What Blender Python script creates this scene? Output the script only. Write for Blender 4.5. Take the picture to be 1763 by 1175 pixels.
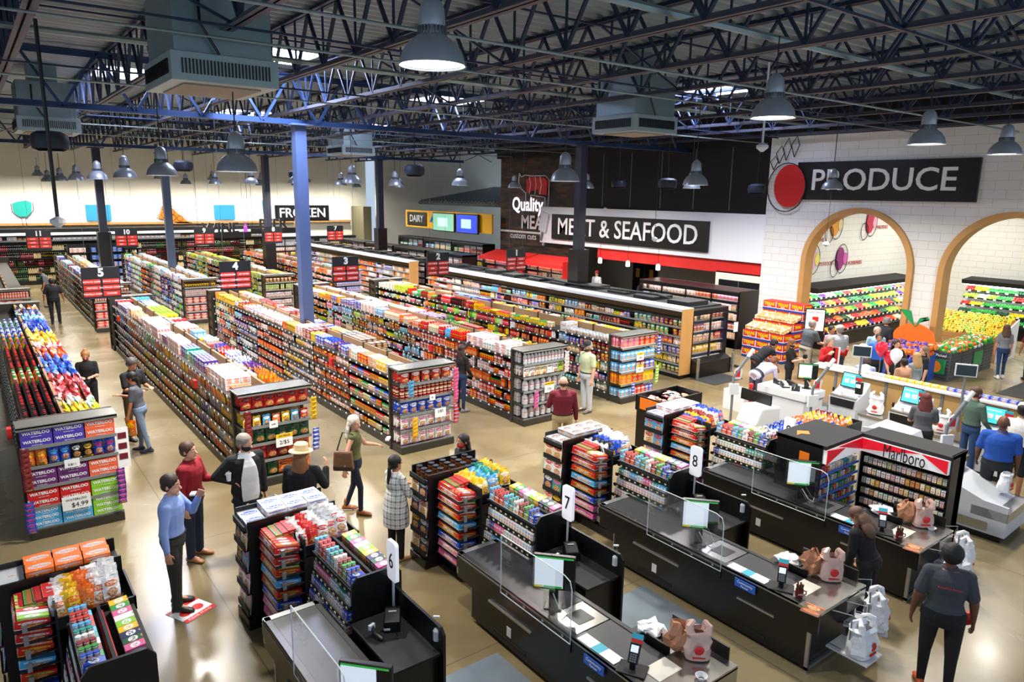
import bpy, math, random
import numpy as np
from mathutils import Vector, Matrix, Euler
R = math.radians; PI = math.pi
rnd = random.Random(7)
S = bpy.context.scene; COL = S.collection
for o in list(bpy.data.objects): bpy.data.objects.remove(o)

# ------------------------------------------------------------------ camera
YAW, PITCH, ROLL, CAMH, FPX = 0.919673672, 0.203923584, 0.0146814195, 5.2, 1226.35
cd = bpy.data.cameras.new('camera'); cam = bpy.data.objects.new('camera', cd); COL.objects.link(cam)
_f = Vector((math.cos(YAW)*math.cos(PITCH), math.sin(YAW)*math.cos(PITCH), -math.sin(PITCH)))
_s = _f.cross(Vector((0, 0, 1))).normalized(); _u = _s.cross(_f)
_s2 = _s*math.cos(ROLL)+_u*math.sin(ROLL); _u2 = -_s*math.sin(ROLL)+_u*math.cos(ROLL)
cam.matrix_world = Matrix(((_s2.x, _u2.x, -_f.x, 0), (_s2.y, _u2.y, -_f.y, 0), (_s2.z, _u2.z, -_f.z, CAMH), (0, 0, 0, 1)))
cd.sensor_width = 36; cd.lens = FPX/1763*36; cd.clip_end = 300; cd.clip_start = .1
S.camera = cam
# ------------------------------------------------------------------ light
w = bpy.data.worlds.new('daylight'); S.world = w; w.use_nodes = True
bg = w.node_tree.nodes['Background']; bg.inputs[0].default_value = (.62, .78, 1, 1); bg.inputs[1].default_value = .75
S.view_settings.view_transform = 'Standard'; S.view_settings.look = 'None'
S.view_settings.exposure = 0.05; S.view_settings.gamma = 1; S.view_settings.use_curve_mapping = False
LAMP_W = 190

# ------------------------------------------------------------------ helpers
def lin(h):
    if isinstance(h, str):
        h = h.lstrip('#'); c = [int(h[i:i+2], 16)/255 for i in (0, 2, 4)]
        return tuple(x/12.92 if x <= .04045 else ((x+.055)/1.055)**2.4 for x in c)
    return tuple(h)
_mats = {}
def mat(name, color, rough=.6, metal=0, bump=0, bscale=40, emit=0, trans=0, alpha=1, spec=.5, noise=0, nscale=6, coat=0):
    if name in _mats: return _mats[name]
    m = bpy.data.materials.new(name); m.use_nodes = True; nt = m.node_tree; b = nt.nodes['Principled BSDF']
    c = lin(color)+(1,)
    b.inputs['Base Color'].default_value = c; b.inputs['Roughness'].default_value = rough
    b.inputs['Metallic'].default_value = metal; b.inputs['Specular IOR Level'].default_value = spec
    if coat: b.inputs['Coat Weight'].default_value = coat
    if trans: b.inputs['Transmission Weight'].default_value = trans; b.inputs['IOR'].default_value = 1.3
    if alpha < 1: b.inputs['Alpha'].default_value = alpha
    if emit: b.inputs['Emission Color'].default_value = c; b.inputs['Emission Strength'].default_value = emit
    if bump or noise:
        tc = nt.nodes.new('ShaderNodeTexCoord'); n = nt.nodes.new('ShaderNodeTexNoise'); n.inputs['Scale'].default_value = bscale if bump else nscale
        n.inputs['Detail'].default_value = 4
        nt.links.new(tc.outputs['Object'], n.inputs['Vector'])
        if bump:
            bp = nt.nodes.new('ShaderNodeBump'); bp.inputs['Strength'].default_value = bump; bp.inputs['Distance'].default_value = .02
            nt.links.new(n.outputs['Fac'], bp.inputs['Height']); nt.links.new(bp.outputs[0], b.inputs['Normal'])
        if noise:
            n2 = nt.nodes.new('ShaderNodeTexNoise'); n2.inputs['Scale'].default_value = nscale; n2.inputs['Detail'].default_value = 5
            nt.links.new(tc.outputs['Object'], n2.inputs['Vector'])
            mx = nt.nodes.new('ShaderNodeMix'); mx.data_type = 'RGBA'; mx.inputs[6].default_value = tuple(x*(1-noise) for x in c[:3])+(1,)
            mx.inputs[7].default_value = tuple(min(1, x*(1+noise)) for x in c[:3])+(1,)
            nt.links.new(n2.outputs['Fac'], mx.inputs[0]); nt.links.new(mx.outputs[2], b.inputs['Base Color'])
    _mats[name] = m; return m
class NT:
    def __init__(s, name):
        s.m = bpy.data.materials.new(name); s.m.use_nodes = True; s.t = s.m.node_tree; s.b = s.t.nodes['Principled BSDF']; _mats[name] = s.m
    def n(s, t, **k):
        n = s.t.nodes.new(t)
        for a, v in k.items(): setattr(n, a, v)
        return n
    def l(s, a, b): s.t.links.new(a, b)
    def math(s, op, a, b=None, c=None):
        n = s.t.nodes.new('ShaderNodeMath'); n.operation = op
        for i, v in enumerate((a, b, c)):
            if v is None: continue
            if isinstance(v, (int, float)): n.inputs[i].default_value = v
            else: s.l(v, n.inputs[i])
        return n.outputs[0]
    def mix(s, f, a, b):
        n = s.t.nodes.new('ShaderNodeMix'); n.data_type = 'RGBA'
        for i, v in ((0, f), (6, a), (7, b)):
            if isinstance(v, (int, float)): n.inputs[i].default_value = v
            elif isinstance(v, tuple): n.inputs[i].default_value = v+(1,) if len(v) == 3 else v
            else: s.l(v, n.inputs[i])
        return n.outputs[2]
class MB:
    """collects shapes, builds one mesh"""
    def __init__(s): s.v = []; s.f = []; s.m = []
    def add(s, vs, fs, mi=0):
        n = len(s.v); s.v.extend([tuple(v) for v in vs]); s.f.extend([tuple(i+n for i in f) for f in fs]); s.m.extend([mi]*len(fs)); return s
    def box(s, x0, x1, y0, y1, z0, z1, mi=0, M=None):
        vs = [(x, y, z) for z in (z0, z1) for y in (y0, y1) for x in (x0, x1)]
        if M is not None: vs = [M @ Vector(v) for v in vs]
        return s.add(vs, [(0, 2, 3, 1), (4, 5, 7, 6), (0, 1, 5, 4), (2, 6, 7, 3), (0, 4, 6, 2), (1, 3, 7, 5)], mi)
    def bar(s, a, b, w, h=None, mi=0, up=(0, 0, 1)):
        a = Vector(a); b = Vector(b); h = h or w; d = (b-a).normalized(); u = Vector(up)
        if abs(d.dot(u)) > .99: u = Vector((0, 1, 0))
        x = d.cross(u).normalized(); y = x.cross(d)
        vs = [p+x*sx*w/2+y*sy*h/2 for p in (a, b) for sy in (-1, 1) for sx in (-1, 1)]
        return s.add(vs, [(0, 2, 3, 1), (4, 5, 7, 6), (0, 1, 5, 4), (2, 6, 7, 3), (0, 4, 6, 2), (1, 3, 7, 5)], mi)
    def tube(s, pts, r, n=8, mi=0, caps=True):
        pts = [Vector(p) for p in pts]; rr = r if isinstance(r, (list, tuple)) else [r]*len(pts); vs = []; fs = []
        px = None
        for i, p in enumerate(pts):
            d = (pts[min(i+1, len(pts)-1)]-pts[max(i-1, 0)]).normalized()
            if px is None:
                u = Vector((0, 0, 1)) if abs(d.z) < .9 else Vector((1, 0, 0)); px = d.cross(u).normalized()
            px = (px-d*px.dot(d)).normalized(); y = d.cross(px)
            for k in range(n):
                a = 2*PI*k/n; vs.append(p+(px*math.cos(a)+y*math.sin(a))*rr[i])
        for i in range(len(pts)-1):
            for k in range(n):
                k2 = (k+1) % n; fs.append((i*n+k, i*n+k2, (i+1)*n+k2, (i+1)*n+k))
        if caps: fs.append(tuple(range(n-1, -1, -1))); fs.append(tuple((len(pts)-1)*n+k for k in range(n)))
        return s.add(vs, fs, mi)
    def lathe(s, prof, n=16, c=(0, 0, 0), mi=0, sx=1, sy=1, close=False):
        vs = []; fs = []
        for r, z in prof:
            for k in range(n):
                a = 2*PI*k/n; vs.append((c[0]+r*math.cos(a)*sx, c[1]+r*math.sin(a)*sy, c[2]+z))
        for i in range(len(prof)-1):
            for k in range(n):
                k2 = (k+1) % n; fs.append((i*n+k, i*n+k2, (i+1)*n+k2, (i+1)*n+k))
        if prof[0][0] > 1e-4 and not close: fs.append(tuple(range(n-1, -1, -1)))
        if prof[-1][0] > 1e-4 and not close: fs.append(tuple((len(prof)-1)*n+k for k in range(n)))
        return s.add(vs, fs, mi)
    def prism(s, poly, d0, d1, axis='z', mi=0):
        """poly 2D extruded along axis: z:(x,y) y:(x,z) x:(y,z)"""
        def P(p, d): return {'z': (p[0], p[1], d), 'y': (p[0], d, p[1]), 'x': (d, p[0], p[1])}[axis]
        n = len(poly); vs = [P(p, d0) for p in poly]+[P(p, d1) for p in poly]
        fs = [tuple(range(n-1, -1, -1)), tuple(range(n, 2*n))]+[(i, (i+1) % n, n+(i+1) % n, n+i) for i in range(n)]
        return s.add(vs, fs, mi)
    def ball(s, c, r, n=10, mi=0, sz=1):
        m = n//2; return s.lathe([(max(1e-5, r*math.sin(PI*i/m)), -r*sz*math.cos(PI*i/m)) for i in range(m+1)], n, c, mi)
    def build(s, name, mats, parent=None, smooth=False, bevel=0, loc=None):
        me = bpy.data.meshes.new(name); me.from_pydata(s.v, [], s.f); me.validate()
        if not isinstance(mats, (list, tuple)): mats = [mats]
        for m in mats: me.materials.append(m)
        if len(mats) > 1 and len(me.polygons) == len(s.m): me.polygons.foreach_set('material_index', s.m)
        import bmesh
        bm = bmesh.new(); bm.from_mesh(me); bmesh.ops.recalc_face_normals(bm, faces=bm.faces); bm.to_mesh(me); bm.free()
        if smooth:
            me.polygons.foreach_set('use_smooth', [True]*len(me.polygons))
            try: me.set_sharp_from_angle(angle=R(40))
            except Exception: pass
        o = bpy.data.objects.new(name, me); COL.objects.link(o)
        if parent: o.parent = parent
        if loc: o.location = loc
        if bevel:
            b = o.modifiers.new('bevel', 'BEVEL'); b.width = bevel; b.segments = 2; b.limit_method = 'ANGLE'
        return o
def tag(o, label=None, cat=None, group=None, kind=None):
    if label: o['label'] = label
    if cat: o['category'] = cat
    if group: o['group'] = group
    if kind: o['kind'] = kind
    return o
def empty(name, loc=(0, 0, 0), rz=0, label=None, cat=None, group=None):
    o = bpy.data.objects.new(name, None); COL.objects.link(o); o.location = loc; o.rotation_euler = (0, 0, rz); o.empty_display_size = .1
    return tag(o, label, cat, group)
KIDS = {}
def copy_tree(o, parent=None, loc=None, rz=None, label=None, group=None):
    c = o.copy(); COL.objects.link(c); c.parent = parent
    if loc: c.location = loc
    if rz is not None: c.rotation_euler = (0, 0, rz)
    if label: c['label'] = label
    if group: c['group'] = group
    for ch in list(o.children):
        if ch != c: copy_tree(ch, c)
    return c
def struct(o, label=None):
    o['kind'] = 'structure'
    if label: o['label'] = label
    return o
_txt = {}
def text_mesh(s, size, depth, m, align='CENTER', sx=1, bold=0):
    key = (s, size, depth, m.name, align, sx, bold)
    if key not in _txt:
        c = bpy.data.curves.new('txt', 'FONT'); c.body = s; c.size = size; c.extrude = depth; c.align_x = align; c.align_y = 'CENTER'; c.resolution_u = 3; c.offset = bold
        t = bpy.data.objects.new('t', c); me = bpy.data.meshes.new_from_object(t)
        me.transform(Matrix.Rotation(PI/2, 4, 'X') @ Matrix.Diagonal((sx, 1, 1, 1)))   # upright, faces -Y
        me.materials.clear(); me.materials.append(m); _txt[key] = me
        bpy.data.objects.remove(t); bpy.data.curves.remove(c)
    return _txt[key]
def text(s, size, m, parent=None, loc=(0, 0, 0), rz=0, rx=0, depth=.004, sx=1, align='CENTER', name='lettering', bold=0):
    me = text_mesh(s, size, depth, m, align, sx, bold); o = bpy.data.objects.new(name, me); COL.objects.link(o)
    if parent: o.parent = parent
    o.location = loc; o.rotation_euler = (rx, 0, rz); return o

# common materials
M_black = mat('black_laminate', '#0d0d0f', .35); M_blackmat = mat('black_matte', '#101013', .7); M_steel = mat('brushed_steel', '#b9bcc0', .28, .9, noise=.08)
M_white = mat('white_paint', '#d6d8db', .5); M_gond = mat('bronze_shelf_metal', '#3b372f', .45, .3); M_shelftop = mat('grey_shelf_top', '#96968f', .25, .5)
M_rail = mat('shelf_price_rail', '#8d8f8f', .4, .3); M_red = mat('red_paint', '#d3201c', .5); M_wood = mat('maple_wood', '#c08f52', .5, noise=.15, nscale=3)
M_board = mat('pegboard_tan', '#9a7a55', .7); M_blue = mat('blue_steel', '#253c62', .45, .2); M_column = mat('column_blue', '#54658a', .45, .1)
M_galv = mat('galvanised', '#8fa3a6', .35, .6, noise=.15, nscale=2); M_glass = mat('acrylic', '#ffffff', .02, trans=1, alpha=.16)
M_paper = mat('white_card', '#f4f4f2', .7); M_yel = mat('yellow_plastic', '#f2c400', .5); M_text = mat('white_letters', '#f2f2f2', .5); M_tblack = mat('black_letters', '#121214', .5)
M_grey = mat('mid_grey', '#6b7075', .5); M_lgrey = mat('light_grey_plastic', '#c9cdd2', .4)
M_navy = mat('dark_navy', '#1b2130', .5)
M_tread = mat('belt_rubber', '#1e2024', .38)
M_raild = mat('dark_price_rail', '#45443f', .4, .3)
# ------------------------------------------------------------------ building shell
def floor_mat():
    t = NT('polished_concrete'); tc = t.n('ShaderNodeTexCoord')
    n1 = t.n('ShaderNodeTexNoise'); n1.inputs['Scale'].default_value = .55; n1.inputs['Detail'].default_value = 8; n1.inputs['Distortion'].default_value = .8
    n2 = t.n('ShaderNodeTexNoise'); n2.inputs['Scale'].default_value = 9; n2.inputs['Detail'].default_value = 6
    for n in (n1, n2): t.l(tc.outputs['Object'], n.inputs['Vector'])
    r = t.n('ShaderNodeValToRGB'); r.color_ramp.elements[0].position = .3; r.color_ramp.elements[0].color = lin('#736243')+(1,)
    r.color_ramp.elements[1].position = .72; r.color_ramp.elements[1].color = lin('#988a6a')+(1,); t.l(n1.outputs['Fac'], r.inputs[0])
    f = t.math('MULTIPLY', n2.outputs['Fac'], .45)
    c = t.mix(f, r.outputs[0], lin('#7c6f50'))
    # saw-cut joints
    sx = t.n('ShaderNodeSeparateXYZ'); t.l(tc.outputs['Object'], sx.inputs[0])
    def joint(o, period, off):
        a = t.math('ADD', o, off); a = t.math('DIVIDE', a, period); a = t.math('FRACT', a); a = t.math('SUBTRACT', a, .5); a = t.math('ABSOLUTE', a)
        return t.math('LESS_THAN', a, .004/period*2)
    j = t.math('MAXIMUM', joint(sx.outputs[0], 4.64, .2), joint(sx.outputs[1], 4.7, 1.0))
    c = t.mix(t.math('MULTIPLY', j, .6), c, lin('#4d4637')); t.l(c, t.b.inputs['Base Color'])
    rr = t.math('MULTIPLY', n1.outputs['Fac'], .3); rr = t.math('ADD', rr, .1); t.l(rr, t.b.inputs['Roughness'])
    t.b.inputs['Specular IOR Level'].default_value = .42; t.b.inputs['Coat Weight'].default_value = .06; t.b.inputs['Coat Roughness'].default_value = .1
    return t.m
def brick_mat(name, c1, c2, w, h, mortar=.006):
    t = NT(name); tc = t.n('ShaderNodeTexCoord'); mp = t.n('ShaderNodeMapping'); t.l(tc.outputs['Object'], mp.inputs[0])
    b = t.n('ShaderNodeTexBrick'); b.inputs['Color1'].default_value = lin(c1)+(1,); b.inputs['Color2'].default_value = lin(c1)+(1,); b.inputs['Mortar'].default_value = lin(c2)+(1,)
    b.inputs['Scale'].default_value = 1; b.inputs['Brick Width'].default_value = w; b.inputs['Row Height'].default_value = h; b.inputs['Mortar Size'].default_value = mortar
    sp = t.n('ShaderNodeSeparateXYZ'); cb = t.n('ShaderNodeCombineXYZ'); t.l(tc.outputs['Object'], sp.inputs[0])
    t.l(t.math('ADD', sp.outputs[0], sp.outputs[1]), cb.inputs[0]); t.l(sp.outputs[2], cb.inputs[1]); t.l(cb.outputs[0], b.inputs['Vector'])
    t.l(b.outputs['Color'], t.b.inputs['Base Color']); t.b.inputs['Roughness'].default_value = .45; return t.m
M_floor = floor_mat(); M_tile = brick_mat('white_block_tile', '#e3e2dc', '#c2bba6', .61, .25)
M_cream = mat('cream_wall', '#f0ead8', .8); M_blackwall = mat('black_wall', '#0a0a0c', .7); M_redwall = mat('red_fascia', '#d6231d', .5)
M_white2 = mat('fascia_white', '#e6e7ea', .6)
def woodwall():
    t = NT('reclaimed_wood'); tc = t.n('ShaderNodeTexCoord'); sp = t.n('ShaderNodeSeparateXYZ'); t.l(tc.outputs['Object'], sp.inputs[0])
    cb = t.n('ShaderNodeCombineXYZ'); t.l(t.math('MULTIPLY', sp.outputs[1], .5), cb.inputs[1]); t.l(t.math('FLOOR', t.math('MULTIPLY', sp.outputs[2], 10)), cb.inputs[2])
    n = t.n('ShaderNodeTexNoise'); n.inputs['Scale'].default_value = 1.7; n.inputs['Detail'].default_value = 3; t.l(cb.outputs[0], n.inputs['Vector'])
    r = t.n('ShaderNodeValToRGB'); r.color_ramp.elements[0].position = .42; r.color_ramp.elements[0].color = lin('#1a110b')+(1,)
    r.color_ramp.elements[1].position = .68; r.color_ramp.elements[1].color = lin('#5e3a1e')+(1,); t.l(n.outputs['Fac'], r.inputs[0]); t.l(r.outputs[0], t.b.inputs['Base Color']); return t.m
M_wwall = woodwall()
struct(MB().box(-6, 36, -2, 48, -.2, 0).build('floor', M_floor), 'polished tan concrete floor with saw-cut joints')

# far wall, its graphic band
struct(MB().box(-6, 23, 47.6, 47.8, 0, 8.4).build('wall_back', M_cream), 'cream rear wall above the wine and freezer cases')
b = MB(); b.box(-6, 21.6, 47.3, 47.6, 3.25, 4.3); struct(b.build('trim_1', M_white2), 'white graphic band along the rear wall')
b = MB(); b.box(-6, 21.6, 47.2, 47.62, 3.12, 3.24); struct(b.build('trim_2', M_wood), 'wooden rail under the white band')
# left side wall far away and mezzanine block
struct(MB().box(-6.2, -6, 14, 48, 0, 8.4).build('wall_left', M_cream), 'cream side wall')
struct(MB().box(23, 36, 46, 46.2, 0, 8.4).build('wall_rear_right', M_cream), 'cream wall behind the dairy corner')
b = MB(); b.box(21.7, 22.3, 45.4, 47.3, 0, 4.2); struct(b.build('wall_stub', mat('khaki_wall', '#7a7358', .8)), 'khaki wall block beside the frozen band')
b = MB()
for i in range(34):
    y = 31.8+i*.4; b.box(23.5, 30, y, y+.2, 4.55, 4.62); b.box(23.5, 30, y+.2, y+.4, 4.5, 4.57)
mz = b; mz.box(23.5, 30, 31.8, 45.6, 4.3, 4.5)
mo = mz.build('mezzanine_roof', mat('metal_roofing', '#6a7884', .3, .5)); mo.rotation_euler = (0, R(-9), 0); mo.location = (3.6, 0, -3.55)
struct(mo, 'ribbed dark metal roof over the dairy coolers'); 
# produce wall with two arches (plane x = 22.8, thickness 0.35)
def arch_pts(yc, w, zs, ztop, n=24):
    # half width w, spring height zs, apex ztop
    pts = [(yc-w, 0), (yc-w, zs)]
    for i in range(1, n):
        a = PI-PI*i/n; pts.append((yc+w*math.cos(a), zs+(ztop-zs)*math.sin(a)))
    return pts+[(yc+w, zs), (yc+w, 0)]
AW = 1.84; ARCH = [(11.68, AW, 3.05, 4.92), (7.3, AW, 3.05, 4.92), (2.9, AW, 3.05, 4.92)]
def wall_with_arches():
    y1 = 15.1; y0 = -1.5; Z = 7.25; vs = []; fs = []
    segs = []
    # columns of quads
    ys = [y1]
    b = MB()
    def slab(poly): b.prism(poly, 22.8, 23.15, 'x')
    edges = [(15.1, None)]
    cur = y1
    for (yc, wd, zs, zt) in ARCH:
        slab([(yc+wd, 0), (cur, 0), (cur, Z), (yc+wd, Z)])
        n = 24; pr = (yc+wd, zs)
        for i in range(1, n+1):
            a = PI*i/n; q = (yc+wd*math.cos(a), zs+(zt-zs)*math.sin(a)); slab([q, pr, (pr[0], Z), (q[0], Z)]); pr = q
        cur = yc-wd
    slab([(y0, 0), (cur, 0), (cur, Z), (y0, Z)])
    return b
struct(wall_with_arches().build('wall_right', M_tile), 'white block wall with arched openings into produce')
struct(MB().box(22.9, 23.1, -1.5, 15.1, 7.25, 8.4).box(22.9, 23.1, 15.1, 31.6, 7.0, 8.4).build('wall_right_upper', M_blackwall), 'dark upper wall at roof level')
for k, (yc, wd, zs, zt) in enumerate(ARCH[:3]):
    o = arch_pts(yc, wd, zs, zt, 32); i_ = arch_pts(yc, wd-.17, zs, zt-.17, 32); b = MB(); n = len(o)
    vs = [(22.68, *p) for p in o]+[(22.68, *p) for p in i_]+[(23.2, *p) for p in o]+[(23.2, *p) for p in i_]
    fs = []
    for j in range(n-1): fs += [(j, j+1, n+j+1, n+j), (2*n+j, 3*n+j, 3*n+j+1, 2*n+j+1), (n+j, n+j+1, 3*n+j+1, 3*n+j), (j, 2*n+j, 2*n+j+1, j+1)]
    fs += [(0, n, 3*n, 2*n), (n-1, 3*n-1, 4*n-1, 2*n-1)]
    b.add(vs, fs); struct(b.build('trim_%d' % (3+k), M_wood, smooth=False), 'maple arch surround')
# produce room
struct(MB().box(23.15, 33, 14.2, 14.4, 0, 8.4).build('wall_produce_left', M_tile), 'white block wall inside the left arch')
struct(MB().box(33, 33.2, -1.5, 14.4, 0, 8.4).build('wall_produce_back', M_tile), 'white block wall at the back of produce')
# meat wall
struct(MB().box(23.0, 23.2, 15.1, 25.35, 4.6, 7.0).build('wall_meat_upper', M_blackwall), 'black panelled wall above meat and seafood')
b = MB()
for i in range(6): b.box(22.985, 23.0, 16.8+i*1.7, 16.83+i*1.7, 4.7, 7)
struct(b.build('trim_6', M_grey), 'thin grey seams of the black wall')
struct(MB().box(22.85, 23.2, 15.1, 27.8, 2.85, 4.6).build('trim_7', M_white2), 'white fascia carrying the meat and seafood sign')
struct(MB().box(23.0, 23.2, 15.1, 23.8, 2.35, 2.86).build('trim_8', M_redwall), 'red fascia over the meat counter')
struct(MB().box(23.25, 23.45, 25.3, 31.7, 0, 7.6).build('wall_wood', M_wwall), 'dark reclaimed wood wall of the meat department')
struct(MB().box(23.0, 23.2, 15.1, 17.2, 0, 2.4).build('wall_meat_pier', M_cream), 'pale wall pier beside the black double door')
struct(MB().box(27, 27.2, 15.1, 31.6, 0, 3.2).box(23.2, 27.2, 15.0, 15.2, 0, 3.4).build('wall_meat_rear', mat('grey_wall', '#a9a8a2', .7)), 'grey wall behind the meat counter')
struct(MB().box(23.2, 27.2, 15.2, 31.6, 3.2, 3.3).build('ceiling_meat', M_cream), 'low ceiling over the meat counter')

# signs ------------------------------------------------------------
def sign_right(name, label, y0, y1, z0, z1, s, size, sx=1, x=22.8, m=M_black, tm=M_text, off=0):
    r = empty(name, (x, (y0+y1)/2, (z0+z1)/2), R(-90), label, 'sign')
    h = abs(y1-y0)/2; v = (z1-z0)/2
    MB().box(-h, h, -.1, 0, -v, v).build('panel', m, r)
    if s: text(s, size, tm, r, (off, -.12, 0), depth=.015, sx=sx, bold=.008)
    return r
sign_right('hanging_sign', 'large black sign reading PRODUCE on the white block wall', 13.95, 8.4, 5.15, 6.38, 'PRODUCE', .95, 1.03)
sign_right('hanging_sign', 'long black sign reading MEAT & SEAFOOD on the white fascia', 26.8, 17.5, 3.08, 4.27, 'MEAT & SEAFOOD', 1.1, .93, x=22.84)
d = sign_right('hanging_sign', 'yellow sign band with a black DAIRY plate', 41.3, 31.75, 3.05, 4.1, '', .5, x=22.8, m=mat('dairy_yellow', '#f6b400', .5))
MB().box(-4.5, -2.1, -.14, -.1, -.42, .42).build('plate', M_black, d); text('DAIRY', .62, M_text, d, (-3.3, -.16, 0), depth=.01, sx=.95)
MB().tube([(-1.6, -.12, -.1), (-1.3, -.12, .25), (-1.1, -.12, -.2)], .09).build('milk_splash_graphic', mat('sky_blue', '#2f9fe0', .5), d)
sw = empty('hanging_sign', (22.8, 27.3, 4.1), R(-90), 'grey outlined cleaver graphic beside the meat and seafood sign', 'wall graphic')
MB().box(-.35, .2, -.06, 0, -.75, .2, M=Matrix.Rotation(R(14), 4, 'Y')).build('blade', M_lgrey, sw)
MB().box(-.1, .0, -.06, 0, -1.2, -.75, M=Matrix.Rotation(R(14), 4, 'Y')).build('handle', M_grey, sw)
# quality meat wall lettering
q = empty('wall_lettering', (23.2, 28.9, 4.1), R(-90), 'white lit lettering Quality MEAT custom cuts on the dark wood wall', 'wall sign')
text('Quality', .95, mat('script_glow', '#f4f4ff', .4, emit=1.2), q, (-.3, -.1, .55), rx=0, sx=.9, bold=.02)
text('MEAT', .95, M_text, q, (.35, -.1, -.35), sx=.95, bold=.02); text('custom cuts', .45, M_text, q, (-.6, -.1, -1.05)); text('special', .45, M_text, q, (1.5, -.1, -1.05))
MB().tube([(1.1, -.1, -.75), (1.25, -.1, -1.1), (1.05, -.1, -1.4)], .07).build('shrimp_graphic', M_text, q)
cw = empty('wall_graphic', (23.2, 28.6, 5.55), R(-90), 'red and white outlined steer drawing on the dark wood wall', 'wall graphic')
MB().prism([(-.7, -.3), (-.75, .35), (-.4, .5), (.7, .45), (.95, .3), (.9, -.4), (.3, -.35), (.2, -.1), (-.3, -.2)], -.08, -.03, 'y').build('red_body', M_red, cw)
b = MB(); out = [(-1.3, .7), (-1.15, .5), (-.8, .6), (-.3, .55), (.8, .55), (1.1, .35), (1.1, -.5), (1.05, -1.2), (.85, -1.2), (.8, -.5), (.3, -.45), (-.3, -.4), (-.5, -1.2), (-.7, -1.2), (-.75, -.3), (-1.1, -.1), (-1.35, .25), (-1.3, .7)]
b.tube([(x, -.1, z) for x, z in out], .025, 5)
for x in (-.45, 0, .4): b.tube([(x, -.1, .5), (x+.1, -.1, .1), (x, -.1, -.35)], .02, 5)
b.build('outline', M_text, cw)
# rear wall signs
def sign_back(label, x0, x1, z0, z1, s, size, sx=1):
    r = empty('wall_sign', ((x0+x1)/2, 47.28, (z0+z1)/2), 0, label, 'sign'); h = (x1-x0)/2; v = (z1-z0)/2
    MB().box(-h, h, -.08, 0, -v, v).build('panel', M_black, r); text(s, size, M_text, r, (0, -.1, 0), sx=sx, depth=.01, bold=.01); return r
sign_back('black sign reading FROZEN on the white rear band', 16.3, 20.0, 3.2, 4.25, 'FROZEN', .85, 1.0)
for s, x, y, z, lab in (('WINE', 10.7, 38.4, 3.05, 'black letters WINE standing on a black hanging bar'), ('BEER', 13.6, 39.0, 3.2, 'black letters BEER standing on a black hanging bar')):
    r = empty('category_sign', (x, y, z), 0, lab, 'sign'); MB().box(-1.5, 1.2, -.05, .05, -.3, 0).build('bar', M_black, r); text(s, .7, M_tblack, r, (-.3, 0, .2), depth=.04, bold=.02)
    MB().lathe([(.1, 0), (.1, .25), (.04, .35), (.04, .5)], 8, (.95, 0, 0)).build('bottle_symbol', mat('violet', '#b44ac0', .5) if s == 'WINE' else M_wood, r)
    MB().tube([(-1.4, 0, 0), (-1.4, 0, 4)], .01, 4).tube([(1.1, 0, 0), (1.1, 0, 4)], .01, 4).build('cable', M_black, r)
for k, (ya, yb) in enumerate(((37.6, 35.2), (35.0, 32.8))):
    r = empty('television', (22.6, (ya+yb)/2, 3.55), R(-90), 'wall television with a %s picture on the yellow dairy band, %s one' % (('green and white', 'left') if k == 0 else ('blue', 'right')), 'television')
    h = (ya-yb)/2; MB().box(-h, h, -.1, 0, -.6, .5).build('frame', M_black, r); MB().box(-h+.06, h-.06, -.11, -.1, -.54, .44).build('screen', mat('tv_green' if k == 0 else 'tv_blue', '#6fa48a' if k == 0 else '#2440c0', .4, emit=.9), r)
    MB().box(-h*.5, h*.4, -.115, -.11, -.3, .2).build('picture', mat('tv_pale', '#a9d6e8', .4, emit=.8), r)
# food graphics on the band
g = empty('wall_graphic', (2.55, 47.25, 3.85), 0, 'teal filled outlined goblet drawing on the white rear band', 'wall graphic')
MB().prism([(-.42, .45), (-.4, 0), (-.2, -.25), (.2, -.25), (.4, 0), (.45, .5), (.2, .62), (-.2, .55)], -.05, 0, 'y').build('bowl', mat('teal', '#1fa79a', .5), g)
MB().tube([(-.5, -.06, .5), (-.48, -.06, 0), (-.1, -.06, -.35), (-.05, -.06, -.75), (-.45, -.06, -.9), (.4, -.06, -.95), (.1, -.06, -.7), (.1, -.06, -.35), (.5, -.06, .1), (.5, -.06, .6)], .015, 5).build('outline', M_tblack, g)
g = empty('wall_graphic', (10.0, 47.25, 3.75), 0, 'orange pizza slice drawing on the white rear band', 'wall graphic')
MB().prism([(-.75, -.25), (-.35, .65), (1.0, -.6), (.3, -.6)], -.05, 0, 'y').build('slice', mat('orange_print', '#f07a12', .5), g)
b = MB()
for x, z in ((-.35, .3), (0, .1), (-.4, -.1), (.05, -.25), (.45, -.3)): b.tube([(x+.17*math.cos(a*PI/5), -.06, z+.17*math.sin(a*PI/5)) for a in range(11)], .014, 4)
b.tube([(-.85, -.06, -.3), (-.35, -.06, .8), (1.1, -.06, -.6), (.2, -.06, -.68), (-.85, -.06, -.3)], .014, 4); b.build('outline', M_tblack, g)
for x, lab in ((6.15, 'plain blue square panel left of the pizza slice on the rear band'), (13.1, 'plain blue square panel right of the pizza slice on the rear band')):
    tag(MB().box(x-.62, x+.62, 47.22, 47.29, 3.35, 4.25).build('wall_panel', mat('panel_blue', '#2d93cf', .6)), lab, 'wall panel')
g = empty('wall_graphic', (15.75, 47.2, 4.1), 0, 'blue ice pop drawing left of the FROZEN sign', 'wall graphic')
MB().prism([(-.25, -.35), (-.3, .4), (-.15, .6), (.1, .6), (.2, .4), (.2, -.3)], -.05, 0, 'y').build('pop', mat('sky_blue', '#2f9fe0', .5), g)
MB().box(-.08, 0, -.04, 0, -.7, -.3).build('stick', M_wood, g)
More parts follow.
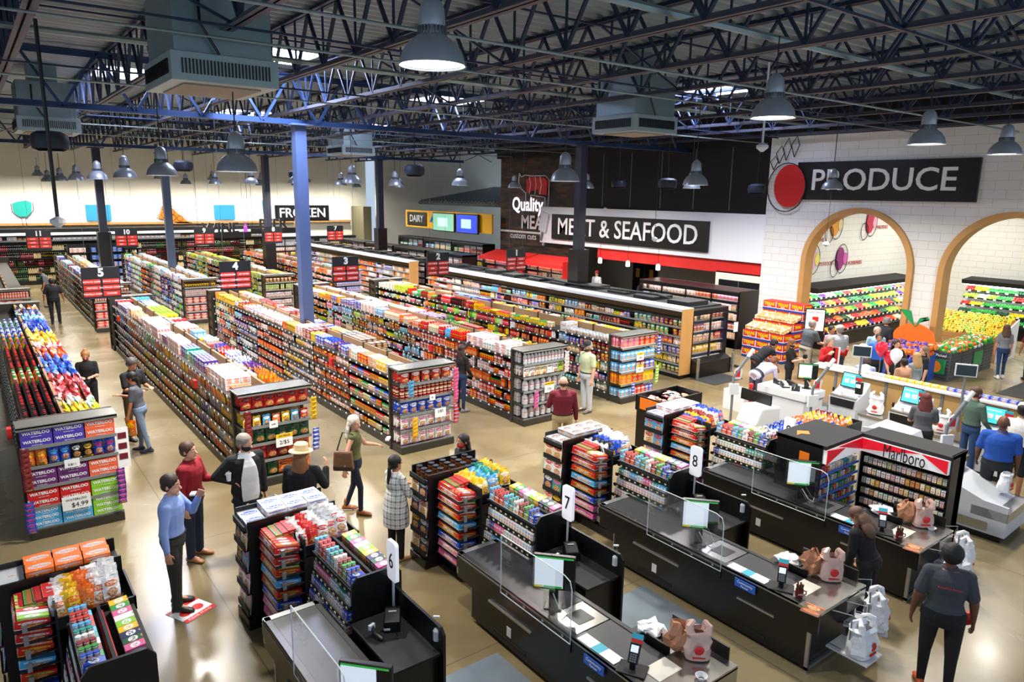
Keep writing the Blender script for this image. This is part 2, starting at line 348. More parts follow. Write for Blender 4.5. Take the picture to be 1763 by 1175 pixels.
# tomato / strawberry graphic on produce wall
g = empty('wall_graphic', (22.72, 14.2, 5.7), R(-90), 'large red radish drawing with black outline left of the PRODUCE sign', 'wall graphic')
MB().prism([(.62*math.cos(a)*(.95), .72*math.sin(a)-.1) for a in [i*PI/14 for i in range(28)]], -.04, 0, 'y').build('red_fill', mat('radish_red', '#cc1512', .5), g)
b = MB(); b.tube([(-.1+.72*math.cos(a), -.06, .82*math.sin(a)-.15) for a in [i*PI/12 for i in range(25)]], .018, 5)
for (dx, dz, hh) in ((-.45, .75, .5), (-.2, .85, .65), (.1, .95, .6), (-.65, .55, .35)):
    b.tube([(dx, -.06, dz-.1), (dx-.14, -.06, dz+hh*.5), (dx+.05, -.06, dz+hh), (dx+.16, -.06, dz+hh*.5), (dx, -.06, dz-.1)], .016, 5)
b.build('outline', M_tblack, g)

# arches' inner wall mural (on wall y=14.2)
def mural(x, z, col, col2, label, word, kind):
    g = empty('wall_mural', (x, 14.19, z), 0, label, 'wall mural')
    r_ = .55
    MB().prism([(r_*.55*math.cos(a)-.1, r_*math.sin(a)*.8) for a in [i*PI/10 for i in range(20)]], -.03, 0, 'y').build('colour_fill', mat('mural_'+word, col, .6), g)
    b = MB(); b.tube([(r_*.75*math.cos(a), -.04, r_*math.sin(a)) for a in [i*PI/12 for i in range(25)]], .014, 4)
    b.tube([(-.5+r_*.5*math.cos(a), -.04, -.35+r_*.6*math.sin(a)) for a in [i*PI/12 for i in range(25)]], .014, 4).build('outline', M_tblack, g)
    if kind: MB().prism([(r_*.3*math.cos(a)+.25, r_*math.sin(a)*.4) for a in [i*PI/10 for i in range(20)]], -.045, -.03, 'y').build('inner_fill', mat('mural2_'+word, col2, .6), g)
    text(word, .2, mat('mural_lettering', '#b5453f', .6), g, (.95, -.02, -.2 if word != 'ONIONS' else .65), depth=.004)
mural(24.6, 3.0, '#e4b3d6', '#e8dc6a', 'pink potato drawing with POTATOES lettering on the produce wall', 'POTATOES', 1)
mural(26.6, 2.95, '#8d2a72', '#c95fa8', 'purple blackberry drawing with BLACKBERRIES lettering', 'BLACKBERRIES', 1)
mural(26.0, 4.25, '#e2942d', '#d9c69a', 'orange onion drawing with ONIONS lettering', 'ONIONS', 1)
mural(28.6, 4.3, '#c6284a', '#e7a6bf', 'crimson sliced fruit drawing at upper right of the produce wall', 'RADISHES', 1)
mural(23.9, 3.9, '#f0a33a', '#f4d27a', 'orange melon drawing at the left of the produce wall', 'MELONS', 1)
text('FROM AGGIELAND', .3, M_tblack, g, (0, 0, 0)) if False else None

# doors
def door(name, x, y0, y1, z1, win=True):
    b = MB(); ym = (y0+y1)/2; b.box(x-.06, x, y0, y1, 0, z1); o = struct(b.build(name, M_black), 'black double swing door'); 
    for yy in (ym-.45, ym+.45): MB().box(x-.075, x-.06, yy-.12, yy+.12, 1.15, 1.6).build('door_window', mat('warm_window', '#c09040', .3), o)
    MB().box(x-.07, x-.055, ym-.01, ym+.01, 0, z1).build('door_gap', M_grey, o)
door('door_1', 23.0, 15.2, 17.0, 2.1)
door('door_2', 26.95, 23.6, 25.2, 2.2)

# ------------------------------------------------------------------ roof
DZ = 8.25
SKY = [(5.35, 6.95, 16.4, 18.2), (3.2, 5.0, 21.6, 23.8), (12.4, 14.4, 20.5, 22.6), (16.8, 18.8, 13.2, 14.8), (8.6, 10.4, 29.5, 31.5), (14.6, 16.4, 31, 33)]
def deck():
    b = MB(); X0, X1 = -6, 36; p = .3; y = -1.0; i = 0
    while y < 48:
        holes = sorted([(s[0], s[1]) for s in SKY if s[2] < y+p/2 < s[3]]); xs = [X0]
        for h in holes: xs += [h[0], h[1]]
        xs.append(X1); pr = [(y, DZ), (y+.09, DZ), (y+.13, DZ+.08), (y+.25, DZ+.08), (y+p, DZ)]
        for a, c in zip(xs[::2], xs[1::2]):
            for q0, q1 in zip(pr, pr[1:]): b.add([(a, *q0), (c, *q0), (c, *q1), (a, *q1)], [(0, 1, 2, 3)])
        y += p
    return b
struct(deck().build('ceiling', mat('galvanised_deck', '#8d9aa0', .38, .5)), 'corrugated metal roof deck')
for i, s in enumerate(SKY):
    b = MB(); x0, x1, y0, y1 = s
    b.box(x0, x1, y0-.03, y0, DZ, DZ+.5); b.box(x0, x1, y1, y1+.03, DZ, DZ+.5); b.box(x0-.03, x0, y0, y1, DZ, DZ+.5); b.box(x1, x1+.03, y0, y1, DZ, DZ+.5)
    o = struct(b.build('window_%d' % (i+1), M_white), 'roof skylight opening')
    MB().box(x0, x1, y0, y1, DZ+.45, DZ+.47).build('skylight_pane', mat('skylight_lit', '#dfe6ff', .5, emit=5), o)
    l = bpy.data.lights.new('skylight', 'AREA'); l.shape = 'RECTANGLE'; l.size = x1-x0-.1; l.size_y = y1-y0-.1; l.energy = 900 if i == 0 else 420; l.color = (.62, .7, 1)
    lo = bpy.data.objects.new('skylight', l); COL.objects.link(lo); lo.location = ((x0+x1)/2, (y0+y1)/2, DZ+.4)
# joists run along y, girders along x
M_chord = mat('joist_steel', '#212f49', .45, .2); M_chordb = mat('joist_chord_taupe', '#4c4c58', .5, .2)
def joist(x, y0, y1, first):
    r = empty('roof_joist', (x, y0, 0), 0, None, 'roof joist')
    L = y1-y0; zb, zt = 7.22, 8.18
    for nm, z in (('bottom_chord', zb), ('top_chord', zt)):
        b = MB()
        for s in (-1, 1): b.box(min(s*.012, s*.075), max(s*.012, s*.095), 0, L, z, z+.014); b.box(min(s*.012, s*.02), max(s*.012, s*.022), 0, L, z, z+.085)
        b.build(nm, M_chordb if nm == 'bottom_chord' else M_chord, r)
    b = MB(); n = int(L/1.2); st = L/n
    for i in range(n):
        y = i*st
        b.bar((0, y, zt), (0, y+st/2, zb+.03), .055, .04); b.bar((0, y+st/2, zb+.03), (0, y+st, zt), .055, .04); b.bar((0, y+st/2, zb+.03), (0, y+st/2, zt), .03, .03)
    b.build('web', M_chord, r); return r
SPANS = [(-1, 18.87), (18.87, 35), (35, 47.5)]
JX = [7.24+2.13*k for k in range(-6, 13)]
protos = {}
for si, (a, c) in enumerate(SPANS):
    for k, x in enumerate(JX):
        if x > 22.7 and si > 0: continue
        if si not in protos: j = protos[si] = joist(x, a, c, 1)
        else: j = copy_tree(protos[si], None, (x, a, 0))
        bay = ('front', 'middle', 'rear')[si]
        j['label'] = 'dark open-web roof joist in the %s roof bay, parallel to the aisles' % bay; j['group'] = 'roof joists of the %s bay' % bay
for gy in (18.87, 35.0):
    r = empty('roof_girder', (0, gy, 0), 0, 'deep blue steel truss girder crossing over the %s row of columns' % ('front' if gy < 20 else 'rear'), 'roof girder')
    MB().box(-6, 23, -.11, .11, 6.88, 6.92).box(-6, 23, -.02, .02, 6.9, 7.02).build('bottom_chord', M_blue, r); MB().box(-6, 23, -.11, .11, 8.1, 8.14).box(-6, 23, -.02, .02, 8.0, 8.1).build('top_chord', M_blue, r)
    b = MB()
    for i in range(20):
        x = -6+i*1.45; b.bar((x, 0, 8.1), (x+.72, 0, 6.92), .08, .06); b.bar((x+.72, 0, 6.92), (x+1.45, 0, 8.1), .08, .06)
    b.build('web', M_blue, r)
# bridging and cross bracing
for gi, y in enumerate((4.5, 9.8, 14.8, 24, 29.5, 40)):
    r = empty('roof_bridging', (0, y, 0), 0, 'thin steel bridging line with crossed braces tying the joists, %s line from the front' % ('first', 'second', 'third', 'fourth', 'fifth', 'sixth')[gi], 'roof bracing')
    MB().box(-6, 22.7, -.02, .02, 7.2, 7.23).box(-6, 22.7, -.02, .02, 8.12, 8.15).build('bridging_angle', M_chord, r)
    b = MB()
    for k in range(0, len(JX)-3, 1):
        if (k+gi) % 2: continue
        b.bar((JX[k], 0, 7.25), (JX[k+1], 0, 8.12), .035); b.bar((JX[k], 0, 8.12), (JX[k+1], 0, 7.25), .035)
    b.build('cross_brace', M_chord, r)
# conduits
for i, (y, z, rr) in enumerate(((7.6, 7.02, .02), (10.0, 7.1, .018), (6.3, 7.4, .05), (15.2, 7.05, .02), (20.5, 7.05, .02), (25.2, 7.05, .02), (13.0, 7.45, .05), (30, 7.05, .02))):
    tag(MB().tube([(-6, y, z), (22.7, y, z)], rr, 6).build('ceiling_pipe', M_galv), '%s galvanised pipe run across the joists, %s from the front' % ('thick' if rr > .03 else 'thin', ('second', 'third', 'first', 'fifth', 'sixth', 'seventh', 'fourth', 'eighth')[i]), 'pipe')
# columns
def column(x, y, lab, shroud, m=M_column):
    r = empty('steel_column', (x, y, 0), 0, lab, 'column')
    w = .15; b = MB(); b.box(-w, w, -w, w, 0, 6.9).build('post', m, r)
    MB().box(-.3, .3, -.3, .3, 6.86, 6.9).build('cap_plate', m, r)
    if shroud: MB().box(-.26, .26, -.26, .26, 0, 3.3).build('shroud', M_black, r)
column(7.24, 18.87, 'blue steel column rising from the aisle shelving, nearest the camera', False)
column(17.3, 18.87, 'dark steel column with black shroud in front of the meat sign', True, M_navy)
column(7.24, 34.9, 'blue steel column rising behind the aisle 4 sign', False, mat('column_grey', '#3e4a5e', .45))
column(17.7, 35, 'dark column with black shroud beside the frozen cases', True, M_navy)
column(4.8, 36, 'dark column with black shroud between aisle 10 and 11 signs', True, M_navy)
column(12.2, 36.5, 'dark column with black shroud left of the FROZEN sign', True, M_navy)
# HVAC
def hvac(x, y, sx, sy, lab):
    r = empty('air_unit', (x, y, 6.55), 0, lab, 'air conditioning unit'); 
    MB().box(-sx, sx, -sy, sy, .35, 1.2).build('housing', M_galv, r, bevel=.01)
    MB().box(-sx-.06, sx+.06, -sy-.06, sy+.06, 0, .36).build('grille_frame', mat('duct_rim', '#9fb0b0', .4, .4), r, bevel=.01)
    b = MB()
    for s in (-1, 1):
        for i in range(26):
            t = -1+2*(i+.5)/26; b.box(t*sx*.92-.008, t*sx*.92+.008, s*(sy+.07)-.01, s*(sy+.07)+.01, .09, .27); b.box(s*(sx+.07)-.01, s*(sx+.07)+.01, t*sy*.92-.008, t*sy*.92+.008, .09, .27)
    b.build('louvre', M_black, r); MB().box(-sx*.8, sx*.8, -sy*.8, sy*.8, -.02, .0).build('base_panel', mat('duct_tan', '#8d8271', .6), r)
    MB().box(-sx*.5, sx*.5, -sy*.5, sy*.5, 1.2, 1.75).build('duct', M_galv, r)
    MB().tube([(-.3, -sy-.02, 1.1), (-.32, -sy-.12, .7), (-.1, -sy-.1, .35)], .02).build('hose', M_black, r)
hvac(2.95, 10.9, .62, .75, 'large galvanised box air unit hanging at upper left'); hvac(12.2, 11.6, .62, .6, 'galvanised box air unit hanging above the meat sign')
hvac(1.95, 22.5, .62, .75, 'distant galvanised box air unit at far left'); hvac(12.2, 26.5, .6, .7, 'small distant galvanised air unit over the centre aisles')
# lamps
M_lamp = mat('spun_aluminium', '#a9b0b8', .32, .45); M_lens = mat('lamp_lens', '#fff6e8', .4, emit=7)
def make_lamp(x, y, z):
    r = empty('high_bay_lamp', (x, y, z), 0, None, 'lamp')
    MB().lathe([(.28, 0), (.275, .03), (.25, .11), (.2, .18), (.13, .235), (.11, .25)], 28, close=True).build('reflector', M_lamp, r, smooth=True)
    b = MB()
    for k in range(24): b.box(.085, .125, -.004, .004, .245, .31, M=Matrix.Rotation(2*PI*k/24, 4, 'Z'))
    b.lathe([(.09, .245), (.09, .31)], 16); b.build('cooling_fins', mat('fin_grey', '#6d747b', .4, .7), r)
    MB().lathe([(.11, .31), (.112, .34), (.105, .45), (.085, .5), (.05, .535), (.02, .55)], 24).build('housing', M_lamp, r, smooth=True)
    MB().lathe([(.27, .02), (.001, .021)], 28).build('lens', M_lens, r)
    MB().tube([(0, 0, .54), (0, 0, 7.2-z)], .009, 6).build('cord', M_black, r)
    return r
LR = [(3.3, 5.5, 6.25), (8.43, 5.6, 6.2), (12.6, 5.5, 6.08), (15.6, 5.4, 6.05), (19.5, 5.5, 6.05)]
for x in (3.15, 9.3, 13.2, 19.0):
    for y in (10.6, 15.4, 20.6, 25.2, 30.2, 35.5, 41): 
        if (x, y) == (19.0, 30.2) or (x == 9.3 and y == 15.4) or (x == 13.2 and y == 15.4): continue
        LR.append((x+(.2 if y > 16 else 0), y, 5.45))
lamp0 = None
import itertools
for i, (x, y, z) in enumerate(LR):
    if lamp0 is None: o = lamp0 = make_lamp(x, y, z)
    else:
        o = copy_tree(lamp0, None, (x, y, z))
        for ch in o.children:
            if ch.name.startswith('cord'): ch.scale = (1, 1, (7.2-z-.54)/(7.2-LR[0][2]-.54)); ch.location.z = .54*(1-ch.scale.z)
    rowd = 'front row over the checkouts' if i < 5 else 'row over %s' % {3.15: 'the chip aisle', 9.3: 'the centre aisles', 13.2: 'the condiment aisles', 19.0: 'the meat aisle'}[min((3.15, 9.3, 13.2, 19.0), key=lambda q: abs(q-x))]
    if i < 5: o['label'] = ('nearest and largest silver high bay lamp at top centre', 'silver high bay lamp hanging left of the PRODUCE sign top', 'silver high bay lamp above the PRODUCE sign', 'silver high bay lamp at the right edge above the PRODUCE sign end', 'silver high bay lamp out beyond the PRODUCE sign')[i]
    else: o['label'] = 'silver dome high bay lamp, %s, %s from the front' % (rowd, ('nearest', 'second', 'third', 'fourth', 'fifth', 'sixth', 'seventh')[[10.6, 15.4, 20.6, 25.2, 30.2, 35.5, 41].index(y)])
    o['group'] = 'high bay lamps, '+rowd
    l = bpy.data.lights.new('lamp_light', 'AREA'); l.shape = 'DISK'; l.size = .5; l.energy = LAMP_W*(.6 if i < 2 else .35 if i < 5 else 1); l.color = (1, .95, .87); l.spread = R(158)
    lo = bpy.data.objects.new('lamp_light', l); COL.objects.link(lo); lo.parent = o; lo.location = (0, 0, .0)
for k, (x, y) in enumerate(((26.5, 10.8), (30.2, 11.5), (27.5, 6.0))):  # extra lamps hidden above the arches, added to brighten the produce
    o = copy_tree(lamp0, None, (x, y, 5.7)); o['label'] = 'added high bay lamp, out of view, brightening the produce room, %s' % ('before the bananas', 'at the back corner', 'above the vegetables')[k]; o['group'] = 'added produce room lamps'
    l = bpy.data.lights.new('lamp_light', 'AREA'); l.shape = 'DISK'; l.size = .5; l.energy = LAMP_W*.5; l.color = (1, .97, .9)
    lo = bpy.data.objects.new('lamp_light', l); COL.objects.link(lo); lo.parent = o
for k in range(9):
    x = -2.5+k*2.9; o = copy_tree(lamp0, None, (x, 45.4, 5.75)); o['label'] = 'small distant high bay lamp along the cream rear wall, %s from the left' % ('first', 'second', 'third', 'fourth', 'fifth', 'sixth', 'seventh', 'eighth', 'ninth')[k]; o['group'] = 'rear wall lamps'
    l = bpy.data.lights.new('lamp_light', 'AREA'); l.shape = 'DISK'; l.size = .5; l.energy = LAMP_W*.42; l.color = (1, .97, .9)
    lo = bpy.data.objects.new('lamp_light', l); COL.objects.link(lo); lo.parent = o
# speakers
def speaker(x, y, z, lab):
    r = empty('hanging_speaker', (x, y, z), 0, lab, 'speaker')
    MB().lathe([(.16, 0), (.25, .04), (.27, .15), (.25, .25), (.17, .3), (.05, .31)], 20).build('body', M_navy, r, smooth=True)
    MB().lathe([(.23, -.005), (.001, -.006)], 20).build('speaker_grille', M_black, r); MB().tube([(0, 0, .3), (0, 0, 7.2-z)], .01, 6).build('cord', M_black, r)
for a in ((1.2, 13.6, 5.75, 'dark round hanging speaker at the far left'), (9.4, 16.6, 5.6, 'dark round hanging speaker right of the near blue column'), (18.5, 18.2, 5.45, 'small dark hanging speaker left of the MEAT sign column'),
          (16.2, 14.0, 5.4, 'dark hanging speaker over the meat sign'), (19.5, 13.3, 5.3, 'blue round hanging speaker before the black wall'), (5.2, 22.6, 5.7, 'dark hanging speaker between the aisle 10 and 9 lamps'), (10.9, 29, 5.7, 'distant dark hanging speaker over aisle 3')): speaker(*a)
# detectors and drop poles
def dropper(x, y, z, m, lab, ww=.05):
    r = empty('ceiling_sensor', (x, y, z), 0, lab, 'sensor'); MB().lathe([(.02, -.06), (.09, .0), (.09, .04), (.02, .08)], 12).build('sensor_head', M_white, r)
    MB().tube([(0, 0, .08), (0, 0, 7.2-z)], ww/2, 6).build('drop_pole', m, r)
dropper(9.95, 6.75, 5.95, M_white, 'white ceiling sensor on a white pole left of the lamp', .035)
dropper(.95, 10.9, 4.75, M_black, 'grey sensor on a long black pole at the far left', .05)
dropper(16.0, 14.2, 3.95, M_black, 'white sensor hanging on a thin rod in front of the meat sign', .015); dropper(19.7, 11.0, 3.9, M_black, 'white sensor on a thin rod beside the produce wall', .015)
dropper(22.2, 22.6, 4.6, M_black, 'white sensor on a thin rod at the meat column', .015)
# ------------------------------------------------------------------ packaged goods
PAL = dict(red='#d11f1c', crimson='#8e1420', orange='#f0701a', yellow='#f4c414', green='#2b9a3e', lime='#8ed02f', blue='#1d4dc4', azure='#4fb0e6', navy='#16255c',
           purple='#5b2a91', pink='#e5629c', white='#f1f1f1', cream='#e9dcb8', brown='#6b3d1e', black='#18181a', teal='#159a92', silver='#bfc3c8', tan='#c79a62', coral='#ef6a45', violet='#4b3aa8', darkgreen='#14532d', plum='#6a2a6e')
CN = {'darkgreen': 'dark green'}
LIN = {k: lin(v) for k, v in PAL.items()}
def print_mat(name, rough, coat=0, bump=0, art=True):
    t = NT(name); uv = t.n('ShaderNodeUVMap'); uv.uv_map = 'uv'; sp = t.n('ShaderNodeSeparateXYZ'); t.l(uv.outputs[0], sp.inputs[0])
    a1 = t.n('ShaderNodeAttribute'); a1.attribute_name = 'c1'; a2 = t.n('ShaderNodeAttribute'); a2.attribute_name = 'c2'
    u = t.math('FRACT', sp.outputs[0]); sd = t.math('FLOOR', sp.outputs[0]); v = sp.outputs[1]
    on = t.math('GREATER_THAN', v, 0)
    def ell(cu, cv, ru, rv):
        a = t.math('DIVIDE', t.math('SUBTRACT', u, cu), ru); b = t.math('DIVIDE', t.math('SUBTRACT', v, cv), rv)
        return t.math('LESS_THAN', t.math('ADD', t.math('MULTIPLY', a, a), t.math('MULTIPLY', b, b)), 1)
    cb = t.n('ShaderNodeCombineXYZ'); t.l(t.math('MULTIPLY', u, 9), cb.inputs[0]); t.l(t.math('MULTIPLY', v, 14), cb.inputs[1]); t.l(sd, cb.inputs[2])
    n = t.n('ShaderNodeTexNoise'); n.inputs['Scale'].default_value = 1; n.inputs['Detail'].default_value = 2; t.l(cb.outputs[0], n.inputs['Vector'])
    logo = ell(.5, .7, .4, .13); logo = t.math('MULTIPLY', logo, on)
    txt = t.math('MULTIPLY', t.math('GREATER_THAN', n.outputs['Fac'], .52), t.math('MULTIPLY', t.math('LESS_THAN', t.math('ABSOLUTE', t.math('SUBTRACT', v, .7)), .07), t.math('LESS_THAN', t.math('ABSOLUTE', t.math('SUBTRACT', u, .5)), .32)))
    c = t.mix(logo, a1.outputs['Color'], a2.outputs['Color'])
    c = t.mix(t.math('MULTIPLY', txt, on), c, a1.outputs['Color'])
    if art:
        pic = t.math('MULTIPLY', ell(.52, .3, .34, .2), on)
        r = t.n('ShaderNodeValToRGB'); es = r.color_ramp.elements; es[0].position = .3; es[0].color = lin('#5a2d12')+(1,); es[1].position = .7; es[1].color = lin('#f0e2c0')+(1,)
        e = es.new(.5); e.color = lin('#d98a2b')+(1,); t.l(n.outputs['Fac'], r.inputs[0]); c = t.mix(t.math('MULTIPLY', pic, .85), c, r.outputs[0])
    strip = t.math('MULTIPLY', t.math('LESS_THAN', v, .09), on); c = t.mix(t.math('MULTIPLY', strip, .8), c, a2.outputs['Color'])
    t.l(c, t.b.inputs['Base Color']); t.b.inputs['Roughness'].default_value = rough
    if bump:
        tc = t.n('ShaderNodeTexCoord'); n3 = t.n('ShaderNodeTexNoise'); n3.inputs['Scale'].default_value = 22; t.l(tc.outputs['Object'], n3.inputs['Vector'])
        bp = t.n('ShaderNodeBump'); bp.inputs['Strength'].default_value = bump; bp.inputs['Distance'].default_value = .03; t.l(n3.outputs['Fac'], bp.inputs['Height']); t.l(bp.outputs[0], t.b.inputs['Normal'])
    return t.m
M_carton = print_mat('printed_carton', .45); M_foil = print_mat('printed_foil', .28, bump=.5); M_bottle = print_mat('bottle_plastic', .12, art=False)
M_cap = None
def plain_attr(name, rough):
    t = NT(name); a = t.n('ShaderNodeAttribute'); a.attribute_name = 'c1'; t.l(a.outputs['Color'], t.b.inputs['Base Color']); t.b.inputs['Roughness'].default_value = rough; return t.m
M_cap = plain_attr('coloured_plastic', .35)

def T_box(w, d, h, fronts=True):
    vs = [(x, y, z) for z in (0, h) for y in (0, d) for x in (-w/2, w/2)]
    f = [((0, 1, 5, 4), [(0.02, .0), (.98, 0.0), (.98, .98), (0.02, .98)]), ((1, 3, 7, 5), [(.02, 0.0), (.98, 0.0), (.98, .98), (0.02, .98)]), ((3, 2, 6, 7), [(.02, .0), (.98, .0), (.98, .98), (.02, .98)]),
         ((2, 0, 4, 6), [(.02, 0.0), (.98, 0.0), (.98, .98), (.02, .98)]), ((4, 5, 7, 6), [(.02, .45), (.98, .45), (.98, .98), (.02, .98)]), ((0, 2, 3, 1), [(0, -1)]*4)]
    return [('body', vs, f, 0, M_carton)]
def T_bag(w, d, h, lean=.0, seed=1):
    rr = random.Random(seed); nx, nz = 5, 7; vs = []; f = []
    for side in (0, 1):
        for j in range(nz):
            v = j/(nz-1)
            for i in range(nx):
                u = i/(nx-1); bul = math.sin(PI*u)**.6*math.sin(PI*min(1, max(0, v)))**.5 if 0 < v < 1 else 0
                y = (d/2)-(1 if side == 0 else -1)*(d/2)*bul; ww = w*(1-.07*math.sin(PI*v)) if v not in (0, 1) else w*.97
                jit = 0 if (i in (0, nx-1)) else rr.uniform(-.006, .006)
                vs.append(((u-.5)*ww+(rr.uniform(-.006, .006) if j else 0), y+jit+lean*v*h, v*h+(rr.uniform(-.012, .012) if j == nz-1 else 0)))
    n = nx*nz
    for j in range(nz-1):
        for i in range(nx-1):
            a = j*nx+i; q = [(i/(nx-1), j/(nz-1)), ((i+1)/(nx-1), j/(nz-1)), ((i+1)/(nx-1), (j+1)/(nz-1)), (i/(nx-1), (j+1)/(nz-1))]
            q = [(.02+.96*x, .01+.98*y) for x, y in q]
            f.append(((a, a+1, a+nx+1, a+nx), q)); f.append(((n+a, n+a+nx, n+a+nx+1, n+a+1), [q[0], q[3], q[2], q[1]]))
    for j in range(nz-1):
        a = j*nx; f.append(((a, a+nx, n+a+nx, n+a), [(0.02, .5)]*4)); a = j*nx+nx-1; f.append(((a, n+a, n+a+nx, a+nx), [(.02, .5)]*4))
    return [('body', vs, f, 0, M_foil)]
def lathe_uv(prof, n, r0, yo, printz=None):
    vs = []; f = []
    for r, z in prof:
        for k in range(n): a = 2*PI*k/n-PI/2; vs.append((r*math.cos(a), yo+r*math.sin(a), z))
    for i in range(len(prof)-1):
        z0, z1 = prof[i][1], prof[i+1][1]
        for k in range(n):
            k2 = (k+1) % n
            if printz and z0 >= printz[0]-1e-6 and z1 <= printz[1]+1e-6:
                u0 = (k/n*2+.5) % 1; u1 = u0+2/n; va = .01+(z0-printz[0])/(printz[1]-printz[0])*.97; vb = .01+(z1-printz[0])/(printz[1]-printz[0])*.97
                q = [(u0*.98+.01, va), (min(u1, .999)*.98+.01, va), (min(u1, .999)*.98+.01, vb), (u0*.98+.01, vb)]
            else: q = [(0, -1)]*4
            f.append(((i*n+k, i*n+k2, (i+1)*n+k2, (i+1)*n+k), q))
    f.append((tuple((len(prof)-1)*n+k for k in range(n)), [(0, -1)]*n)); return vs, f
def T_bottle(r, h, n=8, clear=False):
    vs, f = lathe_uv([(r*.86, 0), (r, h*.05), (r, h*.25), (r, h*.58), (r*.9, h*.66), (r*.36, h*.88), (r*.36, h*.93)], n, r, r, (h*.25, h*.58))
    vc, fc = lathe_uv([(r*.42, h*.91), (r*.42, h*.99)], n, r, r)
    return [('body', vs, f, 0, M_bottle), ('cap', vc, fc, 1, M_cap)]
def T_jar(r, h, n=8):
    vs, f = lathe_uv([(r*.9, 0), (r, h*.06), (r, h*.7), (r*.85, h*.84)], n, r, r, (h*.06, h*.7)); vc, fc = lathe_uv([(r*.92, h*.8), (r*.92, h)], n, r, r)
    return [('body', vs, f, 0, M_bottle), ('lid', vc, fc, 1, M_cap)]
def T_can(r, h, n=8):
    vs, f = lathe_uv([(r, 0), (r, h)], n, r, r, (0, h)); return [('body', vs, f, 0, M_carton)]
def T_plain(w, d, h):
    q = T_box(w, d, h)[0]; return [('body', q[1], [(a, [(0, -1)]*len(u)) for a, u in q[2]], 0, M_carton)]
_tp = {}
def tpl(kind, *d):
    k = (kind,)+d
    if k not in _tp: _tp[k] = dict(box=T_box, plain=T_plain, bag=T_bag, bottle=T_bottle, jar=T_jar, can=T_can)[kind](*d)
    return _tp[k]
_pm = {}
def mesh_from(vs, fs, uvs, cols1, cols2, mats, mi=None):
    me = bpy.data.meshes.new('goods'); me.from_pydata(vs, [], fs)
    uvl = me.uv_layers.new(name='uv'); uvl.data.foreach_set('uv', np.asarray(uvs, dtype=np.float32).ravel())
    for nm, c in (('c1', cols1), ('c2', cols2)):
        a = me.color_attributes.new(nm, 'FLOAT_COLOR', 'CORNER'); a.data.foreach_set('color', np.asarray(c, dtype=np.float32).ravel())
    for m in mats: me.materials.append(m)
    if mi is not None: me.polygons.foreach_set('material_index', mi)
    return me
def part_mesh(t, pi, c1, c2, seed):
    key = (id(t), pi, c1, c2, seed)
    if key not in _pm:
        nm, vs, f, zone, m = t[pi]; c = c2 if zone else c1; L = sum(len(a[0]) for a in f)
        uv = [(x+seed if y >= 0 else x, y) for a in f for x, y in a[1]]
        _pm[key] = mesh_from(vs, [a[0] for a in f], uv, [c+(1,)]*L, [c2+(1,)]*L, [m])
    return _pm[key]
GOODS = {}
CAPN = {}
def goods(kind, t, M, c1, c2, label, cat, seed=0, cull=True, child=None):
    """register one product; c1,c2 palette names"""
    GOODS.setdefault(kind, []).append((t, M, c1, c2, label, cat, seed, child))
_cm = cam.matrix_world.inverted()
def px(p):
    c = _cm @ Vector(p)
    if c.z > -.2: return None
    return (881.5+FPX*c.x/-c.z, 587.5-FPX*c.y/-c.z, -c.z)
PLURAL = dict(food_carton='food cartons', snack_bag='bags', drink_bottle='bottles', food_can='cans', food_jar='jars', candy_box='candy boxes')
def flush_goods(limit=290):
    for kind, L in GOODS.items():
        lim = CAPN.get(kind, limit); sc = []
        for i, g in enumerate(L):
            p = px(g[1].translation)
            ok = p and -15 < p[0] < 1778 and -15 < p[1] < 1200
            sz = max(abs(v[2]) for v in g[0][0][1])*max(abs(v[0]) for v in g[0][0][1])*g[1].to_scale().x**2
            sc.append((sz/p[2]**2 if ok else 0, i))
        sc.sort(reverse=True); top = set(i for s_, i in sc[:lim] if s_ > 0)
        V = []; F = []; U = []; C1 = []; C2 = []; MI = []; mats = []; nv = 0
        for i, (t, M, c1, c2, label, cat, seed, child) in enumerate(L):
            a, b = LIN[c1], LIN[c2]
            if i in top:
                o = bpy.data.objects.new(kind, part_mesh(t, 0, a, b, seed)); COL.objects.link(o); o.matrix_world = M
                tag(o, label, cat, label.split(',')[0] if False else label)
                for pi in range(1, len(t)):
                    ch = bpy.data.objects.new(t[pi][0], part_mesh(t, pi, a, b, seed)); COL.objects.link(ch); ch.parent = o
                if child: child(o)
            else:
                Mn = np.array(M)
                for pi, (nm, vs, f, zone, m) in enumerate(t):
                    v = np.c_[np.array(vs), np.ones(len(vs))] @ Mn.T; V.append(v[:, :3]); c = b if zone else a
                    if m not in mats: mats.append(m)
                    k = mats.index(m)
                    for fa in f:
                        F.append(tuple(q+nv for q in fa[0])); U.extend([(x+seed if y >= 0 else x, y) for x, y in fa[1]]); n = len(fa[0]); C1.extend([c+(1,)]*n); C2.extend([b+(1,)]*n); MI.append(k)
                    nv += len(vs)
        if V:
            me = mesh_from(np.concatenate(V).tolist(), F, U, C1, C2, mats, MI); o = bpy.data.objects.new(kind+'_stock', me); COL.objects.link(o)
            tag(o, 'countless further %s packed on the store shelves' % kind.replace('_', ' '), 'groceries', kind='stuff')
def place(x, y, z, rz=0, rx=0, s=1, ry=0): return Matrix.Translation((x, y, z)) @ Matrix.Rotation(rz, 4, 'Z') @ Matrix.Rotation(ry, 4, 'Y') @ Matrix.Rotation(rx, 4, 'X') @ (Matrix.Scale(s, 4))

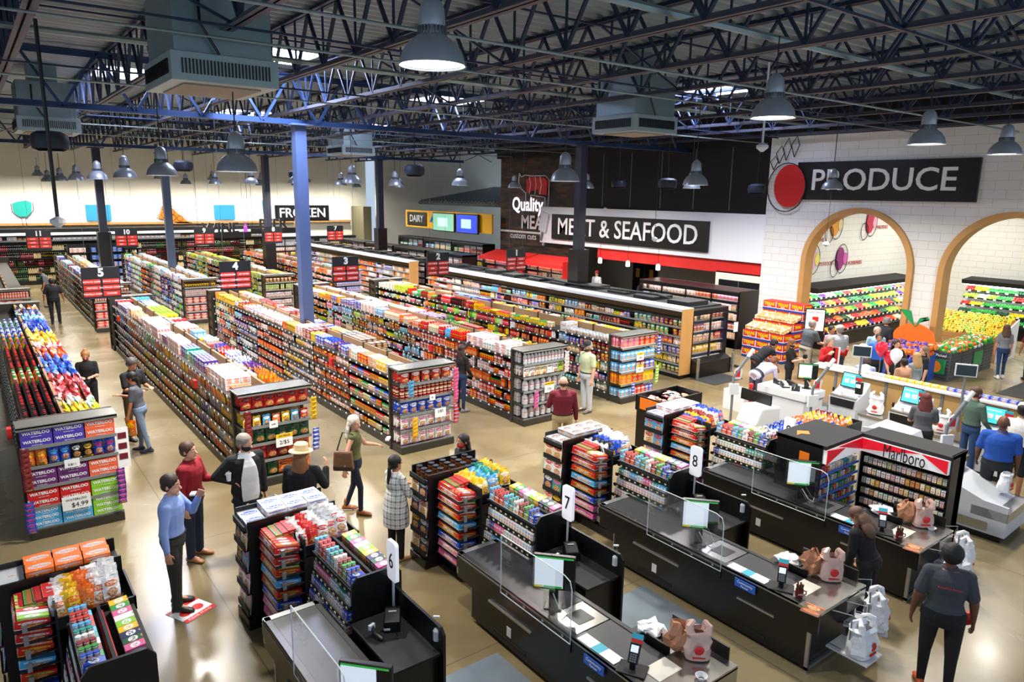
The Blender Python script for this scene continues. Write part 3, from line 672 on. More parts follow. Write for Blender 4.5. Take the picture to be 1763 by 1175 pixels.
# a theme entry: (kind, template kind, (w,d,h) or (r,h), cat, noun)
ITEM = dict(
    cereal=('food_carton', 'box', (.19, .07, .27), 'cereal box'), cracker=('food_carton', 'box', (.15, .07, .2), 'cracker carton'), slim=('food_carton', 'box', (.1, .08, .17), 'slim carton'), wide=('food_carton', 'box', (.24, .14, .12), 'wide carton'),
    pouch=('snack_bag', 'bag', (.16, .07, .22), 'pouch'), chips=('snack_bag', 'bag', (.24, .12, .32), 'snack bag'), flour=('snack_bag', 'bag', (.15, .1, .2), 'paper sack'), lilbag=('snack_bag', 'bag', (.12, .05, .16), 'small bag'),
    bottle=('drink_bottle', 'bottle', (.04, .24), 'bottle'), soda=('drink_bottle', 'bottle', (.056, .31), 'soda bottle'), jar=('food_jar', 'jar', (.042, .12), 'jar'), bigjar=('food_jar', 'jar', (.055, .18), 'large jar'),
    can=('food_can', 'can', (.037, .11), 'can'), bigcan=('food_can', 'can', (.05, .15), 'large can'), wine=('wine_bottle', 'bottle', (.04, .3), 'wine bottle'), roll=('paper_roll', 'can', (.06, .22), 'paper towel roll'), jug=('drink_bottle', 'bottle', (.07, .3), 'plastic jug'))
ORD = ['first', 'second', 'third', 'fourth', 'fifth', 'sixth', 'seventh', 'eighth', 'ninth', 'tenth', 'eleventh', 'twelfth', '13th', '14th', '15th', '16th']
def fill(x, y, z, ax, face, length, gap, theme, pals, where, rows=1, rng=None, minrun=2, maxrun=5, stack=True, lean=0, full=.96):
    """start corner (x,y) front edge; ax = unit (dx,dy) along shelf; face = rotation z of product front; rows in depth"""
    rng = rng or rnd; t0 = 0; dx, dy = ax; bx, by = -math.sin(face)*-1, math.cos(face)   # depth direction = opposite of front
    bx, by = (-math.sin(face), math.cos(face)); runi = 0
    while t0 < length-.05:
        it = ITEM[rng.choice(theme)]; dims = it[2]
        if rows > 1 and rng.random() < .22: pals = pals+[rng.choice(P_mix+P_warm)]
        if it[1] in ('box', 'bag'): w, d, h = dims
        else: w = d = dims[0]*2; h = dims[1]
        if h > gap*.97:
            s = gap*.93/h
        else: s = 1
        s = round(s, 2); w, d, h = w*s, d*s, h*s
        c1, c2 = rng.choice(pals); n = rng.randint(minrun, maxrun); n = max(1, min(n, int((length-t0)/(w*1.04)))) if (length-t0) > w else 0
        if n == 0: break
        if it[1] == 'bag': tv = tpl('bag', *dims, 0, rng.randint(1, 4))
        else: tv = tpl(it[1], *dims)
        ns = max(1, int(gap*.9/h)) if stack and it[1] in ('box', 'can') else 1
        ns = min(ns, 3); seed = rng.randint(0, 30); runi += 1
        sec = int(t0/1.22)
        lab = '%s and %s %s, %s' % (CN.get(c1, c1), CN.get(c2, c2), it[3], where)
        for k in range(n):
            tt = t0+w*.52+k*w*1.04
            if rng.random() > full: continue
            for r in range(rows):
                for q in range(ns if r == 0 or rows > 1 else 1):
                    jx = rng.uniform(-.006, .006); dd = r*(d*1.05)+.01+(jx if it[1] != 'bag' else jx*2)
                    M = place(x+dx*tt+bx*dd, y+dy*tt+by*dd, z+q*h, face+rng.uniform(-.05, .05)*(2 if it[1] == 'bag' else 1), rx=lean+(rng.uniform(-.12, .12) if it[1] == 'bag' else 0), s=s)
                    goods(it[0], tv, M, c1, c2, lab, {'food_carton': 'food box', 'snack_bag': 'bag', 'drink_bottle': 'bottle', 'food_jar': 'jar', 'food_can': 'can', 'wine_bottle': 'wine bottle', 'paper_roll': 'paper roll'}[it[0]], seed)
        t0 += n*w*1.04+.01

P_warm = [('orange', 'white'), ('yellow', 'red'), ('red', 'white'), ('white', 'orange'), ('cream', 'red'), ('brown', 'yellow'), ('blue', 'yellow'), ('crimson', 'white'), ('yellow', 'brown'), ('azure', 'white'), ('red', 'yellow'), ('white', 'red'), ('orange', 'yellow'), ('green', 'yellow')]
P_cool = [('violet', 'white'), ('blue', 'white'), ('white', 'blue'), ('purple', 'white'), ('azure', 'white'), ('white', 'azure'), ('navy', 'red'), ('silver', 'blue')]
P_white = [('white', 'red'), ('white', 'blue'), ('white', 'green'), ('cream', 'red'), ('white', 'orange'), ('silver', 'red'), ('white', 'navy'), ('yellow', 'white')]
P_mix = [('red', 'white'), ('blue', 'yellow'), ('green', 'white'), ('orange', 'blue'), ('white', 'red'), ('yellow', 'green'), ('brown', 'cream'), ('pink', 'white'), ('purple', 'yellow'), ('teal', 'white'), ('cream', 'brown'), ('black', 'red'), ('white', 'green'), ('crimson', 'yellow'), ('azure', 'white')]
P_red = [('red', 'white'), ('crimson', 'white'), ('red', 'yellow'), ('orange', 'red'), ('red', 'green'), ('white', 'red')]
P_sauce = [('red', 'white'), ('crimson', 'yellow'), ('brown', 'white'), ('yellow', 'green'), ('black', 'yellow'), ('green', 'yellow'), ('orange', 'white'), ('cream', 'blue'), ('lime', 'white')]
P_can = [('orange', 'green'), ('green', 'white'), ('red', 'white'), ('yellow', 'blue'), ('white', 'red'), ('blue', 'white'), ('cream', 'green')]
P_green = [('green', 'white'), ('lime', 'yellow'), ('yellow', 'green'), ('green', 'yellow'), ('white', 'green'), ('darkgreen', 'cream')]
P_paper = [('white', 'azure'), ('azure', 'white'), ('white', 'violet'), ('white', 'green'), ('blue', 'white'), ('lime', 'azure'), ('white', 'red')]
P_dark = [('black', 'red'), ('crimson', 'white'), ('brown', 'yellow'), ('black', 'cream'), ('darkgreen', 'cream')]
LV = [.17, .44, .71, .98, 1.24, 1.5]
GW = 1.25
def gondola(x0, y0, y1, lab, levels=LV, h=1.74, sides=(1, 1), tag_step=.3):
    r = empty('shelving_run', (x0, y0, 0), 0, lab, 'store shelving'); L = y1-y0; W = GW
    MB().box(.04, W-.04, 0, L, 0, .15).build('base', M_gond, r)
    MB().box(W/2-.02, W/2+.02, 0, L, .15, h).build('back_panel', M_board, r)
    b = MB(); n = max(2, int(round(L/1.22))+1)
    for i in range(n):
        y = min(L-.03, i*L/(n-1)); MB().box(W/2-.03, W/2+.03, max(0, y-.02), y+.03, 0, h+.02).build('upright', M_gond, r)
    for z in levels[1:]:
        for s in (0, 1):
            if not sides[s]: continue
            xa, xb = (.08, W/2-.02) if s == 0 else (W/2+.02, W-.08)
            if z == levels[-1]: xa, xb = (.1, W/2-.02) if s == 0 else (W/2+.02, W-.1)
            MB().box(xa, xb, 0, L, z-.03, z).build('shelf', M_gond, r)
    for z in levels:
        b = MB(); zz = z if z > .2 else .15
        b.box(.06, .085, 0, L, zz-.03, zz+.012); b.build('price_rail', M_raild, r)
    b = MB(); y = .1
    while y < L:
        for z in levels:
            b.box(.05, .06, y, y+.05, z-.026, z+.012)
        y += tag_step*(.8+.4*rnd.random())
    o = b.build('price_tags', M_paper, r); o['kind'] = 'stuff'
    MB().box(0, W, -.03, 0, 0, h+.02).build('end_panel', M_gond, r); MB().box(0, W, L, L+.03, 0, h+.02).build('end_panel', M_gond, r)
    return r
ENDC = {}
def endcap(x0, yb, lab, face=-1, w=1.25, d=.5, levels=(.17, .49, .81, 1.13, 1.44), h=1.76):
    """yb: y of back (attached to run end); extends toward -y"""
    r = empty('endcap_display', (x0, yb, 0), 0, lab, 'store shelving')
    MB().box(0, w, -d-.04, 0, 0, .15).build('base', M_gond, r, bevel=.01); MB().box(.02, w-.02, -.03, -.0, .15, h).build('back_panel', M_board, r)
    MB().box(-.02, .02, -.06, -.0, 0, h).build('upright', M_gond, r); MB().box(w-.02, w+.02, -.06, 0, 0, h).build('upright', M_gond, r)
    for z in levels[1:]:
        o = MB().box(.0, w, -d, -.03, z-.03, z-.005).build('shelf', M_gond, r)
        MB().box(.0, w, -d-.012, -d, z-.04, z+.01).build('price_rail', M_rail, o)
    MB().box(.0, w, -d-.012, -d, .12, .17).build('price_rail', M_rail, r)
    MB().box(-.03, w+.03, -d-.03, 0, h-.03, h).box(-.03, w+.03, -d-.03, -d-.01, h-.06, h+.01).build('top_shelf', M_shelftop, r, bevel=.004)
    return r

# -- runs of block 1 and 2
GX = [-2.85, .27, 3.41, 6.5, 9.62, 12.74]
GNAME = ['leftmost run', 'chip run', 'cereal run', 'flour run', 'pasta run', 'condiment run']
YN, YF = 12.66, 25.8
for i, x in enumerate(GX):
    if i: gondola(x, YN, YF, 'long near %s with bronze shelves between two aisles' % GNAME[i])
    gondola(x, 30.0, 43.4, 'rear block shelving run in line with the near %s' % GNAME[i], tag_step=.6)
def runface(i, y0, y1, themes, pals, rows=1, block='near', top=None, rear=False):
    x = GX[i]; nm = GNAME[i] if not rear else 'rear '+GNAME[i]
    ns = ('bottom', 'second lowest', 'third', 'fourth', 'fifth', 'top')
    for k, z in enumerate(LV[:5]):
        zz = max(z, .15)
        n = max(1, int((y1-y0)/1.9))
        for j in range(n):
            ya = y0+(y1-y0)*j/n; yb = y0+(y1-y0)*(j+1)/n; th = themes[j % len(themes)]; pa = pals[j % len(pals)]
            fill(x+.1, ya+.02, zz, (0, 1), -PI/2, yb-ya-.03, .235, th, pa, '%s shelf of the %s, %s bay' % (ns[k], nm, ORD[j]), rows=rows)
C_ = ['cereal', 'cracker', 'slim']; 
runface(2, YN+.05, YF-.05, [['cereal', 'cracker'], ['cereal'], ['cereal', 'cracker'], ['cracker', 'slim'], ['cereal'], ['cracker', 'jar'], ['pouch', 'slim']], [P_warm, P_warm, P_warm, P_mix, P_warm, P_cool, P_cool])
runface(3, YN+.05, YF-.05, [['can'], ['pouch', 'flour'], ['flour'], ['flour', 'wide'], ['flour', 'wide'], ['cracker', 'slim'], ['cracker', 'bottle']], [P_can, P_red, P_white, P_red, P_cool, P_mix, P_mix])
runface(4, YN+.05, YF-.05, [['cracker', 'jar'], ['cracker', 'slim'], ['jar', 'pouch'], ['pouch', 'slim'], ['jar', 'cracker'], ['can', 'jar'], ['slim']], [P_red, P_red, P_mix, P_sauce, P_mix, P_sauce, P_mix])
runface(5, YN+.05, YF-.05, [['lilbag', 'pouch'], ['lilbag', 'bottle'], ['bottle'], ['bottle', 'jar'], ['bottle', 'jar'], ['can', 'jar'], ['can']], [P_mix, P_red, P_sauce, P_sauce, P_sauce, P_mix, P_mix])
# rear block
runface(2, 30.05, 43.3, [['slim', 'cracker'], ['can', 'pouch'], ['jar', 'can'], ['slim']], [P_mix, P_mix, P_dark, P_mix], rear=True)
runface(3, 30.05, 43.3, [['bottle', 'slim'], ['bottle', 'slim'], ['slim', 'roll'], ['can', 'jar']], [P_paper, P_cool, P_paper, P_red], rear=True)
runface(4, 30.05, 43.3, [['cracker', 'can'], ['wide', 'slim'], ['jar', 'slim'], ['can']], [P_green, P_mix, P_mix, P_red], rear=True)
runface(5, 30.05, 43.3, [['jar', 'can'], ['slim', 'jar'], ['jar', 'slim'], ['can']], [P_red, P_mix, P_dark, P_red], rear=True)
CLAD = 1
def on_top(nm, sd, j): return 'atop the %s, %s side, %s bay' % (nm, sd, ORD[j])
# top shelves (both sides, seen from above)
def top(i, y0, y1, side, themes, pals, rows=3, rear=False, gap=.3, stack=True, lean=0, z=1.5, full=.95, minrun=2, maxrun=4):
    x = GX[i]; nm = GNAME[i] if not rear else 'rear '+GNAME[i]; n = max(1, int((y1-y0)/1.9))
    for j in range(n):
        ya = y0+(y1-y0)*j/n; yb = y0+(y1-y0)*(j+1)/n; th = themes[j % len(themes)]; pa = pals[j % len(pals)]
        if side == 0: fill(x+.12, ya+.02, z, (0, 1), -PI/2, yb-ya-.03, gap, th, pa, on_top(nm, 'left', j), rows=rows, stack=stack, lean=lean, full=full, minrun=minrun, maxrun=maxrun)
        else: fill(x+GW-.12, ya+.02, z, (0, 1), PI/2, yb-ya-.03, gap, th, pa, on_top(nm, 'right', j), rows=rows, stack=stack, lean=lean, full=full, minrun=minrun, maxrun=maxrun)
top(2, YN+.1, YF, 0, [['wide', 'slim'], ['cereal'], ['cereal', 'cracker'], ['wide', 'cereal'], ['cereal', 'pouch'], ['slim', 'bigjar'], ['slim']], [[('white', 'red'), ('orange', 'brown')], [('orange', 'white'), ('teal', 'white'), ('violet', 'white')], [('white', 'orange'), ('red', 'white'), ('cream', 'orange')], [('white', 'red')], [('cream', 'orange'), ('white', 'orange')], P_cool, P_cool], rows=4)
top(2, YN+.1, YF, 1, [['lilbag', 'pouch'], ['pouch'], ['cracker', 'slim'], ['roll', 'slim'], ['roll'], ['slim', 'roll'], ['roll']], [[('orange', 'green'), ('orange', 'lime'), ('lime', 'orange')], [('yellow', 'blue'), ('white', 'blue'), ('red', 'white')], [('yellow', 'red'), ('azure', 'white'), ('red', 'yellow')], [('white', 'blue'), ('red', 'white')], [('lime', 'azure'), ('yellow', 'green')], P_paper, P_paper], rows=4)
top(3, YN+.1, YF, 0, [['can', 'cracker'], ['pouch', 'cracker'], ['wide', 'cracker'], ['flour'], ['flour'], ['cracker', 'can'], ['bigcan', 'can']], [P_white, [('blue', 'white'), ('violet', 'yellow')], P_red, [('white', 'red')], [('white', 'red'), ('white', 'blue')], [('yellow', 'black'), ('orange', 'yellow')], [('orange', 'brown'), ('lime', 'white'), ('green', 'white')]], rows=4)
top(3, YN+1.9, YF, 1, [['wide'], ['slim'], ['wide', 'cracker'], ['can'], ['can'], ['bottle']], [[('brown', 'cream'), ('black', 'white')], [('yellow', 'lime')], P_red, P_red, P_white, [('crimson', 'white'), ('red', 'white')]], rows=3, full=.85)
top(4, YN+.1, YF, 0, [['slim', 'wide'], ['bottle'], ['bottle', 'slim'], ['cracker', 'wide'], ['slim', 'cracker'], ['slim', 'bigcan'], ['slim']], [[('white', 'red'), ('white', 'green')], [('red', 'white'), ('red', 'yellow')], [('red', 'white'), ('orange', 'white')], [('azure', 'white'), ('white', 'orange'), ('blue', 'white')], [('violet', 'white'), ('cream', 'orange'), ('white', 'azure')], [('yellow', 'orange'), ('cream', 'blue')], [('yellow', 'orange'), ('cream', 'brown'), ('orange', 'white')]], rows=4)
top(4, YN+.1, YF, 1, [['lilbag'], ['cracker', 'lilbag'], ['slim', 'wide'], ['slim'], ['slim', 'cracker'], ['slim']], [[('lime', 'white'), ('green', 'white')], [('orange', 'red'), ('crimson', 'orange')], [('white', 'plum'), ('plum', 'white')], [('orange', 'white'), ('cream', 'red')], P_white, P_mix], rows=3)
top(5, YN+.1, YF, 0, [['wide', 'lilbag'], ['jar', 'lilbag'], ['bottle', 'jar'], ['bottle'], ['bottle', 'jar'], ['slim', 'wide'], ['can']], [[('silver', 'white')], [('yellow', 'green'), ('cream', 'brown')], [('yellow', 'red'), ('yellow', 'orange')], [('black', 'red'), ('red', 'white'), ('brown', 'red')], [('red', 'yellow'), ('crimson', 'green')], [('lime', 'yellow'), ('white', 'green')], [('lime', 'yellow'), ('yellow', 'green')]], rows=3)
top(5, YN+.1, YF, 1, [['bigjar'], ['bigjar', 'jar'], ['jar', 'slim'], ['bottle'], ['slim', 'jar'], ['slim']], [[('brown', 'cream'), ('cream', 'yellow')], [('green', 'white'), ('white', 'orange')], [('yellow', 'green'), ('lime', 'yellow')], [('violet', 'white'), ('purple', 'white')], [('red', 'orange')], P_mix], rows=3)
for i, (pa, pb) in {2: (P_cool, P_white), 3: (P_paper, [('white', 'azure'), ('azure', 'white'), ('white', 'violet')]), 4: (P_green, P_green), 5: (P_red, P_mix)}.items():
    top(i, 30.05, 43.3, 0, [['slim', 'wide', 'roll'] if i in (2, 3) else ['slim', 'can', 'cracker']], [pa], rows=2, rear=True); top(i, 30.05, 43.3, 1, [['roll', 'wide'] if i in (2, 3) else ['slim', 'wide']], [pb], rows=2, rear=True)
# chip run: soda on the left top, chip bags on the right top; deep ramped displays
SC = [('black', 'red')]*3
yy = YN+.12
segs = [(2.9, [('black', 'crimson'), ('black', 'red'), ('black', 'black')], 'red'), (1.0, [('green', 'white'), ('orange', 'green')], 'green'), (2.6, [('black', 'crimson'), ('black', 'black'), ('brown', 'red')], 'red'), (1.5, [('orange', 'red'), ('green', 'yellow'), ('lime', 'blue')], 'green'), (1.2, [('blue', 'white'), ('white', 'blue')], 'blue'), (1.3, [('green', 'white'), ('silver', 'blue')], 'white')]
trays = MB()
for (L, pals, tc) in segs:
    y = yy
    while y < yy+L-.1 and y < YF-.2:
        c1, c2 = rnd.choice(pals)
        for c in range(4):
            goods('drink_bottle', tpl('bottle', .056, .31), place(GX[1]+.09+c*.125, y+.01, 1.42, -PI/2, ry=0), c1, c2, '%s soda bottle with %s cap, left side atop the chip run, %s bay' % (CN.get(c1, c1), CN.get(c2, c2), ORD[int((y-YN)/1.22)]), 'bottle', 3)
        y += .118
    yy += L
for k in range(4): tag(MB().box(GX[1]+.09+k*.125-.055, GX[1]+.09+k*.125+.055, YN+.06, YN+1.1, 1.505, 1.56).build('bottle_tray', M_red), 'red cardboard tray under the soda bottles, %s column' % ORD[k], 'tray', 'red soda trays at the near end of the chip run') if False else None
yy = YN+.08
cseg = [(.75, [('yellow', 'lime')], 'yellow'), (.45, [('white', 'green')], 'w'), (1.9, [('red', 'black'), ('red', 'white'), ('crimson', 'white')], 'red'), (1.9, [('blue', 'azure'), ('blue', 'white')], 'blue'), (.9, [('orange', 'white'), ('orange', 'red')], 'o'), (.7, [('red', 'white'), ('white', 'red')], 'r'), (1.6, [('yellow', 'red'), ('yellow', 'white')], 'y'), (1.9, [('blue', 'violet'), ('blue', 'white')], 'b'), (1.2, [('white', 'blue'), ('azure', 'white')], 'w'), (1.0, [('blue', 'yellow'), ('navy', 'white')], 'n'), (.8, [('orange', 'green'), ('cream', 'green')], 'o')]
for si, (L, pals, nm) in enumerate(cseg):
    y = yy
    while y < yy+L-.05 and y < YF-.1:
        for c in range(4):
            c1, c2 = rnd.choice(pals)
            goods('snack_bag', tpl('bag', .24, .12, .32, 0, rnd.randint(1, 6)), place(GX[1]+GW-.02-c*.15+rnd.uniform(-.02, .02), y+.06, 1.42+c*.02+rnd.uniform(0, .03), PI/2+rnd.uniform(-.4, .4), rx=-.35+rnd.uniform(-.15, .15), s=rnd.uniform(.8, .95)), c1, c2,
                  '%s and %s chip bag piled atop the chip run, %s patch' % (CN.get(c1, c1), CN.get(c2, c2), ORD[si]), 'bag', rnd.randint(0, 9))
        y += .15
    yy += L
# ------------------------------------------------------------------ endcaps
def card(x, y, z, w, h, lines, lab, parent=None, col=M_paper, head=None, rz=0):
    r = empty('price_sign', (x, y, z), rz, lab, 'sign')
    MB().box(-w/2, w/2, -.004, 0, -h/2, h/2).build('card', col, r)
    if head: MB().box(-w/2, w/2, -.006, -.004, h*.2, h/2).build('header', M_yel, r); text(head, h*.2, M_tblack, r, (0, -.008, h*.34), depth=.001)
    for s, sz, dx, dz in lines: text(s, sz, M_tblack, r, (dx, -.006, dz), depth=.001)
    return r
def strip(x, y, z, c1, c2, n, lab):
    r = empty('clip_strip', (x, y, z), 0, lab, 'hanging snack strip')
    MB().box(-.012, .012, -.004, 0, -.08*n, .04).build('strip', M_lgrey, r)
    t = tpl('bag', .12, .04, .11, 0, 2)
    for k in range(n):
        o = bpy.data.objects.new('hanging_pack', part_mesh(t, 0, LIN[c1], LIN[c2], k)); COL.objects.link(o); o.parent = r; o.location = (rnd.uniform(-.008, .008), -.05, -.08*(k+1)); o.rotation_euler = (.25, 0, rnd.uniform(-.15, .15))
    return r
names = ['left', 'chip', 'cereal', 'flour', 'pasta', 'condiment']
EC = {}
for i in range(1, 6): EC[i] = endcap(GX[i], YN-.03, 'near endcap display at the front of the %s' % GNAME[i], w=1.25, d=.46)
EY = YN-.03-.46
for i in range(0, 6):
    endcap(GX[i], 29.97, 'far endcap display at the front of the rear run in line with the %s' % GNAME[i], w=1.25, d=.46)
    if i: MBb = endcap(GX[i], YF+.5, 'rear-facing endcap at the far end of the %s' % GNAME[i], w=1.25, d=.46)
LZ = (.17, .49, .81, 1.13, 1.44)
SH = ('bottom', 'fourth', 'third', 'second', 'top')
# chip-run endcap: sparkling water cases
def case(x, z, c1, ncol, lab, dz=.135, w=.40):
    def ch(o):
        text('WATERLOO', .085, M_text, o, (.02, -.004, .065), depth=.001, name='printed_name', rx=0)
        me = part_mesh(tpl('can', .03, .1), 0, LIN['silver'], LIN[c1], 1); k = bpy.data.objects.new('printed_can', me); COL.objects.link(k); k.parent = o; k.location = (-.155, -.002, .015); k.scale = (1, .06, 1)
    goods('drink_case', tpl('box', .395, .28, .128), place(x, EY, z), c1, 'white', lab, 'drink case', 4, child=ch)
t_case = tpl('plain', .395, .28, .128)
rowsW = [('azure', 'azure', 'lime', 3, 0), ('red', 'red', 'lime', 2, 1), ('plum', 'plum', 'coral', 2, 2), ('violet', 'violet', 'coral', 2, 4)]
for a, b_, c, n, lv in rowsW:
    for k, col in enumerate((a, b_, c)):
        for q in range(n if lv else (3 if col != 'lime' else 3)):
            zz = LZ[lv]+q*.131 if lv else .17+q*.098
            if lv == 0:
                tt = tpl('plain', .395, .28, .096)
                goods('drink_case', tt, place(GX[1]+.215+k*.41, EY, zz), col, 'white', '%s WATERLOO water case, %s shelf, %s column, %s from below, chip endcap' % (col, SH[lv], ('left', 'middle', 'right')[k], ORD[q]), 'drink case', 4, child=lambda o: (text('WATERLOO', .058, M_text, o, (0, -.004, .058), depth=.001, name='printed_name', bold=.002), text('sparkling water', .022, M_text, o, (.02, -.004, .015), depth=.001, name='printed_name')))
            else:
                goods('drink_case', t_case, place(GX[1]+.215+k*.41, EY, zz), col, 'white', '%s WATERLOO water case, %s shelf, %s column, %s layer, chip endcap' % ({'plum': 'plum purple', 'violet': 'blue violet'}.get(col, col), SH[lv], ('left', 'middle', 'right')[k], ('lower', 'upper')[q]), 'drink case', 4, child=lambda o: (text('WATERLOO', .062, M_text, o, (0, -.004, .08), depth=.001, name='printed_name', bold=.002), text('sparkling water', .022, M_text, o, (0, -.004, .028), depth=.001, name='printed_name')))
M_plaincase = M_carton
for k, (c1, c2) in enumerate([('orange', 'yellow'), ('orange', 'yellow'), ('blue', 'azure'), ('blue', 'azure'), ('black', 'white'), ('black', 'yellow'), ('blue', 'red'), ('blue', 'red')]):
    goods('endcap_bag', tpl('bag', .135, .09, .25, 0, k % 4+1), place(GX[1]+.1+k*.15, EY+.02, LZ[3], rnd.uniform(-.1, .1)), c1, c2, '%s nut bag with %s print, %s from left, second shelf, chip endcap' % (c1, c2, ORD[k]), 'bag', k)
card(GX[1]+.62, EY-.03, 1.10, .2, .13, [('3/$11', .05, 0, -.02)], 'small white price card on the second shelf rail of the WATERLOO endcap', rz=0)
card(GX[1]+.62, EY-.04, .47, .38, .22, [('WATERLOO', .05, 0, .05), ('$4.99', .1, .04, -.04)], 'large white $4.99 price card on the WATERLOO endcap')
strip(GX[1]+.04, EY-.04, 1.42, 'crimson', 'black', 8, 'dark red strip of jerky packs at the upper left of the WATERLOO endcap')
strip(GX[1]+.02, EY-.04, .6, 'blue', 'red', 6, 'blue strip of snack packs at the lower left of the WATERLOO endcap')
strip(GX[1]+1.24, EY-.05, .86, 'purple', 'pink', 7, 'purple strip of candy packs at the right of the WATERLOO endcap')
r = empty('hanging_banner', (GX[1]+1.32, EY+.0, 1.42), 0, 'white coupon sheet with dark red pictures hanging right of the WATERLOO endcap', 'sign')
MB().box(-.09, .09, -.004, 0, -.55, .1).build('sheet', M_paper, r)
for k in range(3): MB().box(-.06, .06, -.008, -.004, -.42+k*.17, -.32+k*.17).build('picture', mat('print_maroon', '#6e1524', .5), r)
# generic endcap row helper
def erow(i, lv, key, c1, c2, n, word=None, tw=M_text, zs=1, w=None, rows=1, noun='bag', rng=1, sc=1.0, size=.06):
    it = ITEM[key]; dims = it[2]; x0 = GX[i]; step = 1.2/n
    if it[1] in ('box', 'bag'): ww, dd, hh = dims
    else: ww = dd = dims[0]*2; hh = dims[1]
    s = sc*min(1.15, step/ww*.99, (.29 if lv < 4 else .27)/hh)
    cols = c1 if isinstance(c1, list) else [c1]
    for k in range(n):
        a = cols[k*len(cols)//n]
        t = tpl('bag', *dims, 0, k % 4+1) if it[1] == 'bag' else tpl(it[1], *dims)
        for q in range(zs):
            ch = (lambda o, word=word: text(word, size, tw, o, (0, -.012 if it[1] == 'bag' else -.003, hh*.66), depth=.001, name='printed_name')) if word else None
            goods('endcap_'+('bag' if it[1] == 'bag' else 'jar' if it[1] == 'jar' else 'bottle' if it[1] == 'bottle' else 'box'), t, place(x0+.03+step*(k+.5), EY+.02, LZ[lv]+q*hh*s, rnd.uniform(-.06, .06), s=s), a, c2,
                  '%s and %s %s, %s from left, %s shelf%s, %s endcap' % (CN.get(a, a), c2, noun, ORD[k], SH[lv], '' if zs == 1 else (' lower layer', ' upper layer')[q], GNAME[i]), {'bag': 'bag', 'jar': 'jar', 'bottle': 'bottle'}.get(it[1], 'food box'), k % 3)
            # side wing depth row
        if rows > 1:
            pass
    # items seen from the left side
    for q in range(3):
        a = cols[0]; t = tpl('bag', *dims, 0, q+1) if it[1] == 'bag' else tpl(it[1], *dims)
        for z_ in range(zs):
            goods('endcap_side_goods', t, place(x0+.03+step*.5, EY+.12+q*.1+dd*s, LZ[lv]+z_*hh*s, rnd.uniform(-.06, .06)-(.2 if it[1] == 'bag' else 0), s=s), a, c2, '%s and %s %s behind the left front one, %s shelf, %s endcap' % (CN.get(a, a), c2, noun, SH[lv], GNAME[i]), 'food pack', q)
W4505 = '4505'
erow(2, 4, 'chips', 'red', 'black', 6, W4505, size=.09); erow(2, 3, 'lilbag', ['yellow', 'azure', 'orange', 'yellow', 'azure', 'red'], 'white', 7, noun='snack pouch'); erow(2, 2, 'chips', 'darkgreen', 'black', 6, W4505, size=.09)
erow(2, 1, 'chips', ['red', 'crimson', 'orange'], 'black', 6, W4505, size=.09); erow(2, 0, 'chips', ['darkgreen', 'orange'], 'black', 6, W4505, size=.09)
erow(3, 4, 'chips', 'red', 'white', 5); erow(3, 3, 'jar', 'crimson', 'cream', 12, zs=2, noun='salsa jar'); erow(3, 2, 'chips', 'blue', 'white', 6, 'BLUE', size=.075)
erow(3, 1, 'chips', 'white', 'pink', 6); erow(3, 0, 'chips', 'white', 'pink', 6)
erow(4, 4, 'bottle', 'silver', 'red', 12, noun='clear bottle'); erow(4, 3, 'pouch', ['white', 'cream', 'white', 'lime'], 'brown', 7, noun='snack pouch')
for lv in (2, 1, 0): erow(4, lv, 'jug', 'silver', 'red', 7, noun='clear jug')
erow(5, 4, 'cereal', ['pink', 'red'], 'cream', 6, noun='cereal box'); erow(5, 3, 'cracker', 'azure', 'white', 8, noun='carton'); erow(5, 2, 'cracker', ['azure', 'crimson', 'blue'], 'white', 7, noun='box')
erow(5, 1, 'cereal', ['orange', 'red', 'yellow'], 'yellow', 6, noun='box'); erow(5, 0, 'cracker', ['azure', 'red', 'blue'], 'white', 8, noun='box')
card(GX[2]+.72, EY-.06, .82, .3, .24, [('2/$5', .1, 0, -.04)], 'white and yellow AD PRICE 2/$5 card on the cereal run endcap', head='AD PRICE')
card(GX[2]+.55, EY-.04, 1.14, .15, .13, [('2/$5', .045, 0, 0)], 'small white price card above the green bags of the cereal run endcap')
card(GX[3]+.9, EY-.05, .75, .26, .19, [('2/$5', .08, 0, .03)], 'white price card with orange print on the flour run endcap')
card(GX[3]+.72, EY-.04, 1.1, .13, .12, [('$3', .05, 0, 0)], 'small white price card above the blue bags of the flour run endcap')
card(GX[4]+.72, EY-.05, .84, .28, .24, [('2/$5', .08, 0, -.04)], 'white and yellow price card on the pasta run endcap', head='ADVERTISED')
card(GX[4]+.72, EY-.04, 1.25, .13, .13, [('$2', .05, 0, 0)], 'small white price card on an upper shelf of the pasta run endcap')
card(GX[5]+.62, EY-.05, 1.18, .26, .2, [('2/$6', .07, 0, -.03)], 'upper white and yellow price card on the condiment run endcap', head='SALE'); card(GX[5]+.62, EY-.05, .86, .26, .2, [('2/$7', .07, 0, -.03)], 'lower white and yellow price card on the condiment run endcap', head='SALE')
strip(GX[2]+.1, EY-.04, 1.42, 'crimson', 'black', 7, 'dark red strip of packs at the left of the cereal run endcap'); strip(GX[2]+1.28, EY-.03, 1.5, 'yellow', 'black', 5, 'yellow strip of packs at the right of the cereal run endcap')
strip(GX[2]+1.3, EY-.03, .9, 'blue', 'white', 5, 'blue and white strip of packs at the lower right of the cereal run endcap')
strip(GX[3]+.28, EY-.05, .72, 'yellow', 'orange', 5, 'yellow strip of packs at the lower left of the flour run endcap'); strip(GX[3]+1.26, EY-.04, 1.62, 'pink', 'crimson', 9, 'pink speckled strip at the upper right of the flour run endcap'); strip(GX[3]+1.26, EY-.04, .85, 'red', 'azure', 5, 'red and blue strip at the lower right of the flour run endcap')
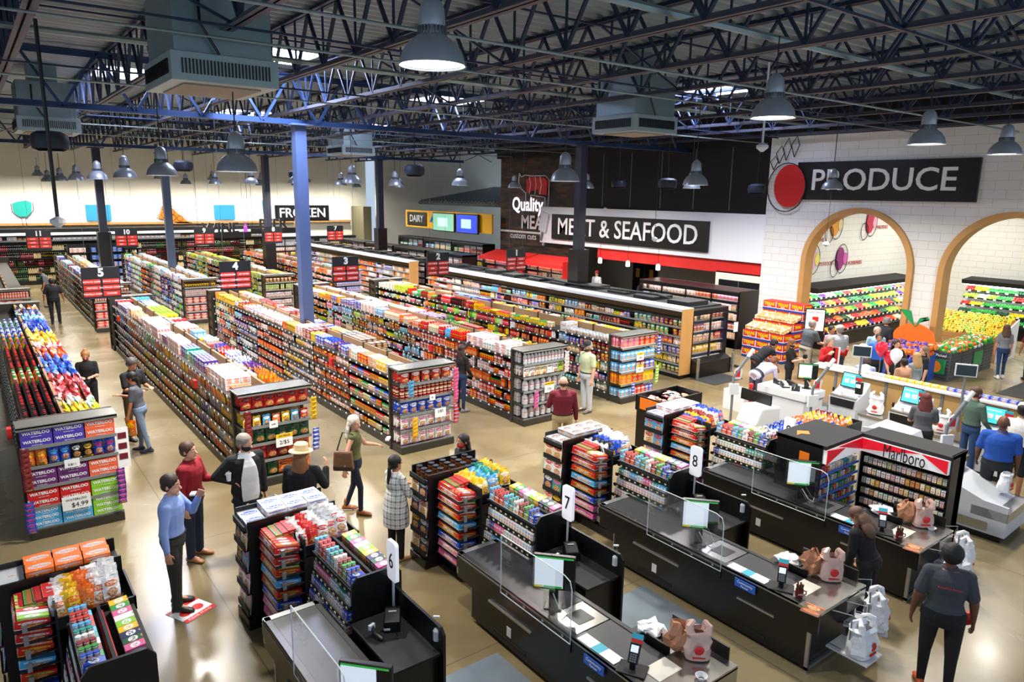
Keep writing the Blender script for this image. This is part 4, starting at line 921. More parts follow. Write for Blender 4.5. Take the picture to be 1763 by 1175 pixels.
strip(GX[3]+.2, EY-.05, 1.5, 'azure', 'black', 4, 'blue and black strip at the upper left of the flour run endcap')
strip(GX[4]+.3, EY-.05, .78, 'pink', 'purple', 5, 'pink strip of packs at the lower left of the pasta run endcap'); strip(GX[4]+1.2, EY-.05, 1.6, 'white', 'crimson', 6, 'white and red strip at the upper right of the pasta run endcap')
strip(GX[5]+1.26, EY-.05, 1.62, 'blue', 'white', 6, 'blue strip of packs at the upper right of the condiment run endcap'); strip(GX[5]+1.24, EY-.05, .85, 'lime', 'white', 6, 'green and white striped strip at the lower right of the condiment run endcap'); strip(GX[5]+.36, EY-.05, .5, 'blue', 'white', 4, 'blue strip at the lower left of the condiment run endcap')
# far endcaps
def far_end(i, specs):
    for lv, (key, c1, c2) in enumerate(specs):
        fill(GX[i]+.03, 29.53, LZ[lv], (1, 0), 0, 1.2, .29, [key], [(c1, c2)], '%s shelf, far endcap of the %s' % (SH[lv], GNAME[i]), minrun=8, maxrun=20)
far_end(0, [('chips', 'orange', 'yellow'), ('chips', 'blue', 'orange'), ('bottle', 'silver', 'violet'), ('bottle', 'silver', 'red'), ('bottle', 'silver', 'red')])
far_end(1, [('wide', 'red', 'white'), ('wide', 'red', 'white'), ('jar', 'crimson', 'silver'), ('wide', 'red', 'white'), ('can', 'red', 'white')])
far_end(2, [('wide', 'red', 'white'), ('wide', 'red', 'white'), ('wide', 'red', 'white'), ('can', 'crimson', 'white'), ('jar', 'crimson', 'cream')])
far_end(3, [('wide', 'crimson', 'white'), ('wide', 'crimson', 'white'), ('wide', 'crimson', 'white'), ('can', 'silver', 'crimson'), ('jar', 'black', 'yellow')])
far_end(4, [('flour', 'silver', 'crimson'), ('flour', 'silver', 'crimson'), ('flour', 'silver', 'crimson'), ('can', 'green', 'cream'), ('flour', 'brown', 'cream')])
far_end(5, [('wide', 'blue', 'white'), ('wide', 'blue', 'white'), ('can', 'blue', 'white'), ('can', 'blue', 'white'), ('can', 'blue', 'white')])
tag(MB().box(GX[0]+.2, GX[0]+1.0, 28.2, 29.2, 0, 1.15).build('promotion_bin', mat('red_bin', '#b3282a', .5)), 'low red bin of shrink-wrapped packs before the leftmost rear shelving', 'display bin') if False else None
# red QR flag tags on the aisle faces (blank plates)
for i, (x, y, z) in enumerate(((GX[2]+.02, 15.2, 1.28), (GX[2]+.02, 24.3, 1.3), (GX[3]+.02, 15.5, 1.28), (GX[4]+.02, 16.2, 1.1), (GX[1]-.06, 12.9, 1.5))):
    tag(MB().box(-.06, 0, -.08, .08, -.08, .08).build('aisle_flag', M_red, loc=(x, y, z)), 'small square red shelf flag, %s' % ('low on the near cereal run', 'at the far end of the cereal run', 'on the flour run face', 'on the pasta run face', 'left of the WATERLOO endcap')[i], 'shelf flag')
# aisle signs
SL = dict(zip(('11', '10', '9', '8', '7'), ('leftmost', 'second from left', 'third from left', 'fourth from left', 'rightmost')))
def slab(n, w):
    return ('distant black hanging aisle sign with red plates, %s of the rear five' % SL[n]) if n in SL else 'near black hanging aisle sign whose first red plate reads %s' % w[0]
def aisle_sign(num, x, y, z1, words, w=.8, h=.74):
    r = empty('aisle_sign', (x, y, z1), 0, slab(num, words), 'sign')
    MB().box(-w/2, w/2, -.02, .02, -h, 0).build('panel', mat('sign_charcoal', '#17191d', .5), r); text(num, .26, M_text, r, (0, -.035, -.13), depth=.012, bold=.012)
    for k, wd in enumerate(words):
        cx = -w/4+.0 if k % 2 == 0 else w/4; cz = -.34-(k//2)*.145
        p = MB().box(cx-w*.22, cx+w*.22, -.03, -.02, cz-.058, cz+.058).build('category_plate', mat('plate_red', '#e2331f', .5), r, bevel=.006); text(wd, .052, M_text, p, (cx, -.034, cz), depth=.002, bold=.0015)
    for s in (-1, 1): MB().tube([(s*w*.35, 0, 0), (s*w*.35, 0, 7.2-z1)], .004, 4).build('hanging_wire', M_grey, r)
WD = {'5': ['POTATO CHIPS', 'SNACK CAKES', 'PRETZELS', 'MULTIPACK COOKIES', 'TORTILLA CHIPS', 'COOKIES'], '4': ['AIR FRESHENERS', 'CAT LITTER', 'HOUSEHOLD CLEANERS', 'CAT FOOD', 'LAUNDRY DETERGENT', 'DOG FOOD'],
      '3': ['CEREAL', 'BAKING', 'MARSHMALLOW', 'FLOUR/SUGAR', 'SPICES', 'CAKE MIXES'], '2': ['PASTA SAUCE', 'CANNED FRUIT', 'SOUP', 'RICE/BEANS', 'CRACKERS', 'CANNED MEAT'], '1': ['CONDIMENTS', 'PICKLES', 'DRESSING', 'OLIVES', 'SYRUP', 'PEANUT BUTTER']}
for k, n_ in enumerate('54321'): aisle_sign(n_, 2.42+3.1*k, 19.3, 3.36, WD[n_])
for k, n_ in enumerate(('11', '10', '9', '8', '7')): aisle_sign(n_, 2.25+3.1*k-.0, 33.9, 3.52, ['WATER', 'TEA', 'COFFEE', 'JUICE', 'SODA', 'MIXERS'], .84, .78)

# ------------------------------------------------------------------ cooler runs
M_lit = mat('case_white_lit', '#f7f3ea', .5, emit=1.1)
def litcase(x, y, rz, L, h, d, lab, doors, pals, theme=('pouch', 'cracker'), hood=M_black, glass=True, short=None):
    """front faces local -y, from x=0..L"""
    r = empty('refrigerated_case', (x, y, 0), rz, lab, 'refrigerated case')
    MB().box(0, L, 0, d, 0, .3).box(0, L, 0, .02, .0, .32).build('base', M_black, r); MB().box(0, L, d-.05, d, .3, h).build('back_panel', M_lgrey, r)
    MB().box(0, L, -.02, d, h-.12, h).build('hood', hood, r, bevel=.02); MB().box(0, .04, 0, d, .3, h).box(L-.04, L, 0, d, .3, h).build('side_panel', M_black, r)
    MB().box(.05, L-.05, .06, .1, h-.16, h-.13).build('light_strip', mat('strip_light', '#ffffff', .5, emit=9), r)
    for z in np.arange(.32, h-.3, .33): MB().box(.04, L-.04, .1, d-.05, z-.02, z).build('shelf', M_rail, r)
    if glass:
        for k in range(doors):
            a = L*k/doors; b = L*(k+1)/doors; f = MB(); f.box(a, a+.03, -.02, .01, .3, h-.12).box(b-.03, b, -.02, .01, .3, h-.12).box(a, b, -.02, .01, .3, .34).box(a, b, -.02, .01, h-.16, h-.12); dd = f.build('door', M_black, r); MB().box(a+.03, b-.03, -.008, -.002, .34, h-.16).build('glass_pane', M_glass, dd)
    ang = Matrix.Rotation(rz, 4, 'Z')
    for z in np.arange(.32, h-.3, .33):
        p = ang @ Vector((.05, .12, 0)); a = ang @ Vector((1, 0, 0))
        fill(x+p.x, y+p.y, z, (a.x, a.y), rz, L-.1, .3, list(theme), pals, 'inside %s' % ' '.join((short or lab.split(',')[0]).split()[:6]), rows=1, minrun=4, maxrun=9)
    return r
P_meat = [('coral', 'white'), ('crimson', 'white'), ('red', 'cream'), ('pink', 'white'), ('orange', 'cream'), ('cream', 'red')]
P_froz = [('cream', 'red'), ('white', 'orange'), ('yellow', 'white'), ('white', 'red'), ('orange', 'white'), ('white', 'blue')]
# aisle 1 combined run: shelving on the left face, freezer on the far side
def combo(x, y0, y1, lab, tops, pals, wood=True):
    r = empty('cooler_run', (x, y0, 0), 0, lab, 'refrigerated case'); L = y1-y0
    MB().box(.05, 2.1, 0, L, 0, .15).build('base', M_black, r); MB().box(.44, .48, 0, L, .15, 2.0).build('back_panel', M_board, r)
    MB().box(-.02, .46, -.03, .0, .12, 2.05).build('wood_end_panel', M_wood, r) if wood else None
    MB().box(0, .5, 0, L, 1.98, 2.06).build('top_shelf', M_lgrey, r)
    MB().box(.5, 2.1, .25, L, 1.9, 2.02).build('cooler_top', M_blackmat, r)
    b = MB()
    for k in range(int(L/1.4)): b.box(.7+rnd.random()*.3, 1.3+rnd.random()*.5, .4+k*1.4, 1.2+k*1.4, 2.02, 2.08+rnd.random()*.08)
    b.tube([(.8, .5, 2.1), (1.2, 2, 2.15), (.9, L*.4, 2.12), (1.4, L*.7, 2.14), (1.1, L-.4, 2.1)], .03, 6); o = b.build('pipes_and_housings', M_blackmat, r)
    for z in (.45, .72, .99, 1.26, 1.53, 1.76): MB().box(.0, .44, 0, L, z-.03, z-.01).build('shelf', M_gond, r); 
    for z in (.17, .45, .72, .99, 1.26, 1.53): MB().box(-.02, .0, 0, L, z-.035, z+.01).build('price_rail', M_rail, r)
    lv = ('bottom', 'second', 'third', 'fourth', 'fifth', 'top')
    for k, z in enumerate((.17, .45, .72, .99, 1.26, 1.53)):
        n = int(L/1.8)
        for j in range(n): fill(x+.02, y0+L*j/n+.02, z, (0, 1), -PI/2, L/n-.03, .25, tops[j % len(tops)], pals[j % len(pals)], '%s shelf of the %s, %s bay' % (lv[k], ' '.join(lab.split()[:4]), ORD[j]))
    return r
cr = combo(15.93, 12.95, 27.2, 'long aisle 1 run with pale wood end panel, freezer behind it', [['pouch'], ['lilbag', 'jar'], ['pouch', 'lilbag'], ['pouch', 'slim'], ['bottle', 'jar'], ['slim', 'pouch'], ['can', 'jar']], [P_green+P_mix, P_mix, P_green+P_warm, P_mix, P_mix, P_white, P_red])
# end freezer facing the camera
r = litcase(16.42, 12.95, 0, 1.62, 1.98, .55, 'black end freezer with glass doors at the front of aisle 1', 2, P_meat+P_froz, ('cracker', 'pouch'))
b = MB(); b.prism([(0, 0), (-.25, .0), (-.25, .45), (0, .55)], 0, 1.6, 'x'); b.build('lower_bin', M_black, r)
MB().tube([(-.02, -.3, 0), (-.02, -.3, .62)], .045, 10).build('bumper_post', M_steel, r); MB().tube([(1.62, -.3, 0), (1.62, -.3, .62)], .045, 10).build('bumper_post', M_steel, r)
combo(16.2, 29.2, 43.6, 'rear aisle 7 run with pale wood end panel below the cooler tops', [['can'], ['can', 'jar'], ['slim'], ['jar', 'pouch'], ['can']], [P_mix, P_cool, P_red, P_mix, P_dark])
# frozen glass cases seen above the rear run
for k in range(4): litcase(19.6, 44.5-k*3.7, -PI/2, 3.5, 2.15, .9, 'black frozen food case with lit doors, %s from the rear wall' % ORD[k], 4, P_froz+P_white, ('cracker', 'pouch'))
for k in range(2): litcase(15.9+k*3.1, 46.7, 0, 3.0, 2.2, .6, 'lit frozen case below the FROZEN sign, %s one' % ('left', 'right')[k], 4, P_froz, ('cracker', 'pouch'))
for k in range(3): litcase(22.1, 41.2-k*3.2, -PI/2, 3.1, 2.5, .8, 'dairy door case under the yellow band, %s from the left' % ORD[k], 5, P_mix, ('jar', 'cracker'))
# red meat cases against the wood wall
for k, (ya, L_) in enumerate(((31.0, 3.4), (27.4, 3.0))):
    r = litcase(21.6, ya, -PI/2, L_, 2.0, .9, 'red hooded meat case before the dark wood wall, %s one' % ('left', 'right')[k], 3, P_meat, ('cracker', 'pouch'), hood=M_redwall)
    MB().prism([(-.25, 1.85), (.9, 2.2), (.9, 2.3), (-.25, 2.0)], 0, L_, 'x').build('red_canopy', M_redwall, r); MB().box(L_, L_+.03, -.2, .9, 0, 2.2).build('red_end_panel', M_redwall, r)
# meat service counter cases right
r = litcase(20.9, 19.2, -PI/2, 4.6, 2.0, 1.1, 'black glass-door meat case below the red fascia', 4, P_meat+P_white, ('cracker', 'pouch'))
MB().box(4.6, 4.64, 0, 1.1, 0, 2.02).build('black_end_panel', M_black, r)
r = empty('service_counter', (22.0, 19.6, 0), 0, 'pale meat service counter below the hanging lamps', 'counter')
MB().box(0, .9, 0, 5.5, 0, 1.15).build('cabinet', M_white, r); MB().box(-.05, .5, 0, 5.5, 1.15, 1.2).build('worktop', M_steel, r)
for k in range(4):
    r = empty('pendant_lamp', (22.5, 24.8-k*1.7, 2.2), 0, 'small white glass pendant over the meat counter, %s from the left' % ORD[k], 'lamp')
    MB().lathe([(.05, 0), (.09, .02), (.09, .2), (.04, .26)], 12).build('shade', mat('pendant_glass', '#fff6e8', .3, emit=3), r, smooth=True); MB().tube([(0, 0, .26), (0, 0, 1.0)], .008, 5).build('cord', M_black, r)
# wine wall
wr = empty('wine_shelving', (-3.0, 46.1, 0), 0, 'long black wine shelving along the rear wall', 'store shelving'); 
MB().box(0, 18.3, .45, .5, 0, 2.6).build('back_panel', M_black, wr); MB().box(0, 18.3, 0, .5, 0, .2).build('base', M_black, wr); MB().box(0, 18.3, -.1, .5, 2.32, 2.4).build('upper_shelf', M_rail, wr); MB().box(0, 18.3, -.35, .6, 2.8, 3.0).build('canopy', M_blackmat, wr); MB().box(0, 18.3, -.35, -.3, 2.68, 2.8).build('canopy_light', mat('canopy_glow', '#e8edf5', .5, emit=1.3), wr)
P_wine = [('black', 'white'), ('darkgreen', 'cream'), ('crimson', 'white'), ('black', 'yellow'), ('brown', 'cream'), ('darkgreen', 'red'), ('black', 'red'), ('cream', 'yellow')]
for k, z in enumerate((.22, .62, 1.02, 1.42, 1.82)):
    MB().box(0, 18.3, .0, .45, z-.03, z).build('shelf', M_gond, wr); fill(-2.95, 46.14, z, (1, 0), 0, 18.1, .34, ['wine'], P_wine, 'on the %s shelf of the rear wine wall' % ('bottom', 'second', 'third', 'fourth', 'top')[k], minrun=3, maxrun=8)
fill(-2.95, 46.1, 2.4, (1, 0), 0, 18.1, .25, ['wide', 'slim'], [('white', 'red'), ('white', 'azure'), ('brown', 'cream'), ('white', 'violet')], 'on the upper ledge of the rear wine wall')
for z in (.15, .55, .95, 1.35, 1.75): fill(5.3, 44.9, z, (1, 0), 0, 1.6, .38, ['wide'], [('blue', 'white'), ('blue', 'azure')] if z < 2 else [('red', 'white')], 'in the stacked beer pallet before the wine wall'); 
for z in (.15, .55, .95, 1.35, 1.75): fill(4.3, 44.9, z, (1, 0), 0, .9, .38, ['wide'], [('red', 'white'), ('white', 'red')], 'in the red and white pallet before the wine wall')
b = empty('pallet_display', (4.25, 44.9, 0), 0, 'black pallet racks of beer cases before the wine wall', 'display rack'); MB().box(0, 2.7, 0, .7, 0, .14).build('base', M_black, b)
MB().box(-.03, .0, 0, .7, 0, 2.2).box(.98, 1.01, 0, .7, 0, 2.2).box(2.7, 2.73, 0, .7, 0, 2.2).build('upright', M_black, b); MB().box(0, 2.7, .3, .33, .14, 2.2).build('back', M_black, b)
for z in (.53, .93, 1.33, 1.73): MB().box(0, 2.7, 0, .3, z-.02, z).build('shelf', M_black, b)
MB().box(0,2.7,.0,.3,.14,.15).build('deck', M_black, b)
# ------------------------------------------------------------------ checkout lanes
M_lam = mat('counter_black', '#121214', .3, spec=.5); M_screen = mat('screen_grey', '#c8d3dc', .3, emit=.75); M_scrg = mat('screen_green', '#2f9a3a', .3, emit=.6); M_scry = mat('screen_yellow', '#b8a820', .3, emit=.6)
M_steel2 = mat('scratched_steel', '#b3b0ab', .22, .9, noise=.12, nscale=5); M_bag = mat('thin_white_plastic', '#f2f3f6', .3, bump=.9, bscale=12); M_bagtan = mat('brown_paper_bag', '#b07a5a', .6, bump=.6, bscale=8)
M_sticker = mat('sticker_white', '#d7d9d6', .6); M_cy = mat('card_cyan', '#2ca6bd', .5); M_signblue = mat('sign_blue', '#2a63c9', .5)
def bagmesh(w, d, h, seed, m=None, parent=None, loc=(0, 0, 0), rz=0, name='carrier_bag', red=True, top=True):
    rr = random.Random(seed); b = MB(); n = 14; rings = [(.35, 0), (.95, .02), (1.05, .2), (1.0, .45), (.92, .65), (.8, .8), (.9, .92), (.7, 1.0)]; vs = []; fs = []
    for q, z in rings:
        for k in range(n):
            a = 2*PI*k/n; j = 1+rr.uniform(-.2, .2)*(z > .1); vs.append((w/2*q*j*math.copysign(abs(math.cos(a))**.7, math.cos(a)), d/2*q*j*math.copysign(abs(math.sin(a))**.7, math.sin(a)), z*h+rr.uniform(-.03, .03)*h*(z > .3)))
    for i in range(len(rings)-1):
        for k in range(n): k2 = (k+1) % n; fs.append((i*n+k, i*n+k2, (i+1)*n+k2, (i+1)*n+k))
    fs.append(tuple(range(n-1, -1, -1))); b.add(vs, fs)
    o = b.build(name, m or M_bag, parent, smooth=True, loc=loc); o.rotation_euler = (0, 0, rz)
    if top:
        for s in (-1, 1):
            MB().tube([(s*w*.32, -d*.2, h*.9), (s*w*.36, -d*.15, h*1.15), (s*w*.22, 0, h*1.25), (s*w*.3, d*.2, h*1.12), (s*w*.3, d*.2, h*.9)], [.045, .035, .025, .035, .045], 7).build('handle', m or M_bag, o, smooth=True)
    if red:
        MB().lathe([(.05, 0), (.03, .012), (.0001, .014)], 10, (0, 0, 0)).build('red_print', M_red, o).matrix_local = Matrix.Translation((0, -d*.53, h*.42)) @ Matrix.Rotation(PI/2, 4, 'X')
        MB().box(-.06, .06, -d*.55, -d*.5, h*.14, h*.2).build('red_lettering', M_red, o)
    return o
def crumple(name, x, y, z, r_, seed, m, lab, cat, sz=.6):
    rr = random.Random(seed); b = MB(); n = 12; vs = []; fs = []
    for i in range(7):
        for k in range(n):
            a = 2*PI*k/n; ph = PI*i/6; q = r_*(1+rr.uniform(-.3, .3)); vs.append((q*math.sin(ph)*math.cos(a), q*math.sin(ph)*math.sin(a), r_*sz*(1-math.cos(ph))*(1+rr.uniform(-.2, .2)*(i > 1))))
    for i in range(6):
        for k in range(n): k2 = (k+1) % n; fs.append((i*n+k, i*n+k2, (i+1)*n+k2, (i+1)*n+k))
    o = b.add(vs, fs).build(name, m, None, loc=(x, y, z)); return tag(o, lab, cat)
def monitor(x, y, z, rz, lab, w=.46, h=.4, parent=None):
    r = empty('register_monitor', (x, y, z), rz, lab, 'monitor')
    MB().box(-.1, .1, -.08, .08, 0, .02).box(-.05, .05, -.02, .05, .0, .26).build('stand', M_black, r, bevel=.01); MB().box(-w/2, w/2, -.03, .03, .22, .22+h).build('housing', M_black, r, bevel=.01)
    MB().box(-w/2+.02, w/2-.13, -.035, -.03, .25, .2+h).build('screen', M_screen, r); MB().box(-w/2+.02, w/2-.02, -.036, -.03, .19+h, .205+h).build('screen_bar', M_scrg, r)
    MB().box(-w/2+.02, -w/2+.11, -.037, -.03, .245, .27).build('screen_button_yellow', M_scry, r); MB().box(-w/2+.12, w/2-.14, -.037, -.03, .245, .27).build('screen_button_green', M_scrg, r)
    MB().tube([(0, -.06, .2), (.08, -.14, .08), (.16, -.1, .02), (.2, .02, .03)], .006, 5).build('cable', M_lgrey, r)
    return r
def cardreader(x, y, z, rz, lab):
    r = empty('card_reader', (x, y, z), rz, lab, 'card reader')
    MB().box(-.14, .14, -.1, .1, 0, .015).build('base_plate', M_blackmat, r, bevel=.004); MB().tube([(0, 0, .01), (0, 0, .09)], .03, 10).build('stem', M_black, r)
    T = Matrix.Translation((0, -.01, .07)) @ Matrix.Rotation(R(-38), 4, 'X')
    MB().box(-.05, .05, -.02, .02, 0, .19, M=T).build('keypad_body', M_black, r, bevel=.006); MB().box(-.036, .036, -.023, -.019, .1, .165, M=T).build('display', M_screen, r)
    b = MB()
    for i in range(3):
        for j in range(4): b.box(-.032+i*.023, -.014+i*.023, -.024, -.02, .012+j*.02, .026+j*.02, M=T)
    b.build('keys', M_grey, r)
    MB().box(-.055, .055, .02, .024, .16, .27, M=T).build('red_card', M_red, r); MB().box(-.055, .055, .018, .024, .225, .275, M=T).build('cyan_card', M_cy, r); return r
def numbersign(n, x, y, rz=R(-90)):
    r = empty('lane_number_sign', (x, y, .55), rz, 'tall white lane sign with its number on a pole at %s' % LN[n], 'sign')
    pts = []
    for cx, cz, a0 in ((.06, .185, 0), (-.06, .185, PI/2), (-.06, -.185, PI), (.06, -.185, 3*PI/2)):
        for k in range(5): a = a0+PI/2*k/4; pts.append((cx+.035*math.cos(a), .9+cz+.035*math.sin(a)))
    MB().prism(pts, -.02, .02, 'y').build('sign_plate', mat('lit_sign', '#f6f6fa', .4, emit=.35), r); text(n, .25, M_tblack, r, (0, -.024, .9), depth=.002, sx=.8)
    MB().tube([(0, .0, 0), (0, .0, .7)], .014, 8).build('pole', M_lgrey, r)
    return r
def magazine(x, y, z, rz, c1, c2, lab, seed):
    goods('magazine', tpl('box', .21, .012, .27), place(x, y, z, rz, rx=-.12), c1, c2, lab, 'magazine', seed)
CNDY = [('red', 'white'), ('red', 'white'), ('red', 'yellow'), ('azure', 'white'), ('red', 'lime'), ('blue', 'white'), ('pink', 'white'), ('pink', 'purple'), ('lime', 'red'), ('white', 'azure')]
def rack(x0, nm, bin1, bin2):
    W = 1.28; r = empty('impulse_rack', (x0, 6.25, 0), 0, 'black candy and magazine rack standing behind %s' % nm, 'display rack')
    Y = lambda y: y-6.25
    MB().box(.15, W, Y(7.98), Y(8.42), 0, .14).box(.45, W, 0, Y(7.98), 0, .14).build('base', M_black, r, bevel=.01)
    MB().box(.2, W, Y(7.96), Y(7.99), .1, 1.4).build('post_panel', M_black, r); MB().box(.2, W, Y(8.4), Y(8.42), .1, 1.42).build('far_panel', M_black, r); MB().box(.34, .38, Y(7.99), Y(8.4), .1, 1.3).build('magazine_back', M_black, r)
    MB().box(.62, .64, Y(7.3), Y(7.96), .1, 1.34).box(.95, .98, 0, Y(7.3), .1, 1.28).build('spine_panel', M_blackmat, r)
    pts = [(.7, .1), (1.27, .1), (1.27, 1.24), (1.2, 1.32), (.77, 1.32), (.7, 1.24)]; MB().prism(pts, -.03, 0, 'y').build('end_panel', M_black, r)
    # magazine pockets
    for k in range(4):
        z = .2+k*.28; MB().box(.16, .34, Y(7.99), Y(8.4), z-.02, z).box(.155, .165, Y(7.99), Y(8.4), z-.02, z+.06).build('magazine_pocket', M_blackmat, r)
        for j in range(2):
            c1, c2 = rnd.choice([('white', 'red'), ('black', 'yellow'), ('azure', 'red'), ('white', 'pink'), ('cream', 'red'), ('navy', 'white'), ('teal', 'pink')])
            magazine(x0+.17, 8.09+j*.21, z+.005, -PI/2, c1, c2, '%s and %s magazine, %s row from below, %s, rack of %s' % (c1, c2, ORD[k], ('near', 'far')[j], nm), rnd.randint(0, 40))
    MB().box(.16, W, Y(7.99), Y(8.41), 1.26, 1.28).box(.16, .18, Y(7.99), Y(8.41), 1.26, 1.34).build('top_bin', M_blackmat, r)
    # candy boxes: slanted cartons stepping down
    for k in range(8):
        z = 1.22-k*.135
        MB().box(.3, .62, Y(7.32), Y(7.94), z-.02, z-.008).build('candy_shelf', M_blackmat, r)
        c1, c2 = CNDY[k]; yc = 7.62
        o = goods('candy_box', tpl('box', .52, .28, .085), place(x0+.3, yc, z, -PI/2, rx=-.18), c1, c2, '%s candy carton with %s print, %s tier, rack of %s' % (c1, c2, ORD[k], nm), 'candy box', k+1,
                  child=(lambda o, s_=('SKITTLES', 'SKITTLES', 'STARBURST', 'AIRHEADS', 'TWIZZLERS', 'NERDS', 'SWEETARTS', 'GUMMIES', 'TROLLI', 'PEPS')[k]: text(s_, .05, M_text, o, (0, -.002, .04), depth=.001, name='printed_name')))
        if k < 3:
            for j in range(7): goods('candy_bar', tpl('box', .06, .25, .03), place(x0+.33, yc-.22+j*.07, z+.075, -PI/2, rx=-.18), rnd.choice(['red', 'white', 'lime', 'orange', 'red']), 'white', '%s candy bar in the open carton, %s tier, rack of %s' % (ORD[j], ORD[k], nm), 'candy bar', j)
        MB().box(.36, .4, Y(7.3), Y(7.33), z-.02, z+.06).build('peg_hook', M_rail, r)
    # top candy rolls tray
    for i in range(4):
        for j in range(8): goods('candy_roll', tpl('box', .045, .09, .05), place(x0+.33+i*.075, 7.72+.0+j*.036-.1, 1.27+i*.01, -PI/2), ['crimson', 'green', 'crimson', 'red'][i], 'red', 'small candy roll atop the rack of %s, %s row' % (nm, ORD[i]), 'candy', j)
    # gum shelves facing west
    gp = [('white', 'azure'), ('white', 'blue'), ('white', 'azure'), ('white', 'pink'), ('white', 'teal'), ('azure', 'white'), ('pink', 'white'), ('white', 'green'), ('blue', 'white'), ('white', 'pink'), ('teal', 'white'), ('white', 'red')]
    for k in range(6):
        z = .36+k*.155; xs = .72-(5-k)*.035
        MB().box(xs, .95, .0, Y(7.28), z-.012, z).box(xs-.006, xs+.004, .0, Y(7.28), z-.03, z+.015).build('gum_shelf', M_blackmat, r)
        b = MB()
        for j in range(9): b.box(xs-.012, xs-.006, .05+j*.11, .08+j*.11, z-.022, z+.0)
        b.build('price_tags', mat('tag_cream', '#e8e2a8', .6), r)
        y = 6.29
        while y < 7.24:
            c1, c2 = rnd.choice(gp if k < 5 else gp+[('green', 'white'), ('red', 'yellow')]); n = rnd.randint(2, 4)
            for q in range(n):
                if y > 7.22: break
                goods('gum_pack', tpl('box', .052, .17, .1), place(x0+xs+.01, y+.026, z+.002, -PI/2, rx=-.1), c1, c2, '%s and %s gum pack, %s shelf, rack of %s' % (c1, c2, ORD[k], nm), 'gum pack', rnd.randint(0, 9)); y += .056
    # gum cartons on top, two slopes
    tp = ['azure', 'red', 'red', 'azure', 'teal', 'white', 'crimson', 'green', 'blue']; tq = ['yellow', 'green', 'pink', 'white', 'lime', 'yellow', 'navy', 'darkgreen', 'pink']
    for j in range(9):
        goods('gum_carton', tpl('box', .1, .17, .1), place(x0+.72, 7.2-j*.105, 1.2, -PI/2, rx=-.15), tp[j], 'white', '%s gum carton, %s on the top left, rack of %s' % (tp[j], ORD[j], nm), 'gum carton', j, child=None)
        for q in range(3): goods('gum_bottle', tpl('can', .026, .05), place(x0+.745+q*.05, 7.2-j*.105, 1.305, 0), tp[j], 'white', 'small gum tub above the %s left gum carton, rack of %s' % (ORD[j], nm), 'gum tub', q)
        goods('gum_carton', tpl('box', .1, .16, .12), place(x0+1.22, 7.2-j*.105, 1.2, PI/2, rx=-.1), tq[j], 'white', '%s gum carton, %s on the top right, rack of %s' % (tq[j], ORD[j], nm), 'gum carton', j)
    MB().box(.7, 1.27, .0, Y(7.28), 1.17, 1.19).build('top_tray', M_blackmat, r); MB().box(.94, 1.0, .05, Y(7.28), 1.19, 1.22).build('candy_bar_trough', M_red, r)
    # basket of bags
    MB().box(.64, 1.3, Y(7.32), Y(7.96), 1.1, 1.12).box(1.28, 1.3, Y(7.32), Y(7.96), 1.1, 1.24).box(.64, 1.3, Y(7.32), Y(7.34), 1.1, 1.24).build('basket', M_black, r)
    for (kind, c1, c2, nx, ny) in (bin2,):
        for i in range(nx):
            for j in range(ny):
                goods('rack_bag', tpl('bag', .15, .07, .22, 0, (i+j) % 5+1), place(x0+.68+i*.11, 7.40+j*.07, 1.16+.02*i, rnd.uniform(-.3, .3)-PI/2*0, rx=-.35+rnd.uniform(-.15, .15)), c1[i % len(c1)], c2, '%s and %s snack bag in the basket, rack of %s' % (c1[i % len(c1)], c2, nm), 'bag', j)
    k1, c1, c2 = bin1
    if k1 == 'jar':
        for i in range(5):
            for j in range(3): goods('snack_tub', tpl('jar', .052, .14), place(x0+.28+i*.2*.95, 7.99+.04+j*.125, 1.28), c1, c2, 'clear snack tub with black lid on top of the rack of %s' % nm, 'tub', 1)
    else:
        for i in range(4):
            for j in range(2):
                for q in range(2 if i else 1): goods('snack_carton', tpl('box', .24, .2, .085), place(x0+.32+i*.25, 8.0+j*.2, 1.28+q*.088, rnd.uniform(-.05, .05)), c1 if i else 'silver', c2, '%s and %s snack carton, %s column, %s layer, on the rack of %s' % (c1 if i else 'silver', c2, ORD[i], ORD[q], nm), 'carton', 3)
    return r
LN = {'6': 'the leftmost lane', '7': 'the second lane', '8': 'the third lane', '9': 'the cigarette lane'}
